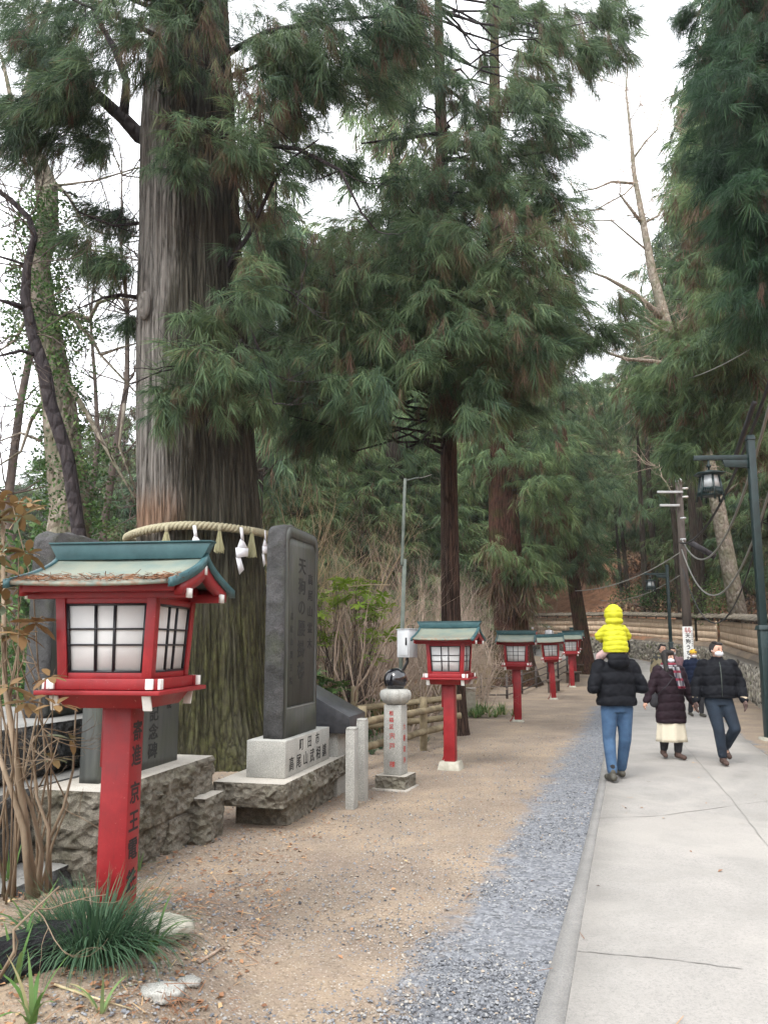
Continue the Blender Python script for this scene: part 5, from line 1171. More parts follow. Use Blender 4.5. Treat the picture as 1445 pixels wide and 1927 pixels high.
# ------------------------------------------------------------------ slim cedar with the broad green crown
b = ground(862, 1384); zt = at(832, 0, 14.8); C2 = root('slim_cedar', (b[0], b[1] + .15, 0), 'slim reddish cedar rising behind the second lantern into a broad drooping green crown', 'cedar', world=True)
by = b[1] + .15; ax = [(b[0], by, -.3), (at(848, 1150, by)[0], by, at(848, 1150, by)[2]), (at(844, 850, by)[0], by, at(844, 850, by)[2]), (at(836, 450, by)[0], by, at(836, 450, by)[2]), (at(826, 100, by)[0], by, at(826, 100, by)[2]), (at(824, 0, by)[0], by, 19)]
m = MB(); m.rings(trunk_mesh(ax, [.23, .19, .165, .15, .11, .02], 28, .02, (.55, .22), nz=90)); m.build('trunk', 'bark', C2, smooth=True)
axx = ax[3][0]
crown([(540, 700, 430, 560, 17, 12, 15.5, .55, .5), (500, 720, 540, 760, 38, 11.6, 15, .55, .42), (560, 740, 740, 830, 12, 12, 15, .4, .3), (700, 860, 400, 620, 30, 12, 16, .55, .42), (720, 960, 600, 720, 30, 12, 15.5, .5, .38),
       (840, 1070, 400, 620, 48, 12, 16.5, .6, .5), (900, 1050, 600, 700, 14, 12, 16, .5, .3), (1080, 1160, 560, 640, 5, 13, 15, .35, .3), (780, 980, 700, 790, 16, 12, 15.5, .4, .25),
       (640, 900, 240, 420, 14, 12.5, 16.5, .45, .3), (860, 1075, 180, 420, 26, 13, 16.5, .45, .3), (700, 900, 20, 240, 13, 13, 16.5, .4, .25), (900, 1110, -20, 180, 26, 14, 18, .42, .4), (1080, 1190, -20, 110, 10, 15, 18, .35, .4)],
      C2, 'cedar', 19, SPRAY, 12, size=.95, brown=.14, axis=(axx, by))
for pts in ([(850, 700, 14.3), (790, 735, 13.8), (740, 738, 13.4), (680, 742, 13.2)], [(835, 560, 14.5), (870, 590, 14), (930, 580, 13.6), (980, 560, 13.4)], [(840, 500, 14.5), (790, 560, 14), (740, 640, 13.6), (680, 690, 13.4)], [(832, 300, 14.6), (900, 300, 14.4), (1000, 290, 14.6), (1110, 270, 14.8)], [(832, 250, 14.6), (760, 260, 14), (680, 270, 13.6)], [(838, 640, 14.4), (930, 660, 14), (1010, 650, 13.8), (1085, 610, 13.6)]):
    P = px_path(pts); MB().tube(P, np.linspace(.05, .015, len(P)), 8).build('limb', 'bark_dark', C2)

# ------------------------------------------------------------------ thick mossy cedar and the slim one by the far bench
def cedar_near(px0, py0, Yd, axp, rad, items, label, mat, seed, flare=(.6, .7), n=16, T=SPRAY_M, size=1.0, bk='bark_red', H=None, brown=.1):
    A = [at(x, y, Yd) for x, y in axp]; A[0][2] = gz(A[0][0], Yd) - .4; rt = root('cedar', (A[0][0], Yd, gz(A[0][0], Yd)), label, 'cedar', world=True)
    m = MB(); m.rings(trunk_mesh(A, rad, 28, .04, flare, nz=50, seed=seed)); m.build('trunk', bk, rt, smooth=True)
    mid = A[len(A) // 2]; crown(items, rt, mat, n, T, seed, size, brown, H, axis=(mid[0], mid[1])); return rt
cedar_near(968, 1262, 30.5, [(968, 1280), (962, 1180), (948, 1000), (940, 800), (930, 300), (930, -100)], [.80, .68, .62, .5, .3, .1],
  [(870, 1040, 780, 900, 18, 28, 33, 1.0, .35), (985, 1060, 900, 1010, 8, 28, 32, .8, .4), (930, 1030, 1010, 1085, 7, 28.5, 31, .55, .45), (860, 1020, 600, 780, 12, 28, 33, 1.0, .3), (860, 1000, 200, 600, 13, 28, 33, 1.0, .3)],
  'thick cedar trunk mossy on one side, standing behind the third lantern at the pipe fence', 'cedar_warm', 31, H=HANG_F, n=22)
hg = MB(); rg = np.random.default_rng(77); tufts(hg, [at(rg.uniform(915, 1010), rg.uniform(1085, 1120), 29.6) for _ in range(8)], .4, 8, HANG_F, rg, brown=1, H=HANG_F, size=1.1)
cedar_near(1100, 1256, 35.5, [(1104, 1262), (1092, 1180), (1078, 1090), (1070, 1000), (1062, 800)], [.40, .33, .30, .26, .1],
  [(1010, 1130, 990, 1080, 16, 34, 37, .9, .45), (1000, 1140, 860, 1000, 16, 33, 38, 1.1, .35), (1020, 1120, 700, 870, 10, 34, 38, 1.1, .3)],
  'slim leaning cedar beside the far bench with green boughs starting low on the trunk', 'cedar', 33, H=HANG_F, n=22)
hg.build('dead_needles', 'cedar', None); bpy.data.objects['dead_needles'].parent = [o for o in bpy.data.objects if o.get('label', '').startswith('thick cedar trunk')][0]
o = bpy.data.objects['dead_needles']; o.matrix_parent_inverse = Matrix.Translation(-o.parent.location)
# ------------------------------------------------------------------ dark cedar mass at the road side
RC = root('roadside_cedar', (10.6, 17, gz(10.6, 17)), 'huge dark evergreen overhanging the road at the edge of the picture above the lamp', 'cedar', world=True)
m = MB(); m.rings(trunk_mesh([(10.6, 17, 0), (10.5, 17, 8), (10.3, 17, 17), (10.2, 17, 26)], [.6, .5, .35, .05], 20, .03)); m.build('trunk', 'bark', RC, smooth=True)
crown([(1390, 1500, -60, 200, 26, 12.5, 17, .65, .25), (1350, 1500, 150, 420, 38, 12.5, 17, .65, .22), (1400, 1500, 400, 620, 30, 12.5, 16.5, .6, .3), (1300, 1400, 20, 180, 8, 15, 18, .4, .4)],
      RC, 'cedar_dark', 40, SPRAY, 14, size=.95, brown=.10, axis=(10.4, 17))
RC2 = root('roadside_cedar', (14.6, 25, gz(14.6, 25)), 'mid green evergreen with drooping boughs just behind the hanging street lantern', 'cedar', world=True)
m = MB(); m.rings(trunk_mesh([(14.6, 25, gz(14.6, 25) - .4), (14.3, 25, 10), (13.8, 25, 20), (13.6, 25, 24)], [.5, .4, .2, .05], 18, .03)); m.build('trunk', 'bark', RC2, smooth=True)
crown([(1290, 1370, 250, 420, 20, 21, 27, .85, .4), (1310, 1440, 400, 640, 32, 20, 27, .9, .42), (1290, 1400, 620, 760, 22, 20, 26, .85, .45), (1215, 1300, 700, 790, 10, 22, 26, .7, .45), (1390, 1460, 620, 860, 13, 20, 26, .75, .3), (1280, 1400, 780, 860, 8, 21, 25, .6, .25)],
      RC2, 'cedar_warm', 34, SPRAY_M, 15, size=.95, brown=.10, H=HANG_F, axis=(14.2, 25))
# ------------------------------------------------------------------ pale bare tree beside the road
BT = root('bare_lichen_tree', (0, 0, 0), 'pale lichen-spotted bare tree leaning over the plaque wall, its limbs reaching across the sky gap', 'tree', world=True)
P = px_path([(1396, 1150, 34.5), (1370, 1060, 34.5), (1340, 900, 34.5), (1300, 760, 34.5), (1256, 620, 34.5), (1226, 510, 34.5), (1208, 410, 34.5), (1193, 330, 34.5), (1186, 250, 34.5), (1177, 170, 34.5), (1183, 95, 34.5)]); BT.location = (P[0][0], 34.5, P[0][2] - .5)
P[0][2] = gz(P[0][0], 34.5) - .3; m = MB(); m.tube(P, [.42, .34, .30, .27, .25, .20, .15, .11, .08, .05, .02], 14); m.build('trunk', 'bark_pale', BT, smooth=True)
rg = np.random.default_rng(8); tw = MB()
for pts, r_ in (([(1250, 602, 34.5), (1190, 550, 34.0), (1140, 522, 33.5), (1100, 508, 33.0)], .16), ([(1275, 690, 34.5), (1230, 680, 33.5), (1180, 676, 33.0), (1145, 665, 32.5), (1125, 655, 32.0)], .13), ([(1250, 625, 34.5), (1215, 600, 33.5), (1185, 588, 33.1), (1150, 560, 32.5)], .09), ([(1207, 420, 34.5), (1180, 385, 34.1), (1165, 365, 33.9), (1168, 350, 33.8)], .09),
                ([(1192, 345, 34.5), (1150, 342, 34.0), (1120, 355, 33.5), (1080, 362, 33.1)], .08), ([(1190, 300, 34.5), (1215, 265, 34.5), (1235, 245, 34.5), (1248, 200, 34.5)], .06), ([(1195, 345, 34.5), (1175, 365, 34.1), (1120, 395, 33.5), (1085, 400, 33.1)], .05), ([(1210, 420, 34.5), (1240, 405, 34.5), (1250, 370, 34.5)], .07), ([(1175, 165, 34.5), (1150, 155, 34.5), (1132, 150, 34.3)], .02), ([(1215, 470, 34.5), (1150, 415, 34.0), (1080, 415, 33.5)], .05), ([(1186, 225, 34.5), (1205, 195, 34.5)], .03),
                ([(1340, 900, 34.5), (1290, 870, 33.5), (1240, 880, 33.0)], .06), ([(1350, 940, 34.5), (1400, 900, 33.5), (1450, 880, 32.5)], .06), ([(1300, 740, 34.5), (1260, 735, 33.5), (1215, 745, 32.5)], .05)):
    Q = px_path(pts); MB().tube(Q, np.linspace(r_, .02, len(Q)), 8).build('limb', 'bark_pale', BT, smooth=True)
    for _ in range(9): k = rg.integers(1, len(Q)); twigs(tw, Q[k], unit(rg.normal(size=3) * [1, .6, .8]), 1.5, .016, 2, rg, wob=.25)
for _ in range(30): k = rg.integers(4, 10); twigs(tw, P[k], unit(rg.normal(size=3) * [1, .6, .5]), 1.6, .02, 2, rg, wob=.25)
tw.build('twigs', 'twig', BT)
# ------------------------------------------------------------------ ivy-clad bare tree, dark bare tree (left)
IV = root('ivy_tree', (0, 0, 0), 'tall bare tree with pale upper trunk and ivy-covered lower trunk near the picture edge', 'tree', world=True)
P = px_path([(125, 1040, 15), (135, 960, 15), (122, 860, 15), (112, 760, 15), (95, 660, 15), (78, 560, 15), (74, 500, 15), (92, 420, 15), (92, 350, 15), (72, 300, 15), (45, 262, 15), (45, 210, 15), (65, 130, 15), (80, 60, 15), (100, -30, 15)]); P = np.vstack([[P[0][0] - .1, 15, gz(P[0][0], 15) - .3], P]); IV.location = P[0]
m = MB(); m.tube(P, [.5, .42, .40, .36, .33, .30, .26, .22, .20, .19, .17, .15, .12, .10, .08, .05], 16); m.build('trunk', 'bark_pale', IV, smooth=True)
tw = MB(); rg = np.random.default_rng(18)
for pts, r_ in (([(60, 275, 15), (85, 190, 14.8), (110, 160, 14.6), (130, 120, 14.5)], .08), ([(110, 690, 15), (165, 780, 14.6), (215, 870, 14.3), (262, 950, 14)], .07), ([(85, 610, 15), (130, 590, 14.8), (170, 600, 14.6), (185, 570, 14.5), (215, 560, 14.4), (262, 568, 14.2)], .07), ([(130, 590, 14.8), (175, 640, 14.7), (190, 668, 14.6), (262, 745, 14.4)], .05), ([(190, 668, 14.6), (225, 655, 14.5), (262, 645, 14.3)], .03), ([(95, 335, 15), (130, 370, 14.8), (160, 425, 14.7), (195, 440, 14.6), (262, 445, 14.4)], .045),
                ([(100, 450, 15), (150, 468, 14.8), (200, 475, 14.6), (262, 490, 14.4)], .035), ([(75, 300, 15), (100, 350, 14.9), (180, 340, 14.6), (262, 315, 14.3)], .03), ([(45, 250, 15), (20, 180, 15), (5, 110, 15), (-20, 60, 15)], .07), ([(92, 740, 15), (60, 790, 15), (40, 850, 14.8), (0, 875, 14.6)], .05), ([(80, 830, 15), (40, 815, 15), (0, 830, 15)], .035), ([(70, 560, 15), (30, 640, 15), (0, 660, 15)], .05), ([(45, 210, 15), (80, 230, 14.8), (90, 250, 14.6), (70, 290, 14.6)], .05), ([(235, 760, 14.3), (225, 840, 14.3), (255, 920, 14.2)], .04)):
    Q = px_path(pts); MB().tube(Q, np.linspace(r_, .015, len(Q)), 8).build('limb', 'bark_pale', IV, smooth=True)
    for _ in range(8): k = rg.integers(1, len(Q)); twigs(tw, Q[k], unit(rg.normal(size=3) * [1, .6, .8]), 1.0, .011, 2, rg, wob=.28)
for _ in range(26): k = rg.integers(7, 15); twigs(tw, P[k], unit(rg.normal(size=3) * [1, .6, .5]), 1.3, .014, 2, rg, wob=.28)
tw.build('twigs', 'twig_dark', IV)
LC = [leaf_cluster(26, .18, .075, .05, rg0) for _ in range(3)]; iv = MB(); C = []
for k in range(330):
    t = rg.random() ** .8 * 7.6; i = int(t) + 1; p = P[i] + (P[i + 1] - P[i]) * (t % 1); q = rg.random() * 6.3; rr = .34 + rg.random() ** 2 * (.6 if i < 6 else .3); C.append(p + np.array([math.cos(q) * rr, math.sin(q) * rr, 0]))
for (x0, x1, y0, y1, n) in ((80, 200, 590, 640, 26), (60, 170, 560, 720, 26), (100, 230, 850, 1000, 60), (0, 80, 560, 640, 12), (40, 110, 500, 560, 12)):
    for _ in range(n): C.append(at(rg.uniform(x0, x1), rg.uniform(y0, y1), rg.uniform(14.2, 15.4)))
C = np.array(C); N = len(C); iv.inst(LC[0], mats_from(rg.random(N) * 6.3, rg.normal(size=N) * .6, rg.normal(size=N)), rg.uniform(.7, 1.5, N), C, np.clip(rg.normal(size=N) * .22 + .4, .02, 1)); iv.build('ivy', 'ivy', IV)
DK = root('dark_bare_tree', (0, 0, 0), 'dark curving bare tree crossing in front of the ivy-covered trunk', 'tree', world=True)
P = px_path([(150, 1010, 11), (128, 860, 11), (95, 760, 11), (85, 700, 11), (62, 630, 11), (48, 560, 11), (52, 500, 11), (66, 445, 11), (55, 410, 11), (20, 375, 11), (-30, 340, 11)]); P = np.vstack([[P[0][0], 11, gz(P[0][0], 11) - .2], P]); DK.location = P[0]
m = MB(); m.tube(P, [.11, .10, .10, .10, .10, .085, .075, .06, .05, .045, .04, .03], 12)
for pts, r_ in (([(48, 580, 11), (25, 572, 10.8), (-10, 562, 10.6)], .06), ([(75, 670, 11), (40, 660, 10.8), (-10, 672, 10.6)], .035), ([(52, 500, 11), (25, 490, 10.9), (-10, 480, 10.8)], .025)):
    Q = px_path(pts); m.tube(Q, np.linspace(r_, .015, len(Q)), 8)
m.build('trunk', 'bark_dark', DK, smooth=True)
tw = MB()
for _ in range(26): k = rg.integers(5, 12); twigs(tw, P[k], unit(rg.normal(size=3) * [1, .6, .6]), 1.1, .012, 2, rg, wob=.25)
tw.build('twigs', 'twig_dark', DK)
# fine bare-branch tangle in the sky at the left: three slender winter trees farther back
for i, (px, Yd, ty) in enumerate(((15, 24, 120), (200, 26, 330), (150, 30, 500))):
    tp = at(px, ty, Yd); gp = (at(px, 1215, Yd)[0], Yd); rt = root('winter_tree', (gp[0], Yd, gz(*gp)), ['slender leafless tree at the edge of the picture behind the dark curving one', 'slender leafless tree seen between the ivy-clad trunk and the giant cedar', 'farther leafless tree with reddish twigs behind the ivy-clad trunk'][i], 'tree', world=True)
    H = tp[2] - gz(*gp); m, tw = MB(), MB(); Q = np.array([[gp[0] + math.sin(z * .5 + i) * .3, Yd, gz(*gp) + z] for z in np.linspace(-.3, H, 9)]); m.tube(Q, np.linspace(.22, .03, 9), 8); m.build('trunk', 'twig_dark', rt, smooth=True)
    rg = np.random.default_rng(90 + i)
    for _ in range(34): k = rg.integers(3, 9); twigs(tw, Q[k], unit(rg.normal(size=3) * [1, 1, .4] + [0, 0, .5]), 2.6, .03, 3, rg, wob=.2)
    tw.build('twigs', 'twig_dark', rt)
# ------------------------------------------------------------------ shrubs
def bare_shrub(name, base, H, n, mat, label, grp=None, seed=0, depth=3, r=.018, lean=(0, 0, 1), spread=.55, leaves=None, L0=.5):
    rg = np.random.default_rng(seed); rt = root(name, base, label, 'shrub', grp); m = MB(); ends = []
    for i in range(n):
        d = unit(np.array(lean) + rg.normal(size=3) * [.45, .45, .1]); twigs(m, rg.normal(size=3) * [.12, .12, 0], d, H * L0, r, depth, rg, spread=spread, wob=.16, up=.25, ends=ends)
    m.build('branches', mat, rt)
    if leaves is not None:
        E = np.array([e[0] for e in ends]); k = rg.random(len(E)) < leaves[3]; E = E[k]; N = len(E); l = MB(); l.inst(leaves[0], mats_from(rg.random(N) * 6.3, rg.normal(size=N) * .35, rg.normal(size=N) * .25), rg.uniform(.7, 1.2, N) * leaves[2], E, np.clip(rg.normal(size=N) * .2 + .5, .02, 1)); l.build('leaves', leaves[1], rt)
    return rt
def gp2(px, Yd): x = at(px, 1215, Yd)[0]; return np.array([x, Yd, gz(x, Yd)])
SHT = bare_shrub('bare_shrub', (0, 0, 0), 2.6, 7, 'twig', 'x', seed=1, depth=3, r=.02)
SHT2 = bare_shrub('bare_shrub', (0, 0, 0), 2.2, 8, 'twig', 'x', seed=2, depth=3, r=.014, spread=.8)
g_ = 'leafless shrubs crowding the valley behind the log fence'; lab = 'tangled leafless pinkish-brown shrub among many in the valley behind the log fence'
first = {0: True, 1: True}; rg = np.random.default_rng(44)
for i, (px, Yd, s_) in enumerate([(600, 15.5, 1.0), (650, 16.5, 1.2), (700, 15.2, .9), (745, 16.8, 1.1), (790, 16, .9), (620, 18.5, 1.4), (680, 19.5, 1.5), (740, 20, 1.4), (800, 20, 1.2), (880, 21, 1.0), (850, 23.5, 1.2), (910, 24, .9), (560, 17, 1.3), (500, 18, 1.3), (720, 24, 1.7), (650, 25, 1.8), (790, 26, 1.6), (870, 28, 1.3), (900, 33, 1.3), (540, 21, 1.6), (770, 17.5, 1.0), (585, 14.6, .8), (850, 18.5, .75), (890, 38, 1.6), (830, 36, 1.8), (760, 34, 2.0), (1035, 40, 1.0), (460, 16, 1.2), (640, 14.8, .7), (905, 19.5, .6)]):
    k = i % 2; src = (SHT, SHT2)[k]
    if first[k]: o = src; first[k] = False
    else: o = copy_tree(src)
    tag(o, lab, 'shrub', g_); o.location = gp2(px, Yd); o.rotation_euler = (0, 0, rg.random() * 6.3); s_ *= 1.45; o.scale = (s_, s_, s_ * rg.uniform(.85, 1.1))
bare_shrub('pale_winter_shrub', gp2(552, 14.6), 6.6, 9, 'twig_pale', 'tall bare shrub with pale yellow twigs glowing behind the tall stele', seed=5, depth=4, r=.06, L0=.42, spread=.45)
bare_shrub('pale_winter_shrub', gp2(668, 14.9), 5.6, 7, 'twig', 'tall slender bare shrub with grey-pink twigs between the stele and steel pole', seed=6, depth=4, r=.036, L0=.42, spread=.45)
ROS = rosette(11, .17, .045, rg0, tilt=.15)
ROS2 = rosette(8, .19, .062, rg0, tilt=.25)
def rhodo(base, tips, mat, label, seed, stem='twig_dark', ts=1., tint=.5, r=.014, per=3):
    rg = np.random.default_rng(seed); rt = root('rhododendron', base, label, 'shrub', world=True); m = MB(); T_ = np.array(tips); 
    for i, t in enumerate(T_):
        b = np.array(base) + rg.normal(size=3) * [.1, .1, 0]; mid = b + (t - b) * .5 + np.array([0, 0, -.1]) + rg.normal(size=3) * .12; q = b + (t - b) * .8 + rg.normal(size=3) * .05; m.tube([b, b + (mid - b) * .5 + rg.normal(size=3) * .04, mid, q, t], [r, r * .8, r * .6, r * .4, r * .25], 5)
    m.build('stems', stem, rt); l = MB(); N = len(T_) * per; E = np.repeat(T_, per, 0) + rg.normal(size=(N, 3)) * .09 * ts
    l.inst(ROS2 if mat == 'bronze' else ROS, mats_from(rg.random(N) * 6.3, rg.normal(size=N) * .3, rg.normal(size=N) * .3), rg.uniform(.8, 1.25, N) * ts, E, np.clip(rg.normal(size=N) * .25 + tint, .02, 1)); l.build('leaves', mat, rt); return rt
rg = np.random.default_rng(9)
tips = [at(rg.uniform(x0, x1), rg.uniform(y0, y1), rg.uniform(13.9, 15.3)) for x0, x1, y0, y1, n in ((598, 690, 1092, 1118, 12), (590, 650, 1122, 1160, 8), (640, 735, 1130, 1165, 12), (590, 625, 1160, 1185, 4), (660, 730, 1180, 1215, 8), (600, 640, 1195, 1220, 4), (700, 740, 1215, 1250, 2)) for _ in range(n)]
rhodo(gp2(655, 14.6), tips, 'lime', 'bright lime green rhododendron spreading behind the tall stele', 3, ts=1.05)
tips = [at(rg.uniform(588, 640), rg.uniform(1275, 1310), rg.uniform(13, 13.6)) for _ in range(9)]
rhodo(gp2(608, 13.4), tips, 'leaf', 'small dark green broad-leaved shrub just behind the black slanted plaque', 4, ts=1.0)
tips = [at(rg.uniform(x0, x1), rg.uniform(y0, y1), rg.uniform(3.7, 4.6)) for x0, x1, y0, y1, n in ((-30, 30, 930, 1000, 5), (-30, 50, 1030, 1090, 4), (-20, 20, 1100, 1200, 2), (30, 60, 1180, 1230, 2), (20, 60, 1300, 1330, 1), (90, 110, 1300, 1320, 1), (95, 115, 1395, 1410, 1)) for _ in range(n)]
b_ = ground(40, 1690); rhodo(b_, tips, 'bronze', 'tall bronze-leaved rhododendron at the picture edge in front of the rough-edged stele', 6, stem='stem', ts=.62, tint=.45, r=.009, per=2)
ms = root('multi_stem_shrub', ground(62, 1680), 'several thin bare brown stems rising in front of the tiered dark rocks', 'shrub', world=True)
m = MB(); rg = np.random.default_rng(12)
for pts, r_ in (([(58, 1690, 4.25), (45, 1560, 4.25), (20, 1480, 4.3), (-20, 1370, 4.3)], .021), ([(66, 1690, 4.3), (42, 1500, 4.3), (34, 1440, 4.25), (10, 1290, 4.3), (8, 1180, 4.4), (6, 960, 4.5)], .022), ([(72, 1680, 4.4), (80, 1600, 4.4), (60, 1520, 4.35), (42, 1480, 4.3)], .017), ([(88, 1680, 4.35), (92, 1560, 4.3), (70, 1500, 4.3), (62, 1400, 4.3), (66, 1385, 4.3)], .011), ([(85, 1600, 4.4), (120, 1520, 4.4), (138, 1450, 4.45), (144, 1320, 4.5)], .010), ([(14, 1330, 4.3), (40, 1200, 4.3), (80, 1160, 4.3)], .010), ([(20, 1300, 4.3), (44, 1245, 4.25), (70, 1250, 4.2)], .006),
                ([(0, 1840, 3.4), (28, 1790, 3.4), (26, 1750, 3.42), (68, 1710, 3.5), (112, 1668, 3.6)], .008), ([(62, 1400, 4.3), (80, 1370, 4.2), (98, 1340, 4.2)], .005), ([(75, 1480, 4.3), (100, 1430, 4.2), (112, 1390, 4.2)], .005)):
    Q = px_path(pts); m.tube(Q, np.linspace(r_, r_ * .45, len(Q)), 9)
    for _ in range(3): k = rg.integers(1, len(Q)); twigs(m, Q[k], unit(rg.normal(size=3) * [1, .5, 1]), .3, .004, 1, rg, wob=.2)
m.build('stems', 'stem', ms, smooth=True)
# ------------------------------------------------------------------ grass clumps, strap leaves
def blades(n, L, wd, rg, arch=.9, k=5, rad=.05, lean=1.0):
    V, F, t = [], [], []
    for i in range(n):
        a = rg.random() * 6.283; e = rg.uniform(.2, 1.25) * lean; l = L * rg.uniform(.55, 1.1); s_ = np.array([-math.sin(a), math.cos(a), 0]); b = len(V); tv = rg.normal() * .18; p = np.array([math.cos(a) * rad * rg.random(), math.sin(a) * rad * rg.random(), 0])
        for j in range(k + 1):
            q = j / k; ang = PI / 2 - e * .5 - arch * e * q * 1.5; ww = wd * (1 - q ** 2.2) + .0005
            V += [p - s_ * ww / 2, p + s_ * ww / 2]; t += [tv] * 2; p = p + np.array([math.cos(a) * math.cos(ang), math.sin(a) * math.cos(ang), math.sin(ang)]) * l / k
        for j in range(k): o = b + 2 * j; F.append([o, o + 1, o + 3, o + 2])
    return np.array(V), np.array(F), np.array(t)
rg = np.random.default_rng(21)
c = ground(178, 1800); gc = root('grass_clump', c, 'dense clump of dark mondo grass hiding the foot of the big lantern', 'grass clump')
m = MB(); T_ = blades(1000, .36, .005, rg, rad=.18, arch=1.55); m.add(T_[0] * [1.35, .9, 1.05], T_[1], np.clip(T_[2] + .4, .02, 1))
T_ = blades(300, .34, .005, rg, rad=.12, arch=1.7); m.add(T_[0] + [-.12, .10, .02], T_[1], np.clip(T_[2] + .5, .02, 1)); m.build('blades', 'grass', gc)
def strap(px, py, n, L, wd, label, seed, mat='strap', lean=1.1, tint=.45, grp='strap-leaved plants in the bed'):
    r = np.random.default_rng(seed); c = ground(px, py); o = root('strap_leaf_plant', c, label, 'plant', grp); m = MB(); T_ = blades(n, L, wd, r, rad=.03, lean=lean, k=6); m.add(T_[0], T_[1], np.clip(T_[2] + tint, .02, 1)); m.build('leaves', mat, o)
strap(285, 1795, 9, .30, .020, 'green strap leaves spreading over the earth beside the lantern foot', 1)
strap(30, 1850, 8, .35, .022, 'arching strap leaves in the corner of the bed beside the dark rock', 2); strap(60, 1925, 9, .30, .022, 'low strap leaves at the very bottom of the bed', 3)
strap(190, 1905, 6, .20, .016, 'small pale strap leaves lying on the soil by a thin stick', 4, tint=.75); strap(20, 1680, 12, .34, .018, 'upright yellow-green strap leaves at the foot of the bare stems', 5, lean=.6)
strap(150, 1665, 14, .28, .016, 'strap leaves growing between the bare stems and the red post', 6, lean=.9); strap(262, 1640, 9, .20, .010, 'wispy grass tuft beside the stone cube and red post', 7); strap(60, 1770, 9, .30, .018, 'strap leaves partly behind the dark rock', 8, lean=1.2)
rg = np.random.default_rng(33); wb = root('variegated_shrub', ground(915, 1352), 'mound of pale-edged long leaves between the slim cedar and the third lantern', 'shrub'); m = MB()
for _ in range(26):
    T_ = blades(16, .34, .026, rg, rad=.05, lean=1.1, k=5); q = rg.random() * 6.3; rr = rg.random() ** .5; m.add(T_[0] + [math.cos(q) * rr * .75, .5 + math.sin(q) * rr * .5, .12 * (1 - rr)], T_[1], np.clip(T_[2] * 1.6 + .62, .02, 1))
m.build('leaves', 'strap', wb)
strap(592, 1400, 0 or 12, .3, .012, 'grass tuft behind the granite pedestal', 9); 
for i, (px, py) in enumerate(((700, 1420), (716, 1410), (690, 1395), (800, 1400))):
    strap(px, py, 60, .32, .008, 'fine green grass tuft at the foot of the log fence', 60 + i, mat='grass', tint=.5, grp='grass tufts under the log fence')
# dry reeds along the valley edge (uncountable)
def stuff_tufts(name, pts, T_, s0, s1, mat, label, seed, tint=.5, tv=.2, tilt=.2):
    r = np.random.default_rng(seed); N = len(pts); m = MB(); wh = r.integers(0, len(T_), N); P_ = np.array(pts)
    for k, tp in enumerate(T_):
        q = wh == k; m.inst(tp, mats_from(r.random(q.sum()) * 6.3, r.normal(size=q.sum()) * tilt, r.normal(size=q.sum()) * tilt), r.uniform(s0, s1, q.sum()), P_[q], np.clip(r.normal(size=q.sum()) * tv + tint, .02, 1))
    return tag(m.build(name, mat), label, kind='stuff')
rg = np.random.default_rng(71); BL = [blades(26, 1.0, .022, rg, rad=.22, lean=.5, k=4) for _ in range(3)]
pts = []
for _ in range(620):
    y = rg.uniform(15.5, 42); fx = np.interp(y, [0, 10, 13, 17, 24, 30, 40, 60], [-6, -4.6, -.9, .8, 2.6, 4.6, 7.4, -6]); x = fx - .2 - rg.random() ** 1.2 * 6; pts.append((x, y, gz(x, y)))
stuff_tufts('dry_grass', pts, BL, .45, 1.1, 'dry', 'straw-coloured dead grass filling the bank behind the pipe fence', 1, tint=.4, tv=.25)
# undergrowth: twiggy brown leaves on the slopes and in the valley
LCB = [leaf_cluster(46, .42, .16, .09, rg0, jit=.18, updir=.5) for _ in range(3)]
pts = []
for _ in range(1500):
    y = rg.uniform(14.5, 60); x = rg.uniform(-26, 8) * y / 60 - 1.0; fx = np.interp(y, [0, 10, 13, 17, 24, 30, 40, 60], [-6, -4.6, -.9, .8, 2.6, 4.6, 7.4, -6])
    if x < fx - 1.0: pts.append((x, y, gz(x, y) + rg.random() ** 2 * .9))
stuff_tufts('undergrowth', pts, LCB, .7, 1.5, 'brush', 'tangled brown and green undergrowth in the valley', 2, tint=.45, tv=.3)
pts = []
for _ in range(9000):
    y = rg.uniform(10, 105); x = rg.uniform(3, 50); s_ = float(wall_side(x, y))
    if s_ > 2.6 and s_ < 26 and abs(x / y) < .62 and not (0.19 < x / y < .30 and 55 < y) : pts.append((x, y, gz(x, y) + rg.random() ** 2 * .8))
    if len(pts) > 2300: break
stuff_tufts('hillside_undergrowth', pts, LCB, .8, 1.9, 'brush', 'brown leafy undergrowth covering the bank above the plaque wall', 3, tint=.4, tv=.28)
LCG = [leaf_cluster(60, .8, .20, .12, rg0, jit=.2, updir=.4) for _ in range(2)]
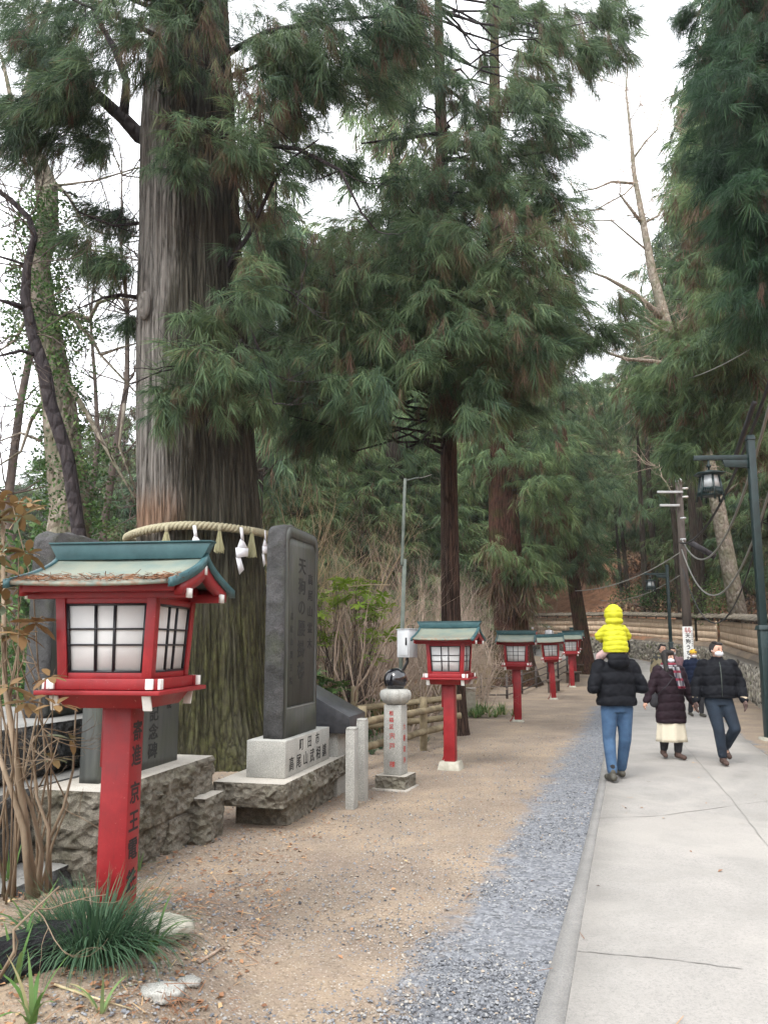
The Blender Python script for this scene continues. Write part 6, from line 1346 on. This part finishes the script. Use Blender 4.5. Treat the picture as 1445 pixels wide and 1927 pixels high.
for i, (px, py, Yd, s_, tn, lb, mt) in enumerate([(1215, 1120, 54, 1.3, .3, 'rounded dark evergreen bush above the wall roof between two lamp posts', 'ivy'), (1245, 1118, 50, 1.1, .2, 'second dark bush above the wall roof, next to the wooden pole', 'ivy'), (1335, 1110, 40, .9, .9, 'grey-green bush at the foot of the pale lichen tree', 'ivy'),
                                             (640, 1330, 15.5, .6, .4, 'dark bush glimpsed behind the log rails', 'ivy'), (920, 1110, 52, 1.6, .3, 'dark leafy bush behind the thick mossy trunk', 'ivy'), (1150, 1140, 68, 1.2, .35, 'dark bush above the wall behind the child', 'ivy'), (20, 1250, 9, .55, .4, 'dark leafy bush behind the bronze shrub beside the tiered rocks', 'ivy'), (60, 1120, 12, .9, .35, 'dark evergreen bush behind the rough-edged stele', 'ivy'), (200, 1050, 17, 1.3, .45, 'green bush behind the big lantern roof', 'ivy'), (20, 1040, 16, 1.3, .4, 'large green bush at the picture edge under the ivy tree', 'ivy')]):
    r = np.random.default_rng(300 + i); p = at(px, py, Yd); z0 = gz(p[0], Yd); rt = root('evergreen_bush', (p[0], Yd, z0), lb, 'bush', world=True); m = MB(); N = 26; H = max(p[2] - z0, s_)
    C = np.array([[p[0] + r.normal() * s_ * .7, Yd + r.normal() * s_ * .5, z0 + r.random() * H * 1.1] for _ in range(N)]); m.inst(LCG[i % 2], mats_from(r.random(N) * 6.3, r.normal(size=N), r.normal(size=N)), np.full(N, s_ * .8), C, np.clip(r.normal(size=N) * .2 + tn, .02, 1)); m.build('foliage', mt, rt)
    st = MB()
    for _ in range(5): st.tube([(p[0], Yd, z0 - .1), C[_]], [.04, .01], 5)
    st.build('stems', 'twig_dark', rt)
# ------------------------------------------------------------------ rocks and sticks
def rock(px, py, size, label, seed, mat='rough_dark', rz=0, pitch=0):
    r = np.random.default_rng(seed); c = ground(px, py); m = MB(); n, k = 22, 14; rr = []
    for q in np.linspace(-PI / 2 + .1, PI / 2 - .1, k):
        ring = []
        for a in np.arange(n) * 2 * PI / n:
            v = np.array([math.cos(q) * math.cos(a), math.cos(q) * math.sin(a), math.sin(q)]); v = np.sign(v) * np.abs(v) ** .75; f = 1 + .22 * noise.fractal(Vector(v * 1.6 + seed), 1, 2.1, 4); ring.append(v * f * np.array(size) / 2)
        rr.append(ring)
    m.rings(rr); o = m.build('rock', mat, loc=(c[0], c[1], c[2] + size[2] * .12)); o.rotation_euler = (0, pitch, rz); return tag(o, label, 'rock')
rock(28, 1822, (.62, .24, .24), 'long dark slaty rock lying in the bed beside the grass clump', 4, mat='slate_rock', rz=R(28), pitch=R(-14))
rock(303, 1872, (.20, .14, .07), 'flat grey stone half buried in the earth near a fallen cedar sprig', 5, mat='granite')
rock(352, 1850, (.12, .09, .04), 'small flat pale stone beside the flat grey one', 6, mat='granite'); rock(292, 1750, (.36, .30, .09), 'pale worn concrete lump at the foot of the big lantern', 7, mat='concrete_base')
def stick(pts, r_, label, mat='twig', dz=.012):
    P = np.array([ground(*p) for p in pts]) + [0, 0, dz]; o = MB().tube(P, np.linspace(r_, r_ * .5, len(P)), 7).build('fallen_stick', mat, smooth=True); tag(o, label, 'stick')
stick([(103, 1858), (160, 1878), (250, 1905)], .006, 'long thin straw-coloured stick lying across the soil', 'twig_pale'); stick([(375, 1815), (400, 1800), (422, 1785)], .010, 'short crooked twig on the earth right of the strap leaves'.replace(' right of', ' beyond'), 'twig')
sp = MB(); c = ground(318, 1898); sp.inst(strands(34, .17, .004, R(50), .05, rg0, rachis=.9), mats_from(np.array([-.9]), np.array([.1]), np.array([0.])), np.array([1.]), np.array([c + [-.03, .03, .05]]), np.array([.3])); tag(sp.build('cedar_sprig', 'litter'), 'dry rust-coloured cedar sprig lying on the flat grey stone', 'sprig')
# ------------------------------------------------------------------ people
M['skin'] = pm('skin', (.42, .24, .17), (.50, .30, .22), 12, .55, 0)
M['hair'] = pm('black_hair', (.006, .005, .005), (.018, .013, .011), 60, .7, .6, 120, (1, 1, .15))
M['black_nylon'] = pm('black_nylon', (.0035, .004, .006), (.008, .009, .012), 9, .7, .25, 22, dist=.01)
M['navy_nylon'] = pm('navy_nylon', (.004, .008, .022), (.009, .015, .036), 9, .7, .25, 22, dist=.01)
M['purple_nylon'] = pm('dark_aubergine_nylon', (.012, .007, .010), (.024, .014, .019), 9, .7, .25, 22, dist=.01)
M['yellow_nylon'] = pm('acid_yellow_nylon', (.37, .37, .008), (.46, .455, .015), 9, .7, .3, 26, dist=.01)
M['mauve_cloth'] = pm('mauve_cloth', (.11, .06, .07), (.17, .09, .10), 9, .8)
M['camo'] = pm('camouflage_cloth', (.03, .03, .025), (.20, .17, .10), 9, .8, .2, lo=.48, hi=.52)
g = G('blue_denim'); co = g.coord(); c = g.ramp(g.noise(co, 7, 5), [(.3, (.022, .055, .115)), (.7, (.045, .100, .185))]); g.bump(g.noise(g.coord((1, 1, 2)), 14, 4), .5, .015); M['denim'] = g.fin(c, .85)
g = G('dark_denim'); co = g.coord(); c = g.ramp(g.noise(co, 6, 5), [(.3, (.004, .009, .018)), (.7, (.012, .025, .044))]); g.bump(g.noise(g.coord((1, 1, 2)), 14, 4), .5, .015); M['dark_denim'] = g.fin(c, .85)
M['dark_cloth'] = pm('dark_cloth', (.015, .015, .018), (.03, .03, .035), 9, .9)
g = G('cream_knit'); g.bump(g.noise(g.coord((6, 6, 1)), 20, 3), .5, .01); M['cream'] = g.fin((.56, .51, .40), .9)
M['mask'] = pm('white_face_mask', (.50, .51, .54), (.58, .59, .62), 9, .8, .05)
M['brown_leather'] = pm('brown_suede', (.045, .026, .020), (.085, .052, .042), 14, .8, .2)
M['shoe'] = pm('dark_grey_shoe', (.030, .028, .022), (.07, .065, .05), 14, .6, .2)
M['glove'] = pm('brown_glove', (.06, .035, .03), (.11, .07, .06), 14, .8, .1)
M['cuff'] = pm('tan_cuff', (.34, .27, .19), (.44, .36, .26), 20, .9)
M['knit_yellow'] = pm('mustard_knit', (.55, .33, .03), (.68, .42, .05), 40, .9, .4)
g = G('plaid_scarf'); co = g.coord(); sp_ = g.n('SeparateXYZ'); g.l(co, sp_.inputs[0])
wx = g.math('SINE', g.math('MULTIPLY', sp_.outputs['X'], 70.)); wz = g.math('SINE', g.math('MULTIPLY', sp_.outputs['Z'], 55.))
c = g.mix(g.ramp(wx, [(.45, 0.), (.5, 1.)]), (.22, .21, .22), (.03, .03, .045)); c = g.mix(g.ramp(wz, [(.55, 0.), (.6, 1.)]), c, (.17, .012, .03)); M['scarf'] = g.fin(c, .9)
for k_ in ('black_nylon', 'navy_nylon', 'purple_nylon'): M[k_].node_tree.nodes['Principled BSDF'].inputs['Specular IOR Level'].default_value = .12
M['eye'] = G('dark_eye').fin((.01, .008, .007), .25)
M['backpack_blue'] = pm('blue_backpack', (.02, .03, .14), (.04, .05, .2), 9, .7); M['pink'] = pm('pink_fleece', (.5, .33, .32), (.6, .42, .40), 20, .9, .3)
def fuse(mb, name, mat, parent, vox=.011, it=4, puff=None):
    """merge overlapping closed pieces into one continuous skin"""
    me = mb.mesh(name, mat); o = bpy.data.objects.new(name, me); col.objects.link(o)
    r = o.modifiers.new('r', 'REMESH'); r.mode = 'VOXEL'; r.voxel_size = vox; r.use_smooth_shade = True
    s_ = o.modifiers.new('s', 'SMOOTH'); s_.iterations = it; s_.factor = .5
    bpy.context.view_layer.update(); dg = bpy.context.evaluated_depsgraph_get(); m2 = bpy.data.meshes.new_from_object(o.evaluated_get(dg)); bpy.data.objects.remove(o)
    n = len(m2.vertices); co = np.empty(n * 3, np.float32); m2.vertices.foreach_get('co', co); co = co.reshape(-1, 3)
    nm = np.empty(n * 3, np.float32); m2.vertices.foreach_get('normal', nm); nm = nm.reshape(-1, 3)
    if puff:
        per, amp = puff; w_ = np.abs(np.sin(PI * (co[:, 2] + .25 * np.abs(co[:, 0]) * .4) / per)) ** .45; wr = np.sin(co[:, 0] * 60 + np.sin(co[:, 2] * 45) * 2) * .12
        co = co + nm * (amp * (w_ - .8 + wr))[:, None]; m2.vertices.foreach_set('co', co.ravel())
    m2.materials.clear(); m2.materials.append(M[mat]); m2.polygons.foreach_set('use_smooth', np.ones(len(m2.polygons), bool)); m2.update()
    ob = bpy.data.objects.new(name, m2); col.objects.link(ob); ob.parent = parent; return ob
def hand(mb, w, d, side, s_=1., curl=.5, glove=0.):
    """palm + four unequal bent fingers + thumb, from wrist w along d; side=+1 left, -1 right"""
    w = np.array(w, float); d = unit(d); fwd = unit(np.array([0, -1, 0]) - d * (np.array([0, -1, 0]) @ d)); lat = np.cross(d, fwd) ; t = (.008 + glove) * s_
    mb.cap(w - d * .02, w + d * .075 * s_, .026 * s_, .030 * s_, flat=1., up=lat); inn = np.array([-side, 0, 0.])
    for k, (o, L) in enumerate(((.028, .070), (.010, .080), (-.010, .074), (-.028, .058))):
        b = w + d * .085 * s_ + fwd * o * s_; m = b + (d * .8 + inn * curl * .5) * L * .5 * s_; e = m + unit(d * (1 - curl) + inn * curl + fwd * .05) * L * .5 * s_; mb.cap(b - d * .02, m, t * 1.15, t, n=8); mb.cap(m, e, t, t * .8, n=8)
    b = w + d * .03 * s_ + fwd * .025 * s_; m = b + unit(d * .6 + fwd * .8) * .04 * s_; mb.cap(b, m, t * 1.4, t * 1.2, n=8); mb.cap(m, m + unit(d * .9 + fwd * .2 + inn * .4) * .032 * s_, t * 1.2, t, n=8)
def ringset(mb, rows, n=28, p=2.4):
    a = np.arange(n) * 2 * PI / n; c_, s_ = np.cos(a), np.sin(a); ex = np.sign(c_) * np.abs(c_) ** (2 / p); ey = np.sign(s_) * np.abs(s_) ** (2 / p)
    mb.rings([np.stack([cx + rx * ex, cy_ + ry * ey, np.full(n, z)], 1) for z, cx, cy_, rx, ry in rows])
def person(loc, rz, label, H=1.70, J=None, jacket='black_nylon', hem=.92, trousers='denim', shoe='shoe', hairstyle='short', mask=True, gloves=None, puff=(.13, .012), yaw=0., skirt=None, hood=False, collar=True, group=None, bulk=1., cuffs=None, detail=1, hat=None, socks=None, hands=True, noface=False):
    k = H / 1.70; rt = root('person', loc, label, 'person', group, rz=rz)
    D = dict(pel=(0, 0, .93), che=(0, 0, 1.28), nek=(0, .01, 1.45), hed=(0, -.015, 1.585), sL=(.185, 0, 1.37), sR=(-.185, 0, 1.37), eL=(.245, .03, 1.10), eR=(-.245, .03, 1.10), wL=(.27, -.06, .86), wR=(-.27, -.06, .86),
             hL=(.09, 0, .90), hR=(-.09, 0, .90), kL=(.10, -.03, .49), kR=(-.10, -.03, .49), aL=(.10, .02, .085), aR=(-.10, .02, .085), tL=(.115, -.13, .03), tR=(-.115, -.13, .03))
    D.update(J or {}); D = {a: np.array(b, float) * k for a, b in D.items()}; v = .012 if detail else .022
    # body: one continuous skin
    b = MB(); h = D['hed']; Rh = rotz(yaw)
    b.ell(h + [0, .008, .012], np.array([.074, .092, .100]) * k, Rh); b.ell(h + Rh @ np.array([0, -.028, -.055]) * k, np.array([.052, .055, .058]) * k, Rh)
    b.ell(h + Rh @ np.array([0, -.092, -.012]) * k, np.array([.011, .016, .020]) * k, Rh, 8, 5)
    for s_ in (-1, 1): b.ell(h + Rh @ np.array([s_ * .076, .01, -.005]) * k, np.array([.009, .018, .028]) * k, Rh, 8, 5)
    b.cap(D['nek'] - [0, 0, .06 * k], h - [0, -.02, .05 * k], .052 * k, .048 * k)
    ringset(b, [(z * k + D['pel'][2] - .93 * k, 0, 0, rx * k, ry * k) for z, rx, ry in ((.86, .13, .09), (1.0, .13, .09), (1.25, .16, .095), (1.38, .15, .08), (1.43, .07, .06))])
    for s_ in 'LR':
        b.cap(D['s' + s_], D['e' + s_], .040 * k, .034 * k); b.cap(D['e' + s_], D['w' + s_], .034 * k, .024 * k)
        b.cap(D['h' + s_], D['k' + s_], .070 * k, .046 * k); b.cap(D['k' + s_], D['a' + s_], .048 * k, .034 * k); b.cap(D['a' + s_] - [0, 0, .02 * k], D['t' + s_] + [0, 0, .01], .034 * k, .024 * k)
        if hands and not gloves: hand(b, D['w' + s_], D['w' + s_] - D['e' + s_], 1 if s_ == 'L' else -1, k)
    fuse(b, 'body', 'skin', rt, .009 if detail else .016, 2)
    # trousers or skirt
    if trousers:
        t = MB(); ringset(t, [(z * k, D['pel'][0], D['pel'][1], rx * k, ry * k) for z, rx, ry in ((.82, .155, .12), (.90, .17, .125), (1.0, .16, .115))])
        for s_ in 'LR':
            t.cap(D['h' + s_] - [0, 0, .03], D['k' + s_], .108 * k, .078 * k); e = D['a' + s_] + (D['k' + s_] - D['a' + s_]) * .12; t.cap(D['k' + s_], e, .079 * k, .062 * k)
        fuse(t, 'trousers', trousers, rt, v, 3)
    if skirt:
        t = MB(); n = 40; a = np.arange(n) * 2 * PI / n
        t.rings([[(D['pel'][0] + r * (1 + fo * math.sin(7 * x)) * math.cos(x), r * .72 * (1 + fo * math.sin(7 * x + 1)) * math.sin(x), z * k) for x in a] for z, r, fo in [(.95 - .68 * q, .14 + .085 * q ** .6, .09 * q ** 1.3) for q in np.linspace(0, 1, 14)]]); o = t.build('skirt', skirt, rt, smooth=True)
    # shoes
    for s_ in 'LR':
        s__ = MB(); A_, T_ = D['a' + s_], D['t' + s_]; dd = unit(T_ - A_); s__.cap(A_ + [0, .035 * k, -.03 * k], T_ + [0, 0, .012 * k], .044 * k, .038 * k); s__.cap(A_ + [0, 0, .05 * k], A_ - [0, 0, .03 * k], .047 * k, .045 * k)
        if shoe == 'brown_leather': s__.cap(A_ + [0, 0, .14 * k], A_, .056 * k, .050 * k)
        fuse(s__, 'shoe', shoe, rt, .010, 2)
        if socks: MB().cap(A_ + [0, 0, .10], A_ + [0, 0, .02], .040, .040).build('sock', socks, rt, smooth=True)
    # jacket
    j = MB(); bx = bulk; P_ = D['pel']; zc = D['che'][2] - 1.28 * k
    rows = [(hem * k, P_[0], P_[1], .205 * bx * k, .145 * bx * k), ((hem + .05) * k, P_[0], P_[1], .215 * bx * k, .15 * bx * k)]
    if hem < .8: rows += [(.90 * k, 0, 0, .20 * bx * k, .142 * bx * k)]
    rows += [(1.10 * k + zc, 0, 0, .195 * bx * k, .14 * bx * k), (1.25 * k + zc, 0, 0, .205 * bx * k, .14 * bx * k), (1.36 * k + zc, 0, 0, .19 * bx * k, .12 * bx * k), (1.43 * k + zc, 0, .005, .12 * bx * k, .09 * bx * k)]
    if collar: rows += [(1.46 * k + zc, 0, .0, .078 * k, .078 * k), (1.50 * k + zc, 0, 0, .076 * k, .080 * k)]
    ringset(j, rows)
    for s_ in 'LR':
        e = D['e' + s_] + (D['w' + s_] - D['e' + s_]) * (.98 if hands else 1.12); j.cap(D['s' + s_], D['e' + s_], .082 * bx * k, .068 * bx * k); j.cap(D['e' + s_], e, .070 * bx * k, .052 * bx * k)
    if hood: j.ell(np.array([0, .13, 1.44]) * k, (.15, .075, .10)); j.ell(np.array([0, .09, 1.50]) * k, (.145, .10, .05))
    fuse(j, 'jacket', jacket, rt, v, 2, puff)
    if cuffs:
        for s_ in 'LR': d = unit(D['w' + s_] - D['e' + s_]); MB().cap(D['w' + s_] - d * .03, D['w' + s_] + d * .0, .056 * k, .054 * k).build('cuff', cuffs, rt, smooth=True)
    if gloves:
        for s_ in 'LR': m = MB(); hand(m, D['w' + s_] + unit(D['w' + s_] - D['e' + s_]) * .01, D['w' + s_] - D['e' + s_], 1 if s_ == 'L' else -1, k * 1.08, .4, .004); fuse(m, 'glove', gloves, rt, .006, 1)
    # hair / hat
    hh = MB()
    if hairstyle == 'short':
        hh.ell(h + Rh @ np.array([0, .030, .040]) * k, np.array([.082, .088, .080]) * k, Rh); hh.ell(h + Rh @ np.array([.012, -.040, .088]) * k, np.array([.056, .044, .024]) * k, Rh); hh.ell(h + Rh @ np.array([-.03, .0, .112]) * k, np.array([.035, .05, .018]) * k, Rh)
        for s_ in (-1, 1): hh.ell(h + Rh @ np.array([s_ * .068, .03, .01]) * k, np.array([.018, .045, .05]) * k, Rh)
    elif hairstyle == 'long':
        hh.ell(h + Rh @ np.array([0, .03, .030]) * k, np.array([.098, .098, .100]) * k, Rh); hh.ell(h + Rh @ np.array([0, -.048, .072]) * k, np.array([.078, .046, .046]) * k, Rh)
        for s_ in (-1, 1): hh.cap(h + Rh @ np.array([s_ * .075, .01, .03]) * k, h + Rh @ np.array([s_ * .105, -.045, -.21]) * k, .045 * k, .040 * k); 
        hh.cap(h + np.array([0, .06, 0]) * k, h + np.array([0, .09, -.20]) * k, .075 * k, .07 * k)
    if hairstyle in ('short', 'long'): fuse(hh, 'hair', 'hair', rt, .009, 1)
    if hat:
        m = MB(); m.ell(h + Rh @ np.array([0, .012, .055]) * k, np.array([.088, .102, .082]) * k, Rh, 20, 12); m.build('knit_hat', hat, rt, smooth=True)
    if not noface:
        for s_ in (-1, 1):
            MB().ell(h + Rh @ np.array([s_ * .030, -.079, .012]) * k, np.array([.011, .007, .0055]) * k, Rh, 8, 5).build('eye', 'eye', rt, smooth=True)
            MB().ell(h + Rh @ np.array([s_ * .031, -.081, .032]) * k, np.array([.016, .006, .0035]) * k, Rh, 8, 5).build('eyebrow', 'hair', rt, smooth=True)
        if mask:
            m = MB(); m.ell(h + Rh @ np.array([0, -.044, -.048]) * k, np.array([.060, .057, .046]) * k, Rh, 20, 12); m.build('face_mask', 'mask', rt, smooth=True)
            m = MB()
            for s_ in (-1, 1): m.tube([h + Rh @ np.array([s_ * .062, -.045, -.03]) * k, h + Rh @ np.array([s_ * .084, .012, .005]) * k], .002, 5)
            m.build('mask_loop', 'mask', rt)
        else: MB().ell(h + Rh @ np.array([0, -.081, -.058]) * k, np.array([.022, .006, .005]) * k, Rh, 8, 5).build('mouth', 'redink', rt, smooth=True)
    return rt, D, k
def gloc(px, py): p = ground(px, py); return (p[0], p[1], p[2] + .03)
# father seen from behind, child riding on his shoulders
fl = gloc(1166, 1473)
F1, D1, _ = person(fl, R(180 + 4), 'man from behind in black hooded jacket and blue jeans carrying a child', 1.74, dict(
    nek=(0, -.02, 1.44), hed=(0, -.12, 1.55), eL=(.31, .06, 1.12), eR=(-.31, .06, 1.12), wL=(.20, -.20, 1.14), wR=(-.20, -.20, 1.14), sL=(.20, 0, 1.38), sR=(-.20, 0, 1.38),
    hL=(.095, 0, .9), hR=(-.095, 0, .9), kL=(.115, .0, .49), kR=(-.095, -.02, .50), aL=(.135, .13, .085), aR=(-.085, -.17, .085), tL=(.15, -.02, .03), tR=(-.10, -.33, .03)),
    jacket='black_nylon', hem=.90, trousers='denim', hood=True, collar=False, bulk=1.16, puff=(.15, .016), mask=False, socks='dark_cloth', detail=1)
ch = root('person', fl, 'small child in bright yellow hooded puffer jacket riding on the man\'s shoulders', 'person', rz=R(180 + 4))
b = MB(); b.ell((0, .01, 2.075), (.078, .085, .090)); b.cap((0, .02, 1.90), (0, .01, 2.02), .04, .04); ringset(b, [(1.60, 0, .03, .09, .07), (1.8, 0, .03, .10, .07), (1.92, 0, .03, .06, .05)])
for s_ in (-1, 1):
    b.cap((s_ * .08, .02, 1.60), (s_ * .13, -.16, 1.52), .055, .045); b.cap((s_ * .13, -.16, 1.52), (s_ * .125, -.20, 1.26), .043, .034); b.cap((s_ * .10, .02, 1.88), (s_ * .17, -.05, 1.76), .03, .026); b.cap((s_ * .17, -.05, 1.76), (s_ * .08, -.16, 1.74), .026, .02); hand(b, (s_ * .08, -.16, 1.74), (-s_ * .6, -.6, 0), s_, .6)
fuse(b, 'body', 'skin', ch, .009, 2)
j = MB(); ringset(j, [(1.585, 0, .04, .158, .125), (1.64, 0, .04, .160, .13), (1.78, 0, .035, .145, .12), (1.88, 0, .03, .12, .10), (1.95, 0, .025, .08, .075)])
for s_ in (-1, 1): j.cap((s_ * .11, .02, 1.88), (s_ * .185, -.03, 1.79), .058, .058); j.cap((s_ * .185, -.03, 1.79), (s_ * .12, -.14, 1.75), .056, .046)
fuse(j, 'jacket', 'yellow_nylon', ch, .009, 2, (.062, .011))
j = MB(); j.ell((0, .012, 2.07), (.118, .125, .130)); j.ell((0, .03, 1.98), (.115, .105, .07)); j.ell((0, -.04, 2.07), (.105, .09, .115)); fuse(j, 'hood', 'yellow_nylon', ch, .009, 2, (.075, .008))
j = MB(); ringset(j, [(1.56, 0, .02, .115, .10), (1.62, 0, .02, .13, .11)])
for s_ in (-1, 1): j.cap((s_ * .08, .02, 1.60), (s_ * .135, -.16, 1.53), .068, .056); j.cap((s_ * .135, -.16, 1.53), (s_ * .125, -.20, 1.30), .054, .046)
fuse(j, 'trousers', 'pink', ch, .010, 2)
for s_ in (-1, 1): m = MB(); m.cap((s_ * .125, -.20, 1.27), (s_ * .125, -.28, 1.235), .036, .032); fuse(m, 'shoe', 'shoe', ch, .010, 2)
# walking couple
W_, DW, kw = person(gloc(1266, 1432), R(6), 'woman in long dark quilted coat, plaid scarf, face mask and cream skirt', 1.60, dict(
    eR=(-.29, .02, 1.10), wR=(-.385, .02, .90), eL=(.27, .0, 1.10), wL=(.36, -.02, .88), kL=(.10, -.06, .49), kR=(-.08, .02, .49), aL=(.07, -.03, .09), aR=(-.09, .12, .115), tL=(.10, -.18, .03), tR=(-.12, -.0, .04)),
    jacket='purple_nylon', hem=.56, trousers='dark_cloth', skirt='cream', shoe='brown_leather', hairstyle='long', yaw=R(22), puff=(.12, .014), bulk=1.12)
m = MB(); h = DW['nek']
for a in range(3): m.rings([[(h[0] + (.088 + .01 * a + .028 * math.cos(q)) * math.cos(p_), h[1] - .012 + (.085 + .01 * a + .028 * math.cos(q)) * math.sin(p_), h[2] + .028 - a * .028 + .022 * math.sin(q)) for q in np.arange(8) * PI / 4] for p_ in np.linspace(0, 2 * PI, 25)])
for x0, x1 in ((.02, .07), (.05, .11)): m.rings([[(x0 + (x1 - x0) * t - w_, -.165 - .02 * t * 3 + dy, h[2] - .01 - .32 * t) for w_, dy in ((-.036, 0), (.036, 0), (.036, .022), (-.036, .022))] for t in np.linspace(0, 1, 8)])
m.build('scarf', 'scarf', W_, smooth=True)
m = MB(); m.tube([(-.13, -.06, 1.32), (-.02, -.175, 1.20), (.0 - .12, -.175, 1.08), (-.235, -.10, .95)], .008, 6); m.cap((-.25, .0, .90), (-.25, .0, .82), .07, .07, flat=.8); m.build('shoulder_bag', 'dark_cloth', W_, smooth=True)
H_, DH, kh = person(gloc(1360, 1443), R(-8), 'man in black puffer jacket, dark jeans and brown gloves striding beside the woman', 1.72, dict(
    eR=(-.295, .02, 1.10), wR=(-.325, -.04, .885), eL=(.30, .02, 1.12), wL=(.305, -.10, .90), hL=(.08, 0, .9), hR=(-.10, 0, .9), kR=(-.045, -.06, .49), aR=(.0, -.02, .085), tR=(.0, -.17, .03), kL=(.175, -.05, .50), aL=(.115, .26, .20), tL=(.145, .20, .07)),
    jacket='black_nylon', hem=.92, trousers='dark_denim', shoe='brown_leather', yaw=R(26), gloves='glove', cuffs='cuff', puff=(.14, .014), bulk=1.16)
m = MB(); m.tube([(0, -.17, .95), (0, -.178, 1.2), (0, -.16, 1.36), (0, -.12, 1.44)], .005, 5); m.build('zip', 'greypost', H_)
person(gloc(1310, 1351), R(4), 'young person in yellow knit hat and navy puffer jacket behind the couple', 1.57, dict(aL=(.10, -.08, .085), tL=(.12, -.23, .03), kL=(.10, -.10, .50), aR=(-.09, .15, .10), tR=(-.10, .02, .03)),
       jacket='navy_nylon', hem=.82, trousers='dark_cloth', hairstyle='short', hat='knit_yellow', puff=(.10, .012), bulk=1.1)
person(gloc(1252, 1352), R(10), 'person with black hair and patterned khaki and black coat half hidden behind the woman', 1.70, jacket='camo', hem=.85, trousers='dark_cloth', mask=False, puff=None, bulk=1.15)
person(gloc(1271, 1341), R(-12), 'person in mauve coat hidden behind the woman, only hair and shoulder showing', 1.62, jacket='mauve_cloth', hem=.7, trousers='dark_cloth', mask=True, puff=None, bulk=1.1, hairstyle='short')
person(gloc(1175, 1262), R(180), 'distant walker with a blue and red backpack just beyond the child', 1.68, jacket='black_nylon', hem=.9, trousers='dark_cloth', mask=False, puff=None, detail=0)[0]
bp = at(1174, 1212, 38); bo = [o for o in bpy.data.objects if o.get('label', '').startswith('distant walker')][0]
m = MB(); m.ell((0, .20, 1.22), (.16, .12, .25)); m.build('backpack', 'backpack_blue', bo, smooth=True)
for i, (px, py, Yd, ja, lb) in enumerate(((920, 1222, 56, 'dark_cloth', 'tiny distant walker in dark coat and pale shirt beside the tiny lantern'), (928, 1222, 57, 'dark_cloth', 'second tiny distant walker behind the one with pale shirt'), (936, 1223, 55, 'mauve_cloth', 'third tiny distant walker in dull coat at the far road edge'), (1003, 1236, 47, 'redink', 'distant walker in white hat and red top seen between lantern roofs'), (1034, 1232, 50, 'mask', 'distant walker in white hat just above a lantern roof'))):
    p = at(px, py, Yd); person((p[0], Yd, gz(p[0], Yd) + .03), R(170 if i % 2 else 0), lb, 1.68, jacket=ja, hem=.85, trousers='dark_cloth', mask=i == 0, puff=None, detail=0, group='distant walkers on the far road', hat='mask' if i > 2 else None, hands=True, hairstyle='none' if i > 2 else 'short')
# ------------------------------------------------------------------ faint winter haze in the air
hz = MB().box((0, 60, 24), (330, 200, 62)).build('haze', [], None)
hz.data.materials.clear(); hm = bpy.data.materials.new('haze'); hm.use_nodes = True; hm.node_tree.nodes.remove(hm.node_tree.nodes['Principled BSDF'])
pv = hm.node_tree.nodes.new('ShaderNodeVolumePrincipled'); pv.inputs['Density'].default_value = .0004; pv.inputs['Color'].default_value = (.92, .96, 1, 1); pv.inputs['Anisotropy'].default_value = .2
hm.node_tree.links.new(pv.outputs[0], hm.node_tree.nodes['Material Output'].inputs['Volume']); hz.data.materials.append(hm); tag(hz, kind='stuff')
cy.volume_bounces = 0
